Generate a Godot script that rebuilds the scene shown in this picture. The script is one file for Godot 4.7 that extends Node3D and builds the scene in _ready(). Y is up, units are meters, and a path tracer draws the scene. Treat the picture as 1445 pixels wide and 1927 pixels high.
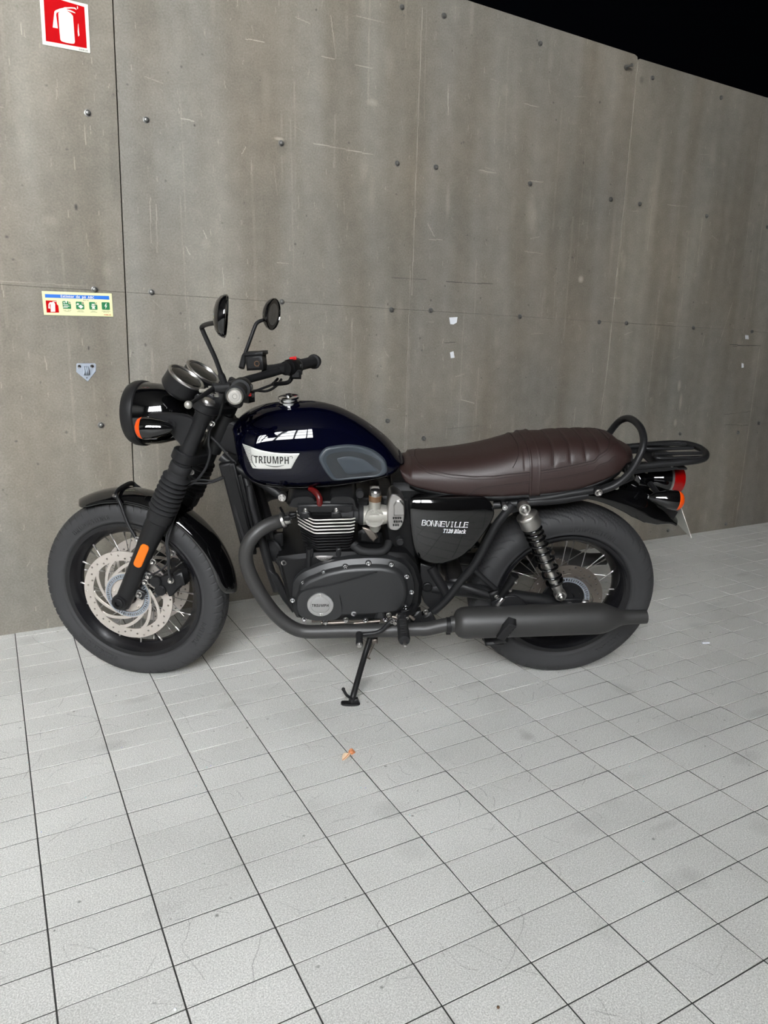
extends Node3D
# A black motorcycle on its side stand in front of a wall of cement boards. Metres, y up.
# Wheels, engine and seat are built in the motorcycle's own axes (x to the rear, y up, z to its left);
# fork, front wheel, lamp and handlebar in the same axes before the handlebar is turned (STEER).

const UA := Vector3(0.43051, 0.90258, 0.0)        # steering axis, upwards
const PA := Vector3(0.0382, 0.3003, 0.0)          # a point on it
const RF := 0.3185                                # tyre radii and wheelbase
const RR := 0.321
const WB := 1.445
var STEER := Transform3D()
var sg := 0
var counts := {}
var M := {}

# ---------------------------------------------------------------- helpers
func begin() -> SurfaceTool:
	var st := SurfaceTool.new()
	st.begin(Mesh.PRIMITIVE_TRIANGLES)
	return st

func put(st: SurfaceTool, t: PackedVector3Array, gs: PackedInt32Array, uvs := PackedVector2Array()):
	var mid := Vector3.ZERO
	for p in t: mid += p
	mid /= maxf(1.0, t.size())
	var vol := 0.0
	for i in range(0, t.size(), 3): vol += (t[i] - mid).dot((t[i + 1] - mid).cross(t[i + 2] - mid))
	var turn := [0, 2, 1] if vol > 0.0 else [0, 1, 2]
	for i in range(0, t.size(), 3):
		st.set_smooth_group(gs[i / 3])
		for k in turn:
			if uvs.size(): st.set_uv(uvs[i + k])
			st.add_vertex(t[i + k])

# A surface over rows of points; rows listed in flat begin with a crease.
func skin(st: SurfaceTool, rows: Array, loop := true, cap0 := true, cap1 := true, wrap := false, flat := []):
	var t := PackedVector3Array()
	var gs := PackedInt32Array()
	var n: int = rows[0].size()
	var m: int = rows.size()
	sg += 1
	for i in (m if wrap else m - 1):
		if flat.has(i): sg += 1
		var a: PackedVector3Array = rows[i]
		var b: PackedVector3Array = rows[(i + 1) % m]
		for j in (n if loop else n - 1):
			var k := (j + 1) % n
			t.append_array([a[j], b[j], b[k], a[j], b[k], a[k]])
			gs.append(sg); gs.append(sg)
	for e in [[cap0, 0], [cap1, m - 1]]:
		if e[0] and not wrap:
			sg += 1
			var r: PackedVector3Array = rows[e[1]]
			var c := Vector3.ZERO
			for p in r: c += p
			c /= n
			for j in n:
				var k := (j + 1) % n
				if e[1] == 0: t.append_array([r[j], r[k], c])
				else: t.append_array([r[k], r[j], c])
				gs.append(sg)
	put(st, t, gs)

func frame(ax: Vector3) -> Basis:      # y along ax
	var y := ax.normalized()
	var x := y.cross(Vector3(0, 0, 1) if absf(y.z) < 0.9 else Vector3(1, 0, 0)).normalized()
	return Basis(x, y, x.cross(y))

func lathe(st: SurfaceTool, o: Vector3, ax: Vector3, prof: Array, seg := 24, closed := false):
	var f := frame(ax)
	var rows := []
	var flat := []
	var m := prof.size()
	for i in m:
		var r := PackedVector3Array()
		for j in seg:
			var a := TAU * j / seg
			r.append(o + f.x * (prof[i].x * cos(a)) + f.z * (prof[i].x * sin(a)) + f.y * prof[i].y)
		rows.append(r)
		if i > 0 and (closed or i < m - 1):
			var d0: Vector2 = prof[i] - prof[i - 1]
			var d1: Vector2 = prof[(i + 1) % m] - prof[i]
			if absf(d0.angle_to(d1)) > 0.6: flat.append(i)
	skin(st, rows, true, not closed, not closed, closed, flat)

func spl(pts: Array, per := 6, closed := false) -> PackedVector3Array:
	var o := PackedVector3Array()
	var n := pts.size()
	for i in (n if closed else n - 1):
		var a: Vector3 = pts[posmod(i - 1, n)] if closed or i > 0 else pts[0]
		var b: Vector3 = pts[i]
		var c: Vector3 = pts[(i + 1) % n]
		var d: Vector3 = pts[(i + 2) % n] if closed or i + 2 < n else pts[n - 1]
		for k in per: o.append(b.cubic_interpolate(c, a, d, float(k) / per))
	if not closed: o.append(pts[n - 1])
	return o

func spl2(pts: Array, per := 5, closed := true) -> PackedVector2Array:
	var o := PackedVector2Array()
	var v := []
	for p in pts: v.append(Vector3(p.x, p.y, 0))
	for p in spl(v, per, closed): o.append(Vector2(p.x, p.y))
	return o

# A tube along points; radius is a number or one number per point, flatten squeezes it along the second axis.
func tube(st: SurfaceTool, pts, radius, seg := 10, closed := false, flatten := 1.0):
	var n: int = pts.size()
	var rows := []
	var nx := Vector3.ZERO
	for i in n:
		var d: Vector3
		if closed: d = pts[(i + 1) % n] - pts[posmod(i - 1, n)]
		else: d = pts[mini(i + 1, n - 1)] - pts[maxi(i - 1, 0)]
		d = d.normalized()
		if i == 0: nx = frame(d).x
		nx = (nx - d * nx.dot(d)).normalized()
		var ny := d.cross(nx)
		var r: float = radius[i] if radius is Array or radius is PackedFloat32Array else radius
		var row := PackedVector3Array()
		for j in seg:
			var a := TAU * j / seg
			row.append(pts[i] + nx * (r * cos(a)) + ny * (r * flatten * sin(a)))
		rows.append(row)
	skin(st, rows, true, not closed, not closed, closed)

func inset(poly: PackedVector2Array, d: float) -> PackedVector2Array:
	var n := poly.size()
	var area := 0.0
	for i in n: area += poly[i].cross(poly[(i + 1) % n])
	var s := signf(area)
	var o := PackedVector2Array()
	for i in n:
		var e0 := (poly[i] - poly[posmod(i - 1, n)]).normalized()
		var e1 := (poly[(i + 1) % n] - poly[i]).normalized()
		var n0 := Vector2(-e0.y, e0.x) * s
		var n1 := Vector2(-e1.y, e1.x) * s
		var b := (n0 + n1)
		b = b / maxf(0.5, b.length_squared() * 0.5)
		o.append(poly[i] + b * d)
	return o

# levels: Vector2(inset, height) from the back to the front; both ends are closed.
func pillow(st: SurfaceTool, poly: PackedVector2Array, levels: Array, xf := Transform3D(), smooth := false):
	var rows := []
	var flat := []
	var flats := []
	for l in levels:
		var r := PackedVector3Array()
		var shape := inset(poly, l.x)
		var d: float = l.x
		for k in 12:      # a narrow shape takes a smaller inset
			if Geometry2D.triangulate_polygon(shape).size(): break
			d = d * 0.75 if k < 11 else 0.0
			shape = inset(poly, d)
		flats.append(shape)
		for p in shape: r.append(xf * Vector3(p.x, p.y, l.y))
		if rows.size() and not smooth: flat.append(rows.size())
		rows.append(r)
	var t := PackedVector3Array()
	var gs := PackedInt32Array()
	var n := poly.size()
	sg += 1
	for i in rows.size() - 1:
		if flat.has(i): sg += 1
		for j in n:
			var k := (j + 1) % n
			t.append_array([rows[i][j], rows[i + 1][j], rows[i + 1][k], rows[i][j], rows[i + 1][k], rows[i][k]])
			gs.append(sg); gs.append(sg)
	for e in [0, rows.size() - 1]:
		if not smooth or e == 0: sg += 1
		var base: PackedVector2Array = flats[e]
		var ids := Geometry2D.triangulate_polygon(base)
		var area := 0.0
		for i in n: area += base[i].cross(base[(i + 1) % n])
		for i in range(0, ids.size(), 3):
			var c := [ids[i], ids[i + 1], ids[i + 2]]
			var ta := (base[c[1]] - base[c[0]]).cross(base[c[2]] - base[c[0]])
			if (ta > 0.0) != ((area > 0.0) == (e == 0)): c = [ids[i], ids[i + 2], ids[i + 1]]
			t.append_array([rows[e][c[0]], rows[e][c[1]], rows[e][c[2]]])
			gs.append(sg)
	put(st, t, gs)

func plate(st: SurfaceTool, poly, z0: float, z1: float, bev := 0.002, xf := Transform3D()):
	var pp := PackedVector2Array(poly)
	if bev > 0.0: pillow(st, pp, [Vector2(bev, z0), Vector2(0, z0 + bev), Vector2(0, z1 - bev), Vector2(bev, z1)], xf)
	else: pillow(st, pp, [Vector2(0, z0), Vector2(0, z1)], xf)

func box(st: SurfaceTool, c: Vector3, s: Vector3, bev := 0.003, b := Basis()):
	var h := s * 0.5
	plate(st, PackedVector2Array([Vector2(-h.x, -h.y), Vector2(h.x, -h.y), Vector2(h.x, h.y), Vector2(-h.x, h.y)]), -h.z, h.z, bev, Transform3D(b, c))

func round_rect(w: float, h: float, r: float, seg := 4) -> PackedVector2Array:
	var o := PackedVector2Array()
	for q in 4:
		var c := Vector2((w * 0.5 - r) * (1 if q == 0 or q == 3 else -1), (h * 0.5 - r) * (1 if q < 2 else -1))
		for k in seg + 1:
			var a := PI * 0.5 * (q + float(k) / seg)
			o.append(c + Vector2(cos(a), sin(a)) * r)
	return o

func circle(c: Vector2, r: float, seg := 24) -> PackedVector2Array:
	var o := PackedVector2Array()
	for k in seg: o.append(c + Vector2(cos(TAU * k / seg), sin(TAU * k / seg)) * r)
	return o

func ball(st: SurfaceTool, c: Vector3, r: float, seg := 14, squash := 1.0, ax := Vector3.UP):
	var prof := []
	for i in 9: prof.append(Vector2(r * sin(PI * i / 8.0) + 0.00001, -r * squash * cos(PI * i / 8.0)))
	lathe(st, c, ax, prof, seg)

func bolt_shape(st: SurfaceTool, p: Vector3, ax: Vector3, r: float, h: float):      # washer, round head with a socket
	lathe(st, p, ax, [Vector2(r * 1.35, -h * 0.3), Vector2(r * 1.35, h * 0.12), Vector2(r, h * 0.15), Vector2(r, h * 0.75), Vector2(r * 0.8, h), Vector2(r * 0.5, h), Vector2(r * 0.45, h * 0.45), Vector2(0.00001, h * 0.45)], 12)

func bolts(parent: Node, m: Material, list: Array, called := "bolt"):      # each entry: place, axis, radius, height
	for b in list:
		var st := begin()
		bolt_shape(st, b[0], b[1], b[2], b[3])
		part(called, st, m, parent)

func letters(st: SurfaceTool, s: String, size: float, way: Callable, thick := 0.0006, face := "Droid Sans", heavy := true, lean := 0.0, fit := 0.0):
	var f := SystemFont.new()
	f.font_names = PackedStringArray([face])
	f.font_weight = 700 if heavy else 400
	var tm := TextMesh.new()
	tm.font = f
	tm.text = s
	tm.font_size = 48
	tm.pixel_size = size / 36.0
	tm.depth = thick
	tm.curve_step = 2.0
	var a := tm.get_mesh_arrays()
	var v: PackedVector3Array = a[Mesh.ARRAY_VERTEX]
	var ids: PackedInt32Array = a[Mesh.ARRAY_INDEX]
	var t := PackedVector3Array()
	var gs := PackedInt32Array()
	var wide := 0.0001
	for p in v: wide = maxf(wide, absf(p.x))
	var sx := fit * 0.5 / wide if fit > 0.0 else 1.0
	for i in ids:
		var p := v[i] * Vector3(sx, 1, 1)
		t.append(way.call(Vector3(p.x + p.y * lean, p.y, p.z)))
	sg += 1
	for i in ids.size() / 3: gs.append(-1)
	put(st, t, gs)

func numbered(parent: Node, called: String) -> String:
	var key := str(parent.get_instance_id()) + called
	counts[key] = counts.get(key, -1) + 1
	return called if counts[key] == 0 else "%s_%03d" % [called, counts[key]]

func mesh_of(st: SurfaceTool) -> ArrayMesh:
	st.generate_normals()
	st.index()
	return st.commit()

func part(called: String, st, m: Material, parent: Node = self, xf := Transform3D()) -> MeshInstance3D:
	var o := MeshInstance3D.new()
	o.name = numbered(parent, called)
	o.mesh = st if st is Mesh else mesh_of(st)
	o.material_override = m
	o.transform = xf
	o.cast_shadow = GeometryInstance3D.SHADOW_CASTING_SETTING_ON
	parent.add_child(o, true)
	return o

func tag(o: Node, label: String, category: String, group := ""):
	o.set_meta("label", label)
	o.set_meta("category", category)
	if group: o.set_meta("group", group)

func structure(called: String, st, m: Material) -> MeshInstance3D:
	var o := part(called, st, m)
	o.set_meta("kind", "structure")
	return o

func mat(called: String, c: Color, rough := 0.5, metal := 0.0, coat := 0.0) -> StandardMaterial3D:
	var m := StandardMaterial3D.new()
	m.resource_name = called
	m.albedo_color = c
	m.roughness = rough
	m.metallic = metal
	if coat > 0.0:
		m.clearcoat_enabled = true
		m.clearcoat = coat
		m.clearcoat_roughness = 0.03
	M[called] = m
	return m

func grain(m: StandardMaterial3D, scale: float, depth: float, seed_at: int, freq := 0.08):
	var n := FastNoiseLite.new()
	n.seed = seed_at
	n.frequency = freq
	n.fractal_octaves = 3
	var t := NoiseTexture2D.new()
	t.width = 256; t.height = 256
	t.seamless = true
	t.as_normal_map = true
	t.bump_strength = depth
	t.noise = n
	m.normal_enabled = true
	m.normal_texture = t
	m.normal_scale = 1.0
	m.uv1_triplanar = true
	m.uv1_scale = Vector3.ONE * scale

func noise_bytes(seed_at: int, w: int, h: int, freq: float, octaves: int, to_w := 0, to_h := 0) -> PackedByteArray:
	var n := FastNoiseLite.new()
	n.seed = seed_at
	n.noise_type = FastNoiseLite.TYPE_SIMPLEX_SMOOTH
	n.frequency = freq
	n.fractal_octaves = octaves
	var im := n.get_image(w, h)
	if to_w: im.resize(to_w, to_h, Image.INTERPOLATE_CUBIC)
	return im.get_data()

func tex(im: Image) -> ImageTexture:
	im.generate_mipmaps()
	return ImageTexture.create_from_image(im)

func streak(im: Image, a: Vector2, b: Vector2, c: Color, alpha: float, wide := 1):
	var n := int(maxf(1.0, (b - a).length()))
	for i in n + 1:
		var p := a.lerp(b, float(i) / n)
		for k in wide:
			var x := int(p.x) + k
			var y := int(p.y)
			if x >= 0 and y >= 0 and x < im.get_width() and y < im.get_height():
				im.set_pixel(x, y, im.get_pixel(x, y).lerp(c, alpha * (0.75 + 0.25 * sin(i * 0.11))))

func blot(im: Image, at: Vector2, r: Vector2, c: Color, alpha: float):
	for y in range(int(at.y - r.y), int(at.y + r.y) + 1):
		for x in range(int(at.x - r.x), int(at.x + r.x) + 1):
			if x < 0 or y < 0 or x >= im.get_width() or y >= im.get_height(): continue
			var d := Vector2((x - at.x) / maxf(r.x, 0.5), (y - at.y) / maxf(r.y, 0.5)).length()
			if d < 1.0: im.set_pixel(x, y, im.get_pixel(x, y).lerp(c, alpha * (1.0 - d * d)))


# ---------------------------------------------------------------- the place
func _ready():
	var cam := Camera3D.new()
	cam.name = "camera"
	cam.transform = Transform3D(Basis(Vector3(0.88032, 0.01654, 0.47410), Vector3(0.09466, 0.97317, -0.20971), Vector3(-0.46485, 0.22949, 0.85513)).orthonormalized(), Vector3(-0.0026, 1.1402, 1.1644))
	cam.fov = 70.47
	cam.near = 0.05
	add_child(cam, true)
	cam.current = true
	var we := WorldEnvironment.new()
	we.name = "environment"
	var env := Environment.new()
	var sky := Sky.new()
	var sm := ProceduralSkyMaterial.new()          # an even, overcast sky
	sm.sky_top_color = Color(0.86, 0.87, 0.88)
	sm.sky_horizon_color = Color(0.88, 0.88, 0.87)
	sm.ground_horizon_color = Color(0.42, 0.42, 0.41)
	sm.ground_bottom_color = Color(0.36, 0.36, 0.35)
	sm.sky_energy_multiplier = 1.0
	sky.sky_material = sm
	env.background_mode = Environment.BG_SKY
	env.background_energy_multiplier = SKY_ENERGY
	env.sky = sky
	env.tonemap_mode = Environment.TONE_MAPPER_LINEAR
	env.tonemap_exposure = EXPOSURE
	env.sdfgi_enabled = true
	env.ssao_enabled = true
	env.ssil_enabled = true
	we.environment = env
	add_child(we, true)

	materials()
	STEER = Transform3D(Basis(UA, -0.23808), Vector3.ZERO)
	STEER.origin = PA - STEER.basis * PA
	room()
	floor_tiles()
	wall_panels()
	motorcycle()
	wall_things()
	floor_things()

const SKY_ENERGY := 64.0
const EXPOSURE := 1.0
const W0 := Vector3(-0.0522, 0, -1.8553)          # foot of the wall, at the left
const WU := Vector3(0.99976, 0, 0.02182)          # along it
const WN := Vector3(-0.02182, 0, 0.99976)         # out of it

func materials():
	mat("satin_black", Color(0.10, 0.10, 0.105), 0.40)
	mat("cover_black", Color(0.125, 0.127, 0.132), 0.44)
	mat("matt_black", Color(0.055, 0.055, 0.06), 0.5)
	mat("gloss_black", Color(0.02, 0.02, 0.024), 0.06, 0.0, 0.6)
	mat("tank_paint", Color(0.008, 0.010, 0.062), 0.55, 0.0, 0.65)
	mat("black_plastic", Color(0.045, 0.045, 0.05), 0.45)
	mat("rubber", Color(0.12, 0.12, 0.125), 0.66)
	mat("tyre_rubber", Color(0.17, 0.17, 0.175), 0.7)
	mat("chrome", Color(0.86, 0.86, 0.87), 0.08, 1.0)
	mat("steel", Color(0.72, 0.71, 0.70), 0.3, 1.0)
	mat("brushed", Color(0.74, 0.73, 0.71), 0.36, 1.0)
	mat("disc_steel", Color(0.82, 0.79, 0.76), 0.42, 0.75)
	mat("worn_steel", Color(0.48, 0.45, 0.42), 0.42, 0.8)
	mat("fin_edge", Color(0.82, 0.81, 0.79), 0.32, 0.35)
	mat("pipe_black", Color(0.175, 0.172, 0.17), 0.48)
	mat("leather", Color(0.165, 0.108, 0.10), 0.46)
	mat("stitch", Color(0.13, 0.08, 0.075), 0.7)
	mat("pad_rubber", Color(0.20, 0.225, 0.25), 0.45)
	mat("badge_silver", Color(0.84, 0.84, 0.82), 0.26, 0.5)
	mat("mesh_rubber", Color(0.22, 0.23, 0.24), 0.5)
	mat("amber", Color(0.82, 0.40, 0.02), 0.22)
	mat("orange_lens", Color(0.80, 0.27, 0.03), 0.18)
	mat("red_lens", Color(0.48, 0.01, 0.01), 0.12)
	mat("red_plastic", Color(0.75, 0.04, 0.06), 0.4)
	mat("dark_red", Color(0.30, 0.035, 0.035), 0.35)
	mat("glass_dark", Color(0.03, 0.03, 0.035), 0.04, 0.0, 0.5)
	mat("mirror", Color(0.62, 0.63, 0.65), 0.03, 1.0)
	mat("alu_white", Color(0.66, 0.65, 0.62), 0.38, 0.6)
	mat("brass_brown", Color(0.37, 0.27, 0.18), 0.5)
	mat("white_print", Color(0.86, 0.86, 0.87), 0.5)
	mat("black_print", Color(0.03, 0.03, 0.03), 0.5)
	mat("plate_white", Color(0.95, 0.95, 0.92), 0.4)
	mat("lamp_glass", Color(0.80, 0.82, 0.84), 0.08)
	mat("galvanised", Color(0.62, 0.65, 0.69), 0.45, 0.6)
	mat("zinc", Color(0.42, 0.42, 0.41), 0.33, 0.6)
	mat("sign_cream", Color(0.82, 0.82, 0.63), 0.6)
	mat("sign_pale", Color(0.83, 0.83, 0.78), 0.6)
	mat("sign_red", Color(0.66, 0.004, 0.035), 0.7)
	M.sign_red.metallic_specular = 0.2
	mat("sign_blue", Color(0.05, 0.38, 0.74), 0.4)
	mat("sign_green", Color(0.04, 0.42, 0.24), 0.4)
	mat("paper", Color(0.85, 0.86, 0.88), 0.8)
	mat("grout", Color(0.19, 0.19, 0.18), 0.9)
	mat("void_black", Color(0.01, 0.012, 0.02), 0.95)
	M.void_black.metallic_specular = 0.05
	mat("dark_wall", Color(0.46, 0.46, 0.45), 0.9)
	mat("pale_ceiling", Color(0.50, 0.50, 0.49), 0.9)
	mat("window_frame", Color(0.25, 0.25, 0.25), 0.6)
	mat("dry_leaf", Color(0.78, 0.50, 0.33), 0.7)
	mat("leaf_pale", Color(0.90, 0.80, 0.68), 0.7)
	mat("rim_black", Color(0.07, 0.07, 0.08), 0.2)
	mat("brushed_disc", Color(0.80, 0.80, 0.80), 0.3, 1.0)
	mat("radiator_core", Color(0.07, 0.07, 0.07), 0.7)
	M.tank_paint.metallic_specular = 0.0
	for k in ["satin_black", "matt_black", "black_plastic", "rubber"]: M[k].metallic_specular = 0.36
	M.glass_dark.metallic_specular = 0.3
	grain(M.leather, 14.0, 1.3, 5, 0.16)
	grain(M.black_plastic, 12.0, 2.0, 6, 0.2)
	grain(M.satin_black, 14.0, 0.9, 7, 0.25)

func slab(called: String, a: Vector3, b: Vector3, m: Material) -> MeshInstance3D:
	var st := begin()
	box(st, (a + b) * 0.5, (b - a).abs(), 0.0)
	return structure(called, st, m)

func room():
	# floor under the tiles, closed round by walls with a tall window at the left of the front wall
	slab("floor", Vector3(LEFT, -0.2, -2.3), Vector3(8.4, -0.0013, FRONT), M.grout)
	slab("ceiling", Vector3(LEFT - 0.2, 5.5, -2.5), Vector3(8.6, 5.7, FRONT + 0.2), M.pale_ceiling)
	slab("wall_back", Vector3(LEFT - 0.2, -0.2, -2.5), Vector3(8.6, 5.5, -2.02), M.void_black)
	slab("wall_left", Vector3(LEFT - 0.2, -0.2, -2.3), Vector3(LEFT, 5.5, FRONT), M.dark_wall)
	slab("wall_right", Vector3(8.4, -0.2, -2.3), Vector3(8.6, 5.5, FRONT), M.dark_wall)
	var x0 := WIN_X0; var x1 := WIN_X1; var y0 := WIN_Y0; var y1 := WIN_Y1
	var st := begin()
	for r in [[LEFT - 0.2, -0.2, x0, 5.5], [x1, -0.2, 8.6, 5.5], [x0, -0.2, x1, y0], [x0, y1, x1, 5.5]]:
		box(st, Vector3((r[0] + r[2]) * 0.5, (r[1] + r[3]) * 0.5, FRONT + 0.1), Vector3(r[2] - r[0], r[3] - r[1], 0.2), 0.0)
	structure("wall_front", st, M.dark_wall)
	st = begin()
	for i in 7:
		var x: float = lerpf(x0 + 0.04, x1 - 0.04, i / 6.0)
		box(st, Vector3(x, (y0 + y1) * 0.5, FRONT + 0.08), Vector3(0.08, y1 - y0, 0.08), 0.005)
	for i in 4:
		var y: float = lerpf(y0 + 0.04, y1 - 0.04, i / 3.0)
		box(st, Vector3((x0 + x1) * 0.5, y, FRONT + 0.08), Vector3(x1 - x0, 0.08, 0.07), 0.005)
	structure("window_1", st, M.window_frame)

const FRONT := 4.2
const LEFT := -5.4
const WIN_X0 := -4.7
const WIN_X1 := -0.8
const WIN_Y0 := 2.4
const WIN_Y1 := 5.2

func floor_tiles():
	# one map of speckle, scuffs and scratches for 3 m of floor
	var size := 2048
	var fine := noise_bytes(11, size, size, 0.42, 2)
	var broad := noise_bytes(12, 256, 256, 0.02, 3, size, size)
	var data := PackedByteArray()
	data.resize(size * size * 3)
	var k := 0
	for i in size * size:
		var v := 207 + (fine[i] - 128) * 2 / 5 + (broad[i] - 128) / 14
		data[k] = v; data[k + 1] = v - 1; data[k + 2] = v - 5
		k += 3
	var im := Image.create_from_data(size, size, false, Image.FORMAT_RGB8, data)
	var rng := RandomNumberGenerator.new()
	rng.seed = 21
	for i in 420:
		var p := Vector2(rng.randf() * size, rng.randf() * size)
		var a := rng.randf() * TAU
		var n := 3 + rng.randi() % 4
		var d := rng.randf_range(4, 14) * (2.2 if i % 9 == 0 else 1.0)
		for s in n:
			var q := p + Vector2(cos(a), sin(a)) * d
			streak(im, p, q, Color(0.25, 0.25, 0.25), rng.randf_range(0.12, 0.42))
			p = q
			a += rng.randf_range(-0.5, 0.5)
	for i in 160:
		blot(im, Vector2(rng.randf() * size, rng.randf() * size), Vector2.ONE * rng.randf_range(1.0, 3.5), Color(0.22, 0.22, 0.2), rng.randf_range(0.2, 0.7))
	for i in 60:
		blot(im, Vector2(rng.randf() * size, rng.randf() * size), Vector2(rng.randf_range(10, 60), rng.randf_range(10, 40)), Color(0.5, 0.5, 0.49), rng.randf_range(0.06, 0.2))
	var map := tex(im)
	var tones := []
	for i in 5:
		var m := mat("tile_%d" % i, Color.WHITE.darkened([0.0, 0.012, 0.02, 0.008, 0.028][i]), 0.46)
		m.albedo_texture = map
		m.uv1_triplanar = true
		m.uv1_world_triplanar = true
		m.uv1_scale = Vector3.ONE / 3.0
		m.uv1_offset = Vector3(0.13, 0.0, 0.37)
		tones.append(m)
	var w := 0.1967; var h := 0.0976
	var shape := begin()
	plate(shape, PackedVector2Array([Vector2(-w / 2, -h / 2), Vector2(w / 2, -h / 2), Vector2(w / 2, h / 2), Vector2(-w / 2, h / 2)]), -0.008, 0.0, 0.0004, Transform3D(Basis(Vector3.RIGHT, -PI / 2), Vector3.ZERO))
	var shared := mesh_of(shape)
	var cam: Camera3D = get_node("camera")
	var spots := []
	for j in range(-18, 34):
		for r in range(-41, 19):
			var c := Vector3((j + 0.5) * 0.2, 0, -(r + 0.5) * 0.10056)
			if c.z < -1.855 + c.x * 0.0218 - 0.06: continue
			var l := cam.transform.affine_inverse() * c
			var seen := 0.0
			if l.z < -0.2:
				var p := Vector2(l.x, l.y) / -l.z * 1364.0
				if absf(p.x) < 800 and absf(p.y) < 1010: seen = 1.0 / (l.z * l.z * -l.z)
			spots.append([seen, c, absi(hash(Vector2i(j, r))) % 5])
	spots.sort_custom(func(a, b): return a[0] > b[0])
	var base: Node = get_node("floor")
	var far := begin()
	for i in spots.size():
		if i < 300:
			var o := part("tile", shared, tones[spots[i][2]], base)
			o.position = spots[i][1] + Vector3(0, 0.00025 * (spots[i][2] - 2), 0)
		else: far.append_from(shared, 0, Transform3D(Basis(), spots[i][1]))
	far.index()
	var rest := part("tiles", far.commit(), tones[1], base)
	rest.set_meta("kind", "stuff")

func on_wall(u: float, v: float, out := 0.0) -> Vector3:
	return W0 + WU * u + Vector3.UP * v + WN * out

func wall_panels():
	# cement boards: one map over the whole wall, 5.8 m by 2.9 m, with streaks, specks, scratches and scars
	var w := 2048; var h := 1024
	var cloud := noise_bytes(31, 512, 256, 0.012, 4, w, h)
	var drip := noise_bytes(32, 512, 24, 0.05, 3, w, h)
	var fine := noise_bytes(33, w, h, 0.35, 2)
	var mid := noise_bytes(34, 1024, 512, 0.06, 4, w, h)
	var data := PackedByteArray()
	data.resize(w * h * 3)
	var k := 0
	for i in w * h:
		var a := (cloud[i] - 128) * 0.055 + (drip[i] - 128) * 0.10 + (fine[i] - 128) * 0.10 + (mid[i] - 128) * 0.045
		var warm := (cloud[i] - drip[i]) * 0.014
		data[k] = clampi(int(117 + a + warm), 0, 255)
		data[k + 1] = clampi(int(114 + a), 0, 255)
		data[k + 2] = clampi(int(108 + a - warm), 0, 255)
		k += 3
	var im := Image.create_from_data(w, h, false, Image.FORMAT_RGB8, data)
	var rng := RandomNumberGenerator.new()
	rng.seed = 77
	var pale := Color(0.80, 0.79, 0.75)
	var dark := Color(0.16, 0.16, 0.15)
	for i in 2200:      # pale specks and short upright scratches
		var p := Vector2(rng.randf() * w, rng.randf() * h)
		var l := rng.randf_range(1, 9) * (2.5 if i % 12 == 0 else 1.0)
		streak(im, p, p + Vector2(rng.randf_range(-0.12, 0.12) * l, l), pale, rng.randf_range(0.05, 0.42))
	for i in 130:      # slanting scratches
		var p := Vector2(rng.randf() * w, rng.randf() * h)
		streak(im, p, p + Vector2(rng.randf_range(-26, 26), rng.randf_range(-6, 10)), pale, rng.randf_range(0.08, 0.4))
	for i in 220:      # soft pale stains
		blot(im, Vector2(rng.randf() * w, rng.randf() * h), Vector2(rng.randf_range(2, 12), rng.randf_range(4, 34)), pale, rng.randf_range(0.02, 0.13))
	for i in 320:
		blot(im, Vector2(rng.randf() * w, rng.randf() * h), Vector2(rng.randf_range(0.8, 2.4), rng.randf_range(0.8, 2.8)), dark, rng.randf_range(0.15, 0.6))
	for i in 60:       # trails that water left
		var p := Vector2(rng.randf() * w, rng.randf() * h * 0.6)
		streak(im, p, p + Vector2(rng.randf_range(-3, 3), rng.randf_range(60, 260)), pale, rng.randf_range(0.06, 0.16), 2 + rng.randi() % 3)
	var at := func(u: float, v: float) -> Vector2: return Vector2((u + 0.95) / 5.8 * w, (2.75 - v) / 2.9 * h)
	for s in SCARS: streak(im, at.call(s[0], s[1]), at.call(s[2], s[3]), dark if s[4] < 0 else pale, absf(s[4]), 1)
	for s in SPOTS: blot(im, at.call(s[0], s[1]), Vector2(s[2], s[3]), dark if s[4] < 0 else pale, absf(s[4]))
	var m := mat("cement_board", Color.WHITE, 0.62)
	m.albedo_texture = tex(im)
	var tints := []
	for c in [Color(1.0, 0.975, 0.93), Color(1.0, 0.982, 0.95), Color(0.98, 0.962, 0.935)]:
		var t := m.duplicate()
		t.albedo_color = c
		tints.append(t)
	var base: Node = get_node("wall_back")
	# the boards hang about one degree out of true
	var tilt := deg_to_rad(1.08)
	var seams := [-3.20, -1.96, -0.72, 0.522, 1.762, 3.0, 4.245, 5.5, 6.74, 7.98]
	for i in 9:
		for row in 2:
			var l: float = seams[i] + (0.002 if i == 3 else 0.0005)
			var r: float = seams[i + 1] - (0.002 if i == 2 else 0.0005)
			var b := -0.14 if row == 0 else 1.3153
			var t0: float = 1.3147 if row == 0 else [2.66, 2.66, 2.66, 2.645, 2.624, 2.585, 2.565, 2.55, 2.53][i]
			var t1: float = 1.3147 if row == 0 else [2.66, 2.66, 2.65, 2.627, 2.598, 2.570, 2.55, 2.535, 2.52][i]
			var poly := PackedVector2Array()
			var raw := [Vector2(l, b), Vector2(r, b)]
			if row == 1: raw += [Vector2(r, t1 - 0.022), Vector2(r - 0.006, t1 - 0.006), Vector2(r - 0.025, t1), Vector2(l + 0.012, t0), Vector2(l, t0 - 0.012)]
			else: raw += [Vector2(r, t1), Vector2(l, t0)]
			for p in raw: poly.append(Vector2(p.x * cos(tilt) + p.y * sin(tilt), -p.x * sin(tilt) + p.y * cos(tilt)))
			var out: float = [0.0, 0.001, 0.0, 0.001, 0.0, 0.0012, 0.0, 0.001, 0.0][i] + row * 0.0006
			var st := begin()
			panel(st, poly, out)
			part("cement_panel", st, tints[[2, 1, 0, 1, 2, 1, 2, 1, 2][i]], base)
	var bolt := begin()
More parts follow.
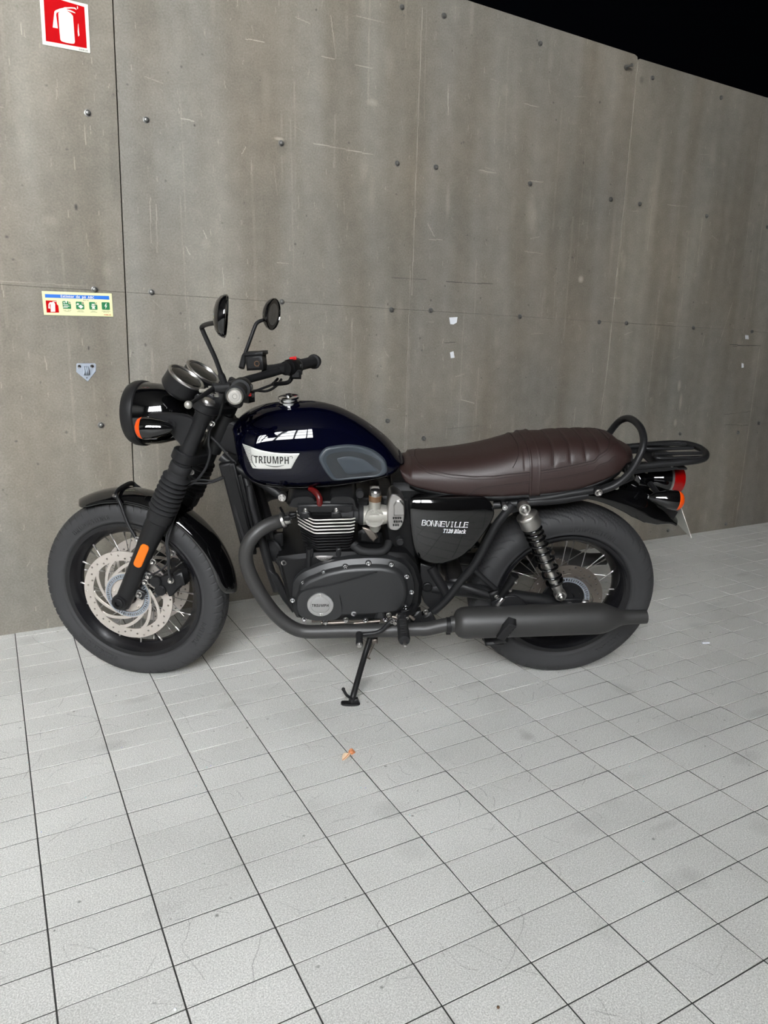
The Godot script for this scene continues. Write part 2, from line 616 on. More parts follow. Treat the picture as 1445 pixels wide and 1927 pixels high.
	lathe(bolt, Vector3.ZERO, Vector3(0, 0, 1), [Vector2(0.0120, 0), Vector2(0.0120, 0.0022), Vector2(0.0085, 0.0028), Vector2(0.0082, 0.0075), Vector2(0.0064, 0.0102), Vector2(0.0032, 0.0114), Vector2(0.00001, 0.0116)], 14)
	var bm := mesh_of(bolt)
	var face := Basis(WU, Vector3.UP, WN)
	for p in BOLTS:
		part("bolt", bm, M.zinc, base, Transform3D(face, on_wall(p.x, p.y, 0.0005)))
	# one bolt has worked loose and sticks out of its hole
	var loose := begin()
	lathe(loose, Vector3.ZERO, Vector3(0.35, 0.12, 0.93), [Vector2(0.004, -0.01), Vector2(0.004, 0.03), Vector2(0.008, 0.031), Vector2(0.008, 0.036), Vector2(0.00001, 0.038)], 12)
	lathe(loose, Vector3(0, 0, 0.004), Vector3(0.1, 0.1, 1), [Vector2(0.012, 0), Vector2(0.012, 0.0015), Vector2(0.00001, 0.002)], 12)
	part("bolt", loose, M.zinc, base, Transform3D(face, on_wall(2.971, 2.474, 0.001)))

func panel(st: SurfaceTool, poly: PackedVector2Array, out: float):
	# front face with its edge bevelled, mapped in wall metres
	var t := PackedVector3Array()
	var gs := PackedInt32Array()
	var uv := PackedVector2Array()
	var inner := inset(poly, 0.0012)
	var n := poly.size()
	var ids := Geometry2D.triangulate_polygon(inner)
	var tris := []
	for i in range(0, ids.size(), 3):
		var c := [ids[i], ids[i + 1], ids[i + 2]]
		if (inner[c[1]] - inner[c[0]]).cross(inner[c[2]] - inner[c[0]]) < 0.0: c = [ids[i], ids[i + 2], ids[i + 1]]
		for q in c: tris.append([inner[q], out])
	for j in n:
		var e := (j + 1) % n
		for q in [[inner[j], out], [poly[j], out - 0.0008], [poly[e], out - 0.0008], [inner[j], out], [poly[e], out - 0.0008], [inner[e], out]]: tris.append(q)
		for q in [[poly[j], out - 0.0008], [poly[j], out - 0.012], [poly[e], out - 0.012], [poly[j], out - 0.0008], [poly[e], out - 0.012], [poly[e], out - 0.0008]]: tris.append(q)
	for i in range(0, tris.size(), 3):
		for q in [0, 2, 1]:
			var p: Vector2 = tris[i + q][0]
			st.set_smooth_group(-1)
			st.set_uv(Vector2((p.x + 0.95) / 5.8, (2.75 - p.y) / 2.9))
			st.add_vertex(on_wall(p.x, p.y, tris[i + q][1]))

const BOLTS := [Vector2(0.4559, 1.9137), Vector2(0.6572, 1.919), Vector2(1.179, 1.9053), Vector2(0.4365, 1.3099), Vector2(0.6425, 1.3092), Vector2(1.7064, 1.891), Vector2(1.9023, 1.8981), Vector2(1.7148, 2.4916), Vector2(1.919, 2.4992), Vector2(2.4385, 2.4855), Vector2(3.1544, 2.4563), Vector2(3.6641, 2.4424), Vector2(2.4275, 1.8845), Vector2(2.9449, 1.865), Vector2(3.1455, 1.8608), Vector2(3.6551, 1.8447), Vector2(4.1722, 1.8307), Vector2(1.1711, 1.2936), Vector2(1.6907, 1.2785), Vector2(1.8971, 1.283), Vector2(2.4129, 1.2693), Vector2(2.9338, 1.2573), Vector2(3.1276, 1.2567), Vector2(3.6479, 1.2433), Vector2(4.1553, 1.2329), Vector2(0.4242, 0.8031), Vector2(1.6817, 0.777), Vector2(1.8801, 0.6857), Vector2(3.6347, 0.6353), Vector2(4.3332, 0.6736), Vector2(3.6213, 0.0441), Vector2(4.1435, 0.0318), Vector2(4.1479, 0.6205)]
const SCARS := [[1.6904, 1.4189, 1.8698, 1.4166, -0.5], [1.9774, 1.4137, 2.2406, 1.4169, -0.8], [3.9728, 1.1534, 4.2578, 1.1507, -0.9], [3.9977, 1.146, 4.2131, 1.1517, -0.7], [4.0022, 0.7366, 4.2445, 0.7493, -0.5], [4.0256, 0.674, 4.2365, 0.663, -0.6], [1.9787, 1.1382, 2.0384, 1.139, -0.6], [2.0066, 0.7265, 2.2018, 0.7349, -0.35], [1.3175, 1.923, 1.5903, 1.9126, 0.6], [1.0427, 2.2542, 1.1163, 2.2556, 0.6], [1.3942, 2.3993, 1.4175, 2.2514, 0.5], [1.5049, 2.4203, 1.6318, 2.4202, 0.4], [1.3538, 2.2483, 1.4116, 2.2485, 0.5], [0.8521, 1.551, 0.8645, 1.5224, 0.6], [0.7822, 1.485, 0.7963, 1.4564, 0.6], [1.0152, 1.8468, 1.032, 1.8728, 0.6], [0.6562, 1.6516, 0.6502, 1.4903, 0.4], [0.6774, 1.6302, 0.6721, 1.4581, 0.4], [0.7833, 1.9411, 0.8327, 1.9397, 0.6], [1.5004, 2.243, 1.5793, 2.2413, 0.5], [1.1455, 1.8231, 1.1601, 1.7052, 0.25], [0.9242, 1.4142, 0.926, 1.3429, 0.4], [1.8125, 2.5086, 1.7949, 1.3466, 0.55], [3.0465, 2.521, 3.0361, 1.3875, 0.35], [1.785, 1.4511, 1.7761, 0.6388, 0.35], [3.0298, 1.5335, 3.0201, 1.0389, 0.5], [3.0201, 1.0389, 2.9993, 0.7667, 0.5], [3.1845, 0.7015, 3.1106, 0.7339, 0.2], [4.2484, 1.1362, 4.2402, 0.0155, 0.5], [3.9515, 1.3925, 3.8829, 1.163, 0.4], [2.8156, 0.8078, 2.8128, 0.6864, 0.4], [2.0847, 0.8681, 2.1638, 0.8482, 0.7], [3.1615, 0.8062, 3.1275, 0.7259, 0.3], [2.1356, 1.9126, 2.2326, 1.9097, 0.5], [1.8683, 1.6608, 1.9052, 1.607, 0.5], [1.8776, 1.5935, 1.9482, 1.5953, 0.45], [2.4197, 1.5782, 2.5347, 1.5734, 0.4], [1.9533, 2.2058, 1.957, 2.1212, 0.6], [2.3706, 2.2244, 2.4485, 2.2211, 0.5], [2.4192, 1.8972, 2.5071, 1.9005, 0.5], [3.3449, 1.876, 3.4961, 1.8791, 0.4], [2.501, 2.3452, 2.5137, 2.2908, 0.4], [0.1235, 1.3254, 0.413, 1.3209, 0.3], [0.127, 1.3184, 0.1309, 1.2696, 0.4], [0.4006, 1.7643, 0.4008, 1.7204, 0.4], [0.4422, 1.8741, 0.441, 1.8086, 0.4], [0.2649, 2.1604, 0.2636, 2.1284, 0.5]]
const SPOTS := [[0.3923, 1.5957, 2.2, 4.5, -0.95], [0.8332, 1.926, 1.5, 2, -0.8], [1.1781, 1.8977, 9, 14, -0.15], [1.1696, 1.922, 9, 3, 0.5], [1.5811, 2.1145, 12, 6, 0.25], [0.8607, 1.5053, 9, 9, 0.12], [2.4382, 1.756, 14, 40, 0.16], [2.466, 1.71, 10, 26, 0.14], [3.2365, 1.8791, 16, 120, 0.14], [3.2573, 2.1401, 12, 60, 0.1], [2.0593, 2.5258, 5, 30, 0.14], [1.9698, 1.76, 5, 30, 0.2], [2.9794, 1.6744, 6, 90, 0.14], [3.5837, 0.9183, 6, 14, 0.35], [3.609, 0.8259, 5, 22, 0.3], [3.5841, 0.7025, 6, 10, 0.35], [2.7852, 1.4675, 8, 8, 0.3], [3.0811, 2.4372, 6, 8, -0.3], [2.7853, 1.4666, 7, 7, 0.3], [2.1653, 1.9103, 20, 4, 0.12], [0.735, 1.7576, 30, 40, 0.07], [0.5348, 1.7533, 8, 60, -0.12], [0.3987, 1.0968, 1.2, 3.4, -0.9]]


# ---------------------------------------------------------------- the motorcycle
var bike: Node3D

func motorcycle():
	bike = Node3D.new()
	bike.name = "motorcycle"
	bike.transform = Transform3D(Basis(Vector3.UP, -0.44364) * Basis(Vector3.RIGHT, 0.19045), Vector3(0.4024, 0.0011, -1.3249))
	tag(bike, "black and dark blue classic motorcycle with brown leather seat, leaning on its side stand", "motorcycle")
	add_child(bike, true)
	wheel(true)
	wheel(false)
	fork()
	cockpit()
	tank()
	seat()
	side_panel()
	frame_tubes()
	engine()
	exhaust()
	rear_end()
	controls()

func ring_row(cx: float, cy: float, r: float, z: float, seg: int) -> PackedVector3Array:
	var o := PackedVector3Array()
	for i in seg: o.append(Vector3(cx + r * cos(TAU * i / seg), cy + r * sin(TAU * i / seg), z))
	return o

func wheel(front: bool):
	var c := Vector3(0, RF, 0) if front else Vector3(WB, RR, 0)
	var xf := STEER if front else Transform3D()
	var R := RF if front else RR
	var rr := 0.2405 if front else 0.2275            # rim flange radius
	var hw := 0.040 if front else 0.062              # half rim width
	var zax := Vector3(0, 0, 1)
	# rim: the part that carries the wheel's other pieces
	var st := begin()
	var prof := []
	for p in [Vector2(rr - 0.004, hw - 0.005), Vector2(rr, hw - 0.002), Vector2(rr, hw), Vector2(rr - 0.004, hw + 0.0005), Vector2(rr - 0.013, hw - 0.002), Vector2(rr - 0.018, hw - 0.008), Vector2(rr - 0.023, hw - 0.013), Vector2(rr - 0.034, hw * 0.38), Vector2(rr - 0.040, hw * 0.2), Vector2(rr - 0.042, 0)]: prof.append(p)
	for i in range(prof.size() - 2, -1, -1): prof.append(Vector2(prof[i].x, -prof[i].y))
	prof.append(Vector2(rr - 0.01, -hw * 0.8))
	prof.append(Vector2(rr - 0.01, hw * 0.8))
	lathe(st, c, zax, prof, 96, true)
	var rim := part("front_wheel" if front else "rear_wheel", st, M.rim_black, bike, xf)
	# tyre, with the grooves of its tread cut in
	var tw := 0.051 if front else 0.077
	var th := R - rr
	var base := [[rr - 0.008, hw * 0.78], [rr + 0.004, hw * 0.98], [rr + th * 0.10, lerpf(hw, tw, 0.30) + 0.0018], [rr + th * 0.13, lerpf(hw, tw, 0.36)], [rr + th * 0.22, lerpf(hw, tw, 0.62)], [rr + th * 0.46, tw], [rr + th * 0.62, tw * 0.975]]
	var crown := 27
	var rows := []
	var seg := 1180
	var kinds := []
	for b in base: kinds.append([b[0], b[1], false])
	for i in crown:
		var a := lerpf(1.05, -1.05, i / float(crown - 1))
		kinds.append([R - (R - (rr + th * 0.72)) * (1.0 - cos(a * 1.2)) / (1.0 - cos(1.26)), tw * 0.93 * sin(a * 1.28) / sin(1.344), true])
	for i in range(base.size() - 1, -1, -1): kinds.append([base[i][0], -base[i][1], false])
	for kd in kinds:
		var row := PackedVector3Array()
		for j in seg:
			var t := float(j) / seg
			var r: float = kd[0]
			var z: float = kd[1]
			if kd[2]:
				var az := absf(z) / tw
				var n := 70.0 if front else 46.0
				var ph := fposmod(t * n + (az * 0.8 if front else az * 2.6 + az * az) + (0.5 if z < 0 else 0.0), 1.0)
				var cut := ph < 0.17 and az > (0.42 if front else 0.18) and az < 0.98
				if front and absf(az - 0.40 - 0.05 * sin(TAU * t * 35.0)) < 0.045: cut = true
				if front and az < 0.36 and fposmod(t * 35.0 + az * 1.6, 1.0) < 0.10: cut = true
				if cut: r -= 0.004
			row.append(c + Vector3(r * cos(TAU * t), r * sin(TAU * t), z))
		rows.append(row)
	st = begin()
	skin(st, rows, true, false, false, true)
	part("tyre", st, M.tyre_rubber, rim)
	# raised lettering on the near sidewall, read clockwise round the wheel
	st = begin()
	var sz := lerpf(hw, tw, 0.835)
	var word := func(s: String, deg: float, r0: float, h: float):
		letters(st, s, h, func(p: Vector3):
			var a := deg_to_rad(deg) - p.x / r0
			return c + Vector3((r0 + p.y) * cos(a), (r0 + p.y) * sin(a), sz + 0.0008 + p.z + p.y * 0.12), 0.0026)
	if front:
		word.call("BRIDGESTONE", 238.0, rr + th * 0.34, 0.017)
		word.call("BATTLAX", -28.0, rr + th * 0.34, 0.017)
		word.call("BRIDGESTONE", 118.0, rr + th * 0.34, 0.017)
	else:
		word.call("BRIDGESTONE", 75.0, rr + th * 0.34, 0.019)
		word.call("BATTLAX", -45.0, rr + th * 0.34, 0.019)
	part("tyre_lettering", st, M.tyre_rubber, rim)
	# hub, axle
	st = begin()
	var hz := 0.052 if front else 0.07
	lathe(st, c, zax, [Vector2(0.00001, -hz), Vector2(0.034, -hz), Vector2(0.05, -hz + 0.012), Vector2(0.05, -hz + 0.018), Vector2(0.030, -hz + 0.028), Vector2(0.027, 0), Vector2(0.030, hz - 0.028), Vector2(0.05, hz - 0.018), Vector2(0.05, hz - 0.012), Vector2(0.034, hz), Vector2(0.00001, hz)], 32)
	part("hub", st, M.satin_black, rim)
	# 32 spokes, in crossing pairs
	for i in 32:
		var side := 1.0 if i % 2 == 0 else -1.0
		var a := TAU * i / 32.0
		var lead := 0.62 if (i / 2) % 2 == 0 else -0.62
		var p0 := c + Vector3(0.045 * cos(a + lead), 0.045 * sin(a + lead), side * (hz - 0.015))
		var p1 := c + Vector3((rr - 0.037) * cos(a), (rr - 0.037) * sin(a), side * hw * 0.22)
		var d := (p1 - p0).normalized()
		st = begin()
		tube(st, PackedVector3Array([p0, p1 - d * 0.022]), 0.0016, 6)
		tube(st, PackedVector3Array([p1 - d * 0.022, p1 - d * 0.021, p1 - d * 0.008, p1 - d * 0.007, p1 + d * 0.003]), [0.0016, 0.003, 0.003, 0.0036, 0.0036], 6)
		part("spoke", st, M.steel, rim)
	if front:
		for s: float in [1.0, -1.0]: brake_disc(rim, c, 0.066 * s, 0.155, 0.1225, 0.0765, 10, 40, M.disc_steel)
		st = begin()      # valve
		var va := deg_to_rad(-73.0)
		var vd := Vector3(cos(va), sin(va), 0)
		tube(st, PackedVector3Array([c + vd * (rr - 0.04), c + vd * (rr - 0.075)]), 0.0045, 8)
		part("valve_stem", st, M.rubber, rim)
	else:
		brake_disc(rim, c, 0.075, 0.1275, 0.098, 0.0825, 6, 36, M.worn_steel)
		st = begin()      # sprocket on the far side
		var teeth := PackedVector2Array()
		for i in 74:
			var a := TAU * i / 74.0
			var r := 0.070 if i % 2 == 0 else 0.065
			teeth.append(Vector2(c.x + r * cos(a), c.y + r * sin(a)))
		plate(st, teeth, -0.092, -0.085, 0.001)
		part("sprocket", st, M.worn_steel, rim)

func brake_disc(rim: Node, c: Vector3, z: float, r1: float, r0: float, rt: float, arms: int, holes: int, m: Material):
	# friction ring, drilled along swirls: one hole on each seam between its sectors
	var st := begin()
	var th := 0.0045
	var rad := func(i: int) -> float: return lerpf(r1 - 0.006, r0 + 0.006, [0.05, 0.55, 0.95, 0.4][i % 4])
	var hr := 0.0034
	for i in holes:
		var poly := PackedVector2Array()
		for e in 2:
			var a := TAU * (i + e) / holes
			var d := Vector2(cos(a), sin(a))
			var n := Vector2(-sin(a), cos(a)) * (1.0 if e == 0 else -1.0)
			var rc: float = rad.call((i + e) % holes)
			var line := [d * r0]
			for q in 7: line.append(d * (rc - hr * cos(PI * q / 6.0)) + n * hr * sin(PI * q / 6.0))
			line.append(d * r1)
			if e == 1: line.reverse()
			for p in line: poly.append(Vector2(c.x, c.y) + p)
			if e == 0:
				for q in range(1, 4):
					var b := a + TAU / holes * q / 4.0
					poly.append(Vector2(c.x + r1 * cos(b), c.y + r1 * sin(b)))
		for q in range(3, 0, -1):
			var b := TAU * (i + q / 4.0) / holes
			poly.append(Vector2(c.x + r0 * cos(b), c.y + r0 * sin(b)))
		plate(st, poly, z - th / 2, z + th / 2, 0.0)
	# swept arms to the inner ring
	for i in arms:
		var pts := []
		for k in 13:
			var t := k / 12.0
			var a := TAU * i / arms + 0.98 * t - 0.10 * sin(t * PI)
			pts.append(Vector2(cos(a), sin(a)) * lerpf(r0 + 0.003, rt + 0.001, smoothstep(-0.12, 1.12, t) * 1.02 - 0.01))
		var l := PackedVector2Array()
		var rgt := []
		for k in 13:
			var d: Vector2 = (pts[mini(k + 1, 12)] - pts[maxi(k - 1, 0)]).normalized()
			var w := 0.0054 if arms > 6 else 0.007
			l.append(Vector2(c.x, c.y) + pts[k] + Vector2(-d.y, d.x) * w)
			rgt.append(Vector2(c.x, c.y) + pts[k] - Vector2(-d.y, d.x) * w)
		rgt.reverse()
		for p in rgt: l.append(p)
		plate(st, l, z - 0.0018, z + 0.0018, 0.0007)
	lathe(st, Vector3(c.x, c.y, z), Vector3(0, 0, 1), [Vector2(rt - 0.004, -0.003), Vector2(rt + 0.004, -0.003), Vector2(rt + 0.004, 0.003), Vector2(rt - 0.004, 0.003)], 64, true)
	part("brake_disc", st, m, rim)
	# toothed ring and the carrier inside it
	st = begin()
	var s := signf(z)
	for r in [[rt - 0.0035, rt], [rt - 0.0165, rt - 0.0125]]:
		lathe(st, Vector3(c.x, c.y, z + 0.004 * s), Vector3(0, 0, 1), [Vector2(r[0], -0.001), Vector2(r[1], -0.001), Vector2(r[1], 0.001), Vector2(r[0], 0.001)], 72, true)
	for i in 56:
		var a := TAU * i / 56.0
		box(st, Vector3(c.x + (rt - 0.008) * cos(a), c.y + (rt - 0.008) * sin(a), z + 0.004 * s), Vector3(0.0105, 0.0036, 0.002), 0.0, Basis(Vector3(0, 0, 1), a))
	part("tone_ring", st, M.galvanised, rim)
	st = begin()
	lathe(st, Vector3(c.x, c.y, z), Vector3(0, 0, s), [Vector2(rt - 0.018, -0.012), Vector2(rt - 0.018, 0.001), Vector2(rt - 0.02, 0.003), Vector2(0.032, 0.003), Vector2(0.03, -0.002), Vector2(0.028, -0.012)], 48, true)
	for i in 5:
		var a := TAU * i / 5.0 + 0.4
		bolt_shape(st, Vector3(c.x + (rt - 0.027) * cos(a), c.y + (rt - 0.027) * sin(a), z + 0.003 * s), Vector3(0, 0, s), 0.005, 0.004)
	part("disc_carrier", st, M.disc_steel if rt < 0.08 else M.satin_black, rim)

# a point on the left or right fork leg, s along the steering axis above the axle, d behind it
func leg(s: float, d: float, z: float) -> Vector3:
	return Vector3(0, RF, 0) + UA * s + Vector3(UA.y, -UA.x, 0) * d + Vector3(0, 0, z)

func fork():
	for s: float in [1.0, -1.0]:
		var z := 0.1 * s
		var st := begin()
		lathe(st, leg(0, 0.003, z), UA, [Vector2(0.00001, -0.03), Vector2(0.02, -0.03), Vector2(0.026, -0.022), Vector2(0.0275, 0.0), Vector2(0.028, 0.06), Vector2(0.030, 0.2), Vector2(0.0335, 0.255), Vector2(0.0345, 0.30), Vector2(0.0345, 0.345)], 32)
		lathe(st, leg(0, 0, z), Vector3(0, 0, s), [Vector2(0.026, -0.028), Vector2(0.026, 0.026), Vector2(0.023, 0.032), Vector2(0.00001, 0.032)], 28)
		box(st, leg(0.115, 0.035, z - 0.008 * s), Vector3(0.05, 0.034, 0.022), 0.006, Basis(Vector3(0, 0, 1), -0.44))
		box(st, leg(0.045, 0.032, z - 0.008 * s), Vector3(0.05, 0.03, 0.022), 0.006, Basis(Vector3(0, 0, 1), -0.44))
		var slider := part("fork_slider", st, M.satin_black, bike, STEER)
		st = begin()
		lathe(st, leg(0, 0, z + 0.032 * s), Vector3(0, 0, s), [Vector2(0.018, -0.003), Vector2(0.018, 0.004), Vector2(0.015, 0.006), Vector2(0.0085, 0.006), Vector2(0.007, -0.001), Vector2(0.00001, -0.001)], 24)
		part("axle_nut", st, M.black_plastic, slider)
		for q in [[0.128, 0.048], [0.048, 0.043]]: bolts(slider, M.steel, [[leg(q[0], q[1], z + 0.004 * s), Vector3(0, 0, s), 0.0075, 0.012]])
		# rubber gaiter
		st = begin()
		var prof := [Vector2(0.0345, 0.318), Vector2(0.0385, 0.322), Vector2(0.0395, 0.33), Vector2(0.0395, 0.352)]
		var n := 8
		for i in n:
			var s0 := lerpf(0.356, 0.485, i / float(n))
			var w := (0.485 - 0.356) / n
			var r := lerpf(0.0455, 0.0415, i / float(n))
			prof += [Vector2(r - 0.0115, s0), Vector2(r - 0.0045, s0 + w * 0.17), Vector2(r, s0 + w * 0.45), Vector2(r, s0 + w * 0.58), Vector2(r - 0.0045, s0 + w * 0.86)]
		prof += [Vector2(0.032, 0.488), Vector2(0.0315, 0.500), Vector2(0.0335, 0.503), Vector2(0.0335, 0.521), Vector2(0.031, 0.527), Vector2(0.027, 0.528)]
		lathe(st, leg(0, 0.005, z), UA, prof, 36)
		part("fork_gaiter", st, M.rubber, bike, STEER)
		# upper shroud and the cap on the yoke
		st = begin()
		lathe(st, leg(0, 0.006, z), UA, [Vector2(0.026, 0.51), Vector2(0.0265, 0.54), Vector2(0.0245, 0.62), Vector2(0.0245, 0.694), Vector2(0.027, 0.698), Vector2(0.0275, 0.708)], 28)
		part("fork_shroud", st, M.satin_black, bike, STEER)
		st = begin()
		lathe(st, leg(0, 0.006, z), UA, [Vector2(0.0225, 0.735), Vector2(0.0225, 0.741), Vector2(0.020, 0.746), Vector2(0.00001, 0.746)], 6)
		part("fork_cap", st, M.steel, bike, STEER)
	# reflectors
	for s: float in [1.0, -1.0]:
		var st := begin()
		var up := UA
		var side := Vector3(0.16, 0, 0.987 * s).normalized()
		side = (side - up * side.dot(up)).normalized()
		plate(st, round_rect(0.0275, 0.088, 0.0128, 6), 0.0, 0.007, 0.002, Transform3D(Basis(up.cross(side), up, side), leg(0.196, 0.004, 0.1 * s) + side * 0.0275))
		var rf := part("fork_reflector", st, M.amber, bike, STEER)
		rf.set_meta("label", "orange reflector")
	# yokes
	for q in [[0.708, 0.736, 0.0], [0.535, 0.57, 0.004]]:
		var st := begin()
		var poly := []
		for p in [Vector2(-0.034, 0.1), Vector2(-0.02, 0.128), Vector2(0.012, 0.132), Vector2(0.034, 0.11), Vector2(0.052, 0.05), Vector2(0.062, 0.0), Vector2(0.052, -0.05), Vector2(0.034, -0.11), Vector2(0.012, -0.132), Vector2(-0.02, -0.128), Vector2(-0.034, -0.1), Vector2(-0.008, -0.05), Vector2(-0.008, 0.05)]: poly.append(p)
		plate(st, spl2(poly, 4), q[0], q[1], 0.004, Transform3D(Basis(Vector3(UA.y, -UA.x, 0), Vector3(0, 0, 1), UA), Vector3(0, RF, 0)))
		lathe(st, leg(0, 0.043, 0), UA, [Vector2(0.00001, q[0] - 0.01), Vector2(0.022, q[0] - 0.01), Vector2(0.022, q[1] + 0.008), Vector2(0.016, q[1] + 0.014), Vector2(0.00001, q[1] + 0.014)], 24)
		part("fork_yoke", st, M.satin_black, bike, STEER)
	# brake calipers behind the legs, with their hoses
	for s: float in [1.0, -1.0]:
		var st := begin()
		var cpoly := [Vector2(0.1033, 0.395), Vector2(0.0992, 0.4107), Vector2(0.1148, 0.4096), Vector2(0.1274, 0.4029), Vector2(0.1413, 0.415), Vector2(0.1626, 0.4225), Vector2(0.1884, 0.4198), Vector2(0.2034, 0.4108), Vector2(0.2047, 0.3896), Vector2(0.1907, 0.372), Vector2(0.1709, 0.3483), Vector2(0.1573, 0.3414), Vector2(0.1482, 0.3621), Vector2(0.1422, 0.3506), Vector2(0.1311, 0.3429), Vector2(0.1183, 0.348), Vector2(0.1115, 0.3636)]
		var cc := PackedVector2Array(cpoly)
		pillow(st, spl2(Array(cc), 3), [Vector2(0.006, 0.03), Vector2(0.0, 0.036), Vector2(0.0, 0.088), Vector2(0.003, 0.095), Vector2(0.007, 0.098)], Transform3D(Basis(Vector3.RIGHT, Vector3.UP, Vector3(0, 0, s)), Vector3.ZERO))
		for q in [Vector2(0.1189, 0.394), Vector2(0.1327, 0.3658)]:
			lathe(st, Vector3(q.x, q.y, 0.097 * s), Vector3(0, 0, s), [Vector2(0.019, -0.004), Vector2(0.019, 0.008), Vector2(0.016, 0.0115), Vector2(0.00001, 0.0115)], 24)
		box(st, Vector3(cpoly[7].x - 0.008, cpoly[7].y - 0.004, 0.075 * s), Vector3(0.03, 0.045, 0.05), 0.006, Basis(Vector3(0, 0, 1), 0.2))
		var cal := part("brake_caliper", st, M.satin_black, bike, STEER)
		var b1 := Vector3(0.1771, 0.4091, 0.11)
		var b2 := Vector3(0.1162, 0.4634, 0.1)
		var b3 := Vector3(0.1696, 0.486, 0.07)
		var b4 := Vector3(0.0846, 0.3899, 0.1)
		for q in [b1, b2, b3, b4]: bolts(cal, M.steel, [[Vector3(q.x, q.y, (q.z + 0.004) * s), Vector3(0, 0, s), 0.0075, 0.01]])
		st = begin()
		var hose := []
		for q in [Vector3(0.1796, 0.4115, 0.115), Vector3(0.1744, 0.4449, 0.118), Vector3(0.1748, 0.494, 0.11), Vector3(0.1624, 0.5268, 0.09), Vector3(0.1713, 0.574, 0.075), Vector3(0.1844, 0.6144, 0.07), Vector3(0.1992, 0.6446, 0.065)]: hose.append(Vector3(q.x, q.y, q.z * s))
		tube(st, spl(hose, 5), 0.0042, 8)
		part("brake_hose", st, M.rubber, cal)
	# sensor cable at the left leg
	var st := begin()
	tube(st, spl([Vector3(0.1048, 0.4166, 0.105), Vector3(0.1401, 0.4382, 0.11), Vector3(0.1654, 0.465, 0.105), Vector3(0.1594, 0.5076, 0.095), Vector3(0.159, 0.5506, 0.085), Vector3(0.1807, 0.6004, 0.075), Vector3(0.1872, 0.6197, 0.07)], 5), 0.0028, 8)
	part("sensor_cable", st, M.rubber, bike, STEER)
	# mudguard with its stay
	st = begin()
	var rows := []
	for i in 73:
		var a := deg_to_rad(lerpf(121.0, 3.5, i / 72.0))
		var e := minf(1.0, minf(i, 72 - i) / 7.0)
		var w := 0.064 * (0.25 + 0.75 * sqrt(e * (2.0 - e)))
		var row := PackedVector3Array()

		var out := []
		for k in 15:
			var u := -1.0 + k / 7.0
			out.append(Vector2(0.350 - 0.031 * pow(absf(u), 2.4) * (w / 0.064), u * w))
		for p in out: row.append(Vector3(p.x * cos(a), RF + p.x * sin(a), p.y))
		out.reverse()
		for p in out: row.append(Vector3((p.x - 0.003) * cos(a), RF + (p.x - 0.003) * sin(a), p.y * 0.965))
		rows.append(row)
	skin(st, rows)
	var mg := part("front_mudguard", st, M.gloss_black, bike, STEER)
	st = begin()
	for s: float in [1.0, -1.0]:
		var pts := []
		var ca := deg_to_rad(93.0)
		for q in [[0.3555, 0.0], [0.355, 0.022], [0.352, 0.044], [0.345, 0.059], [0.334, 0.068]]: pts.append(Vector3(q[0] * cos(ca), RF + q[0] * sin(ca), q[1] * s))
		tube(st, spl(pts, 5), 0.0085, 10, false, 0.5)
		pts = [pts[-2]]
		for q in [Vector3(0.004, 0.6357, 0.073), Vector3(0.0296, 0.574, 0.082), Vector3(0.0587, 0.5278, 0.088)]: pts.append(Vector3(q.x, q.y, q.z * s))
		tube(st, spl(pts, 6), 0.0058, 10)
	part("mudguard_stay", st, M.satin_black, mg)
	for s: float in [1.0, -1.0]:
		var q := Vector3(0.062, 0.5296, 0.092)
		bolts(mg, M.steel, [[Vector3(q.x, q.y, q.z * s), Vector3(0, 0, s), 0.007, 0.009]])
		q = Vector3(0.3415 * cos(deg_to_rad(93.0)), RF + 0.3415 * sin(deg_to_rad(93.0)), 0.0665)
		bolts(mg, M.steel, [[Vector3(q.x, q.y, q.z * s), Vector3(-0.4, 0.6, 0.7 * s), 0.005, 0.006]])

func indicator(called: String, p: Vector3, ax: Vector3, r: float, length: float, xf: Transform3D):
	# a bullet-shaped lamp: p is the middle of the lens ring, ax points out of the lens
	var st := begin()
	var prof := [Vector2(0.00001, -length), Vector2(r * 0.16, -length), Vector2(r * 0.42, -length * 0.86), Vector2(r * 0.70, -length * 0.6), Vector2(r * 0.9, -length * 0.33), Vector2(r, -length * 0.1), Vector2(r, 0.0), Vector2(r * 0.9, 0.0)]
	lathe(st, p, ax, prof, 32)
	var o := part(called, st, M.gloss_black, bike, xf)
	st = begin()
	lathe(st, p, ax, [Vector2(r * 0.97, -0.001), Vector2(r * 0.97, 0.004), Vector2(r * 0.9, 0.012), Vector2(r * 0.68, 0.0185), Vector2(r * 0.38, 0.022), Vector2(0.00001, 0.023)], 32)
	part("lens", st, M.orange_lens, o)

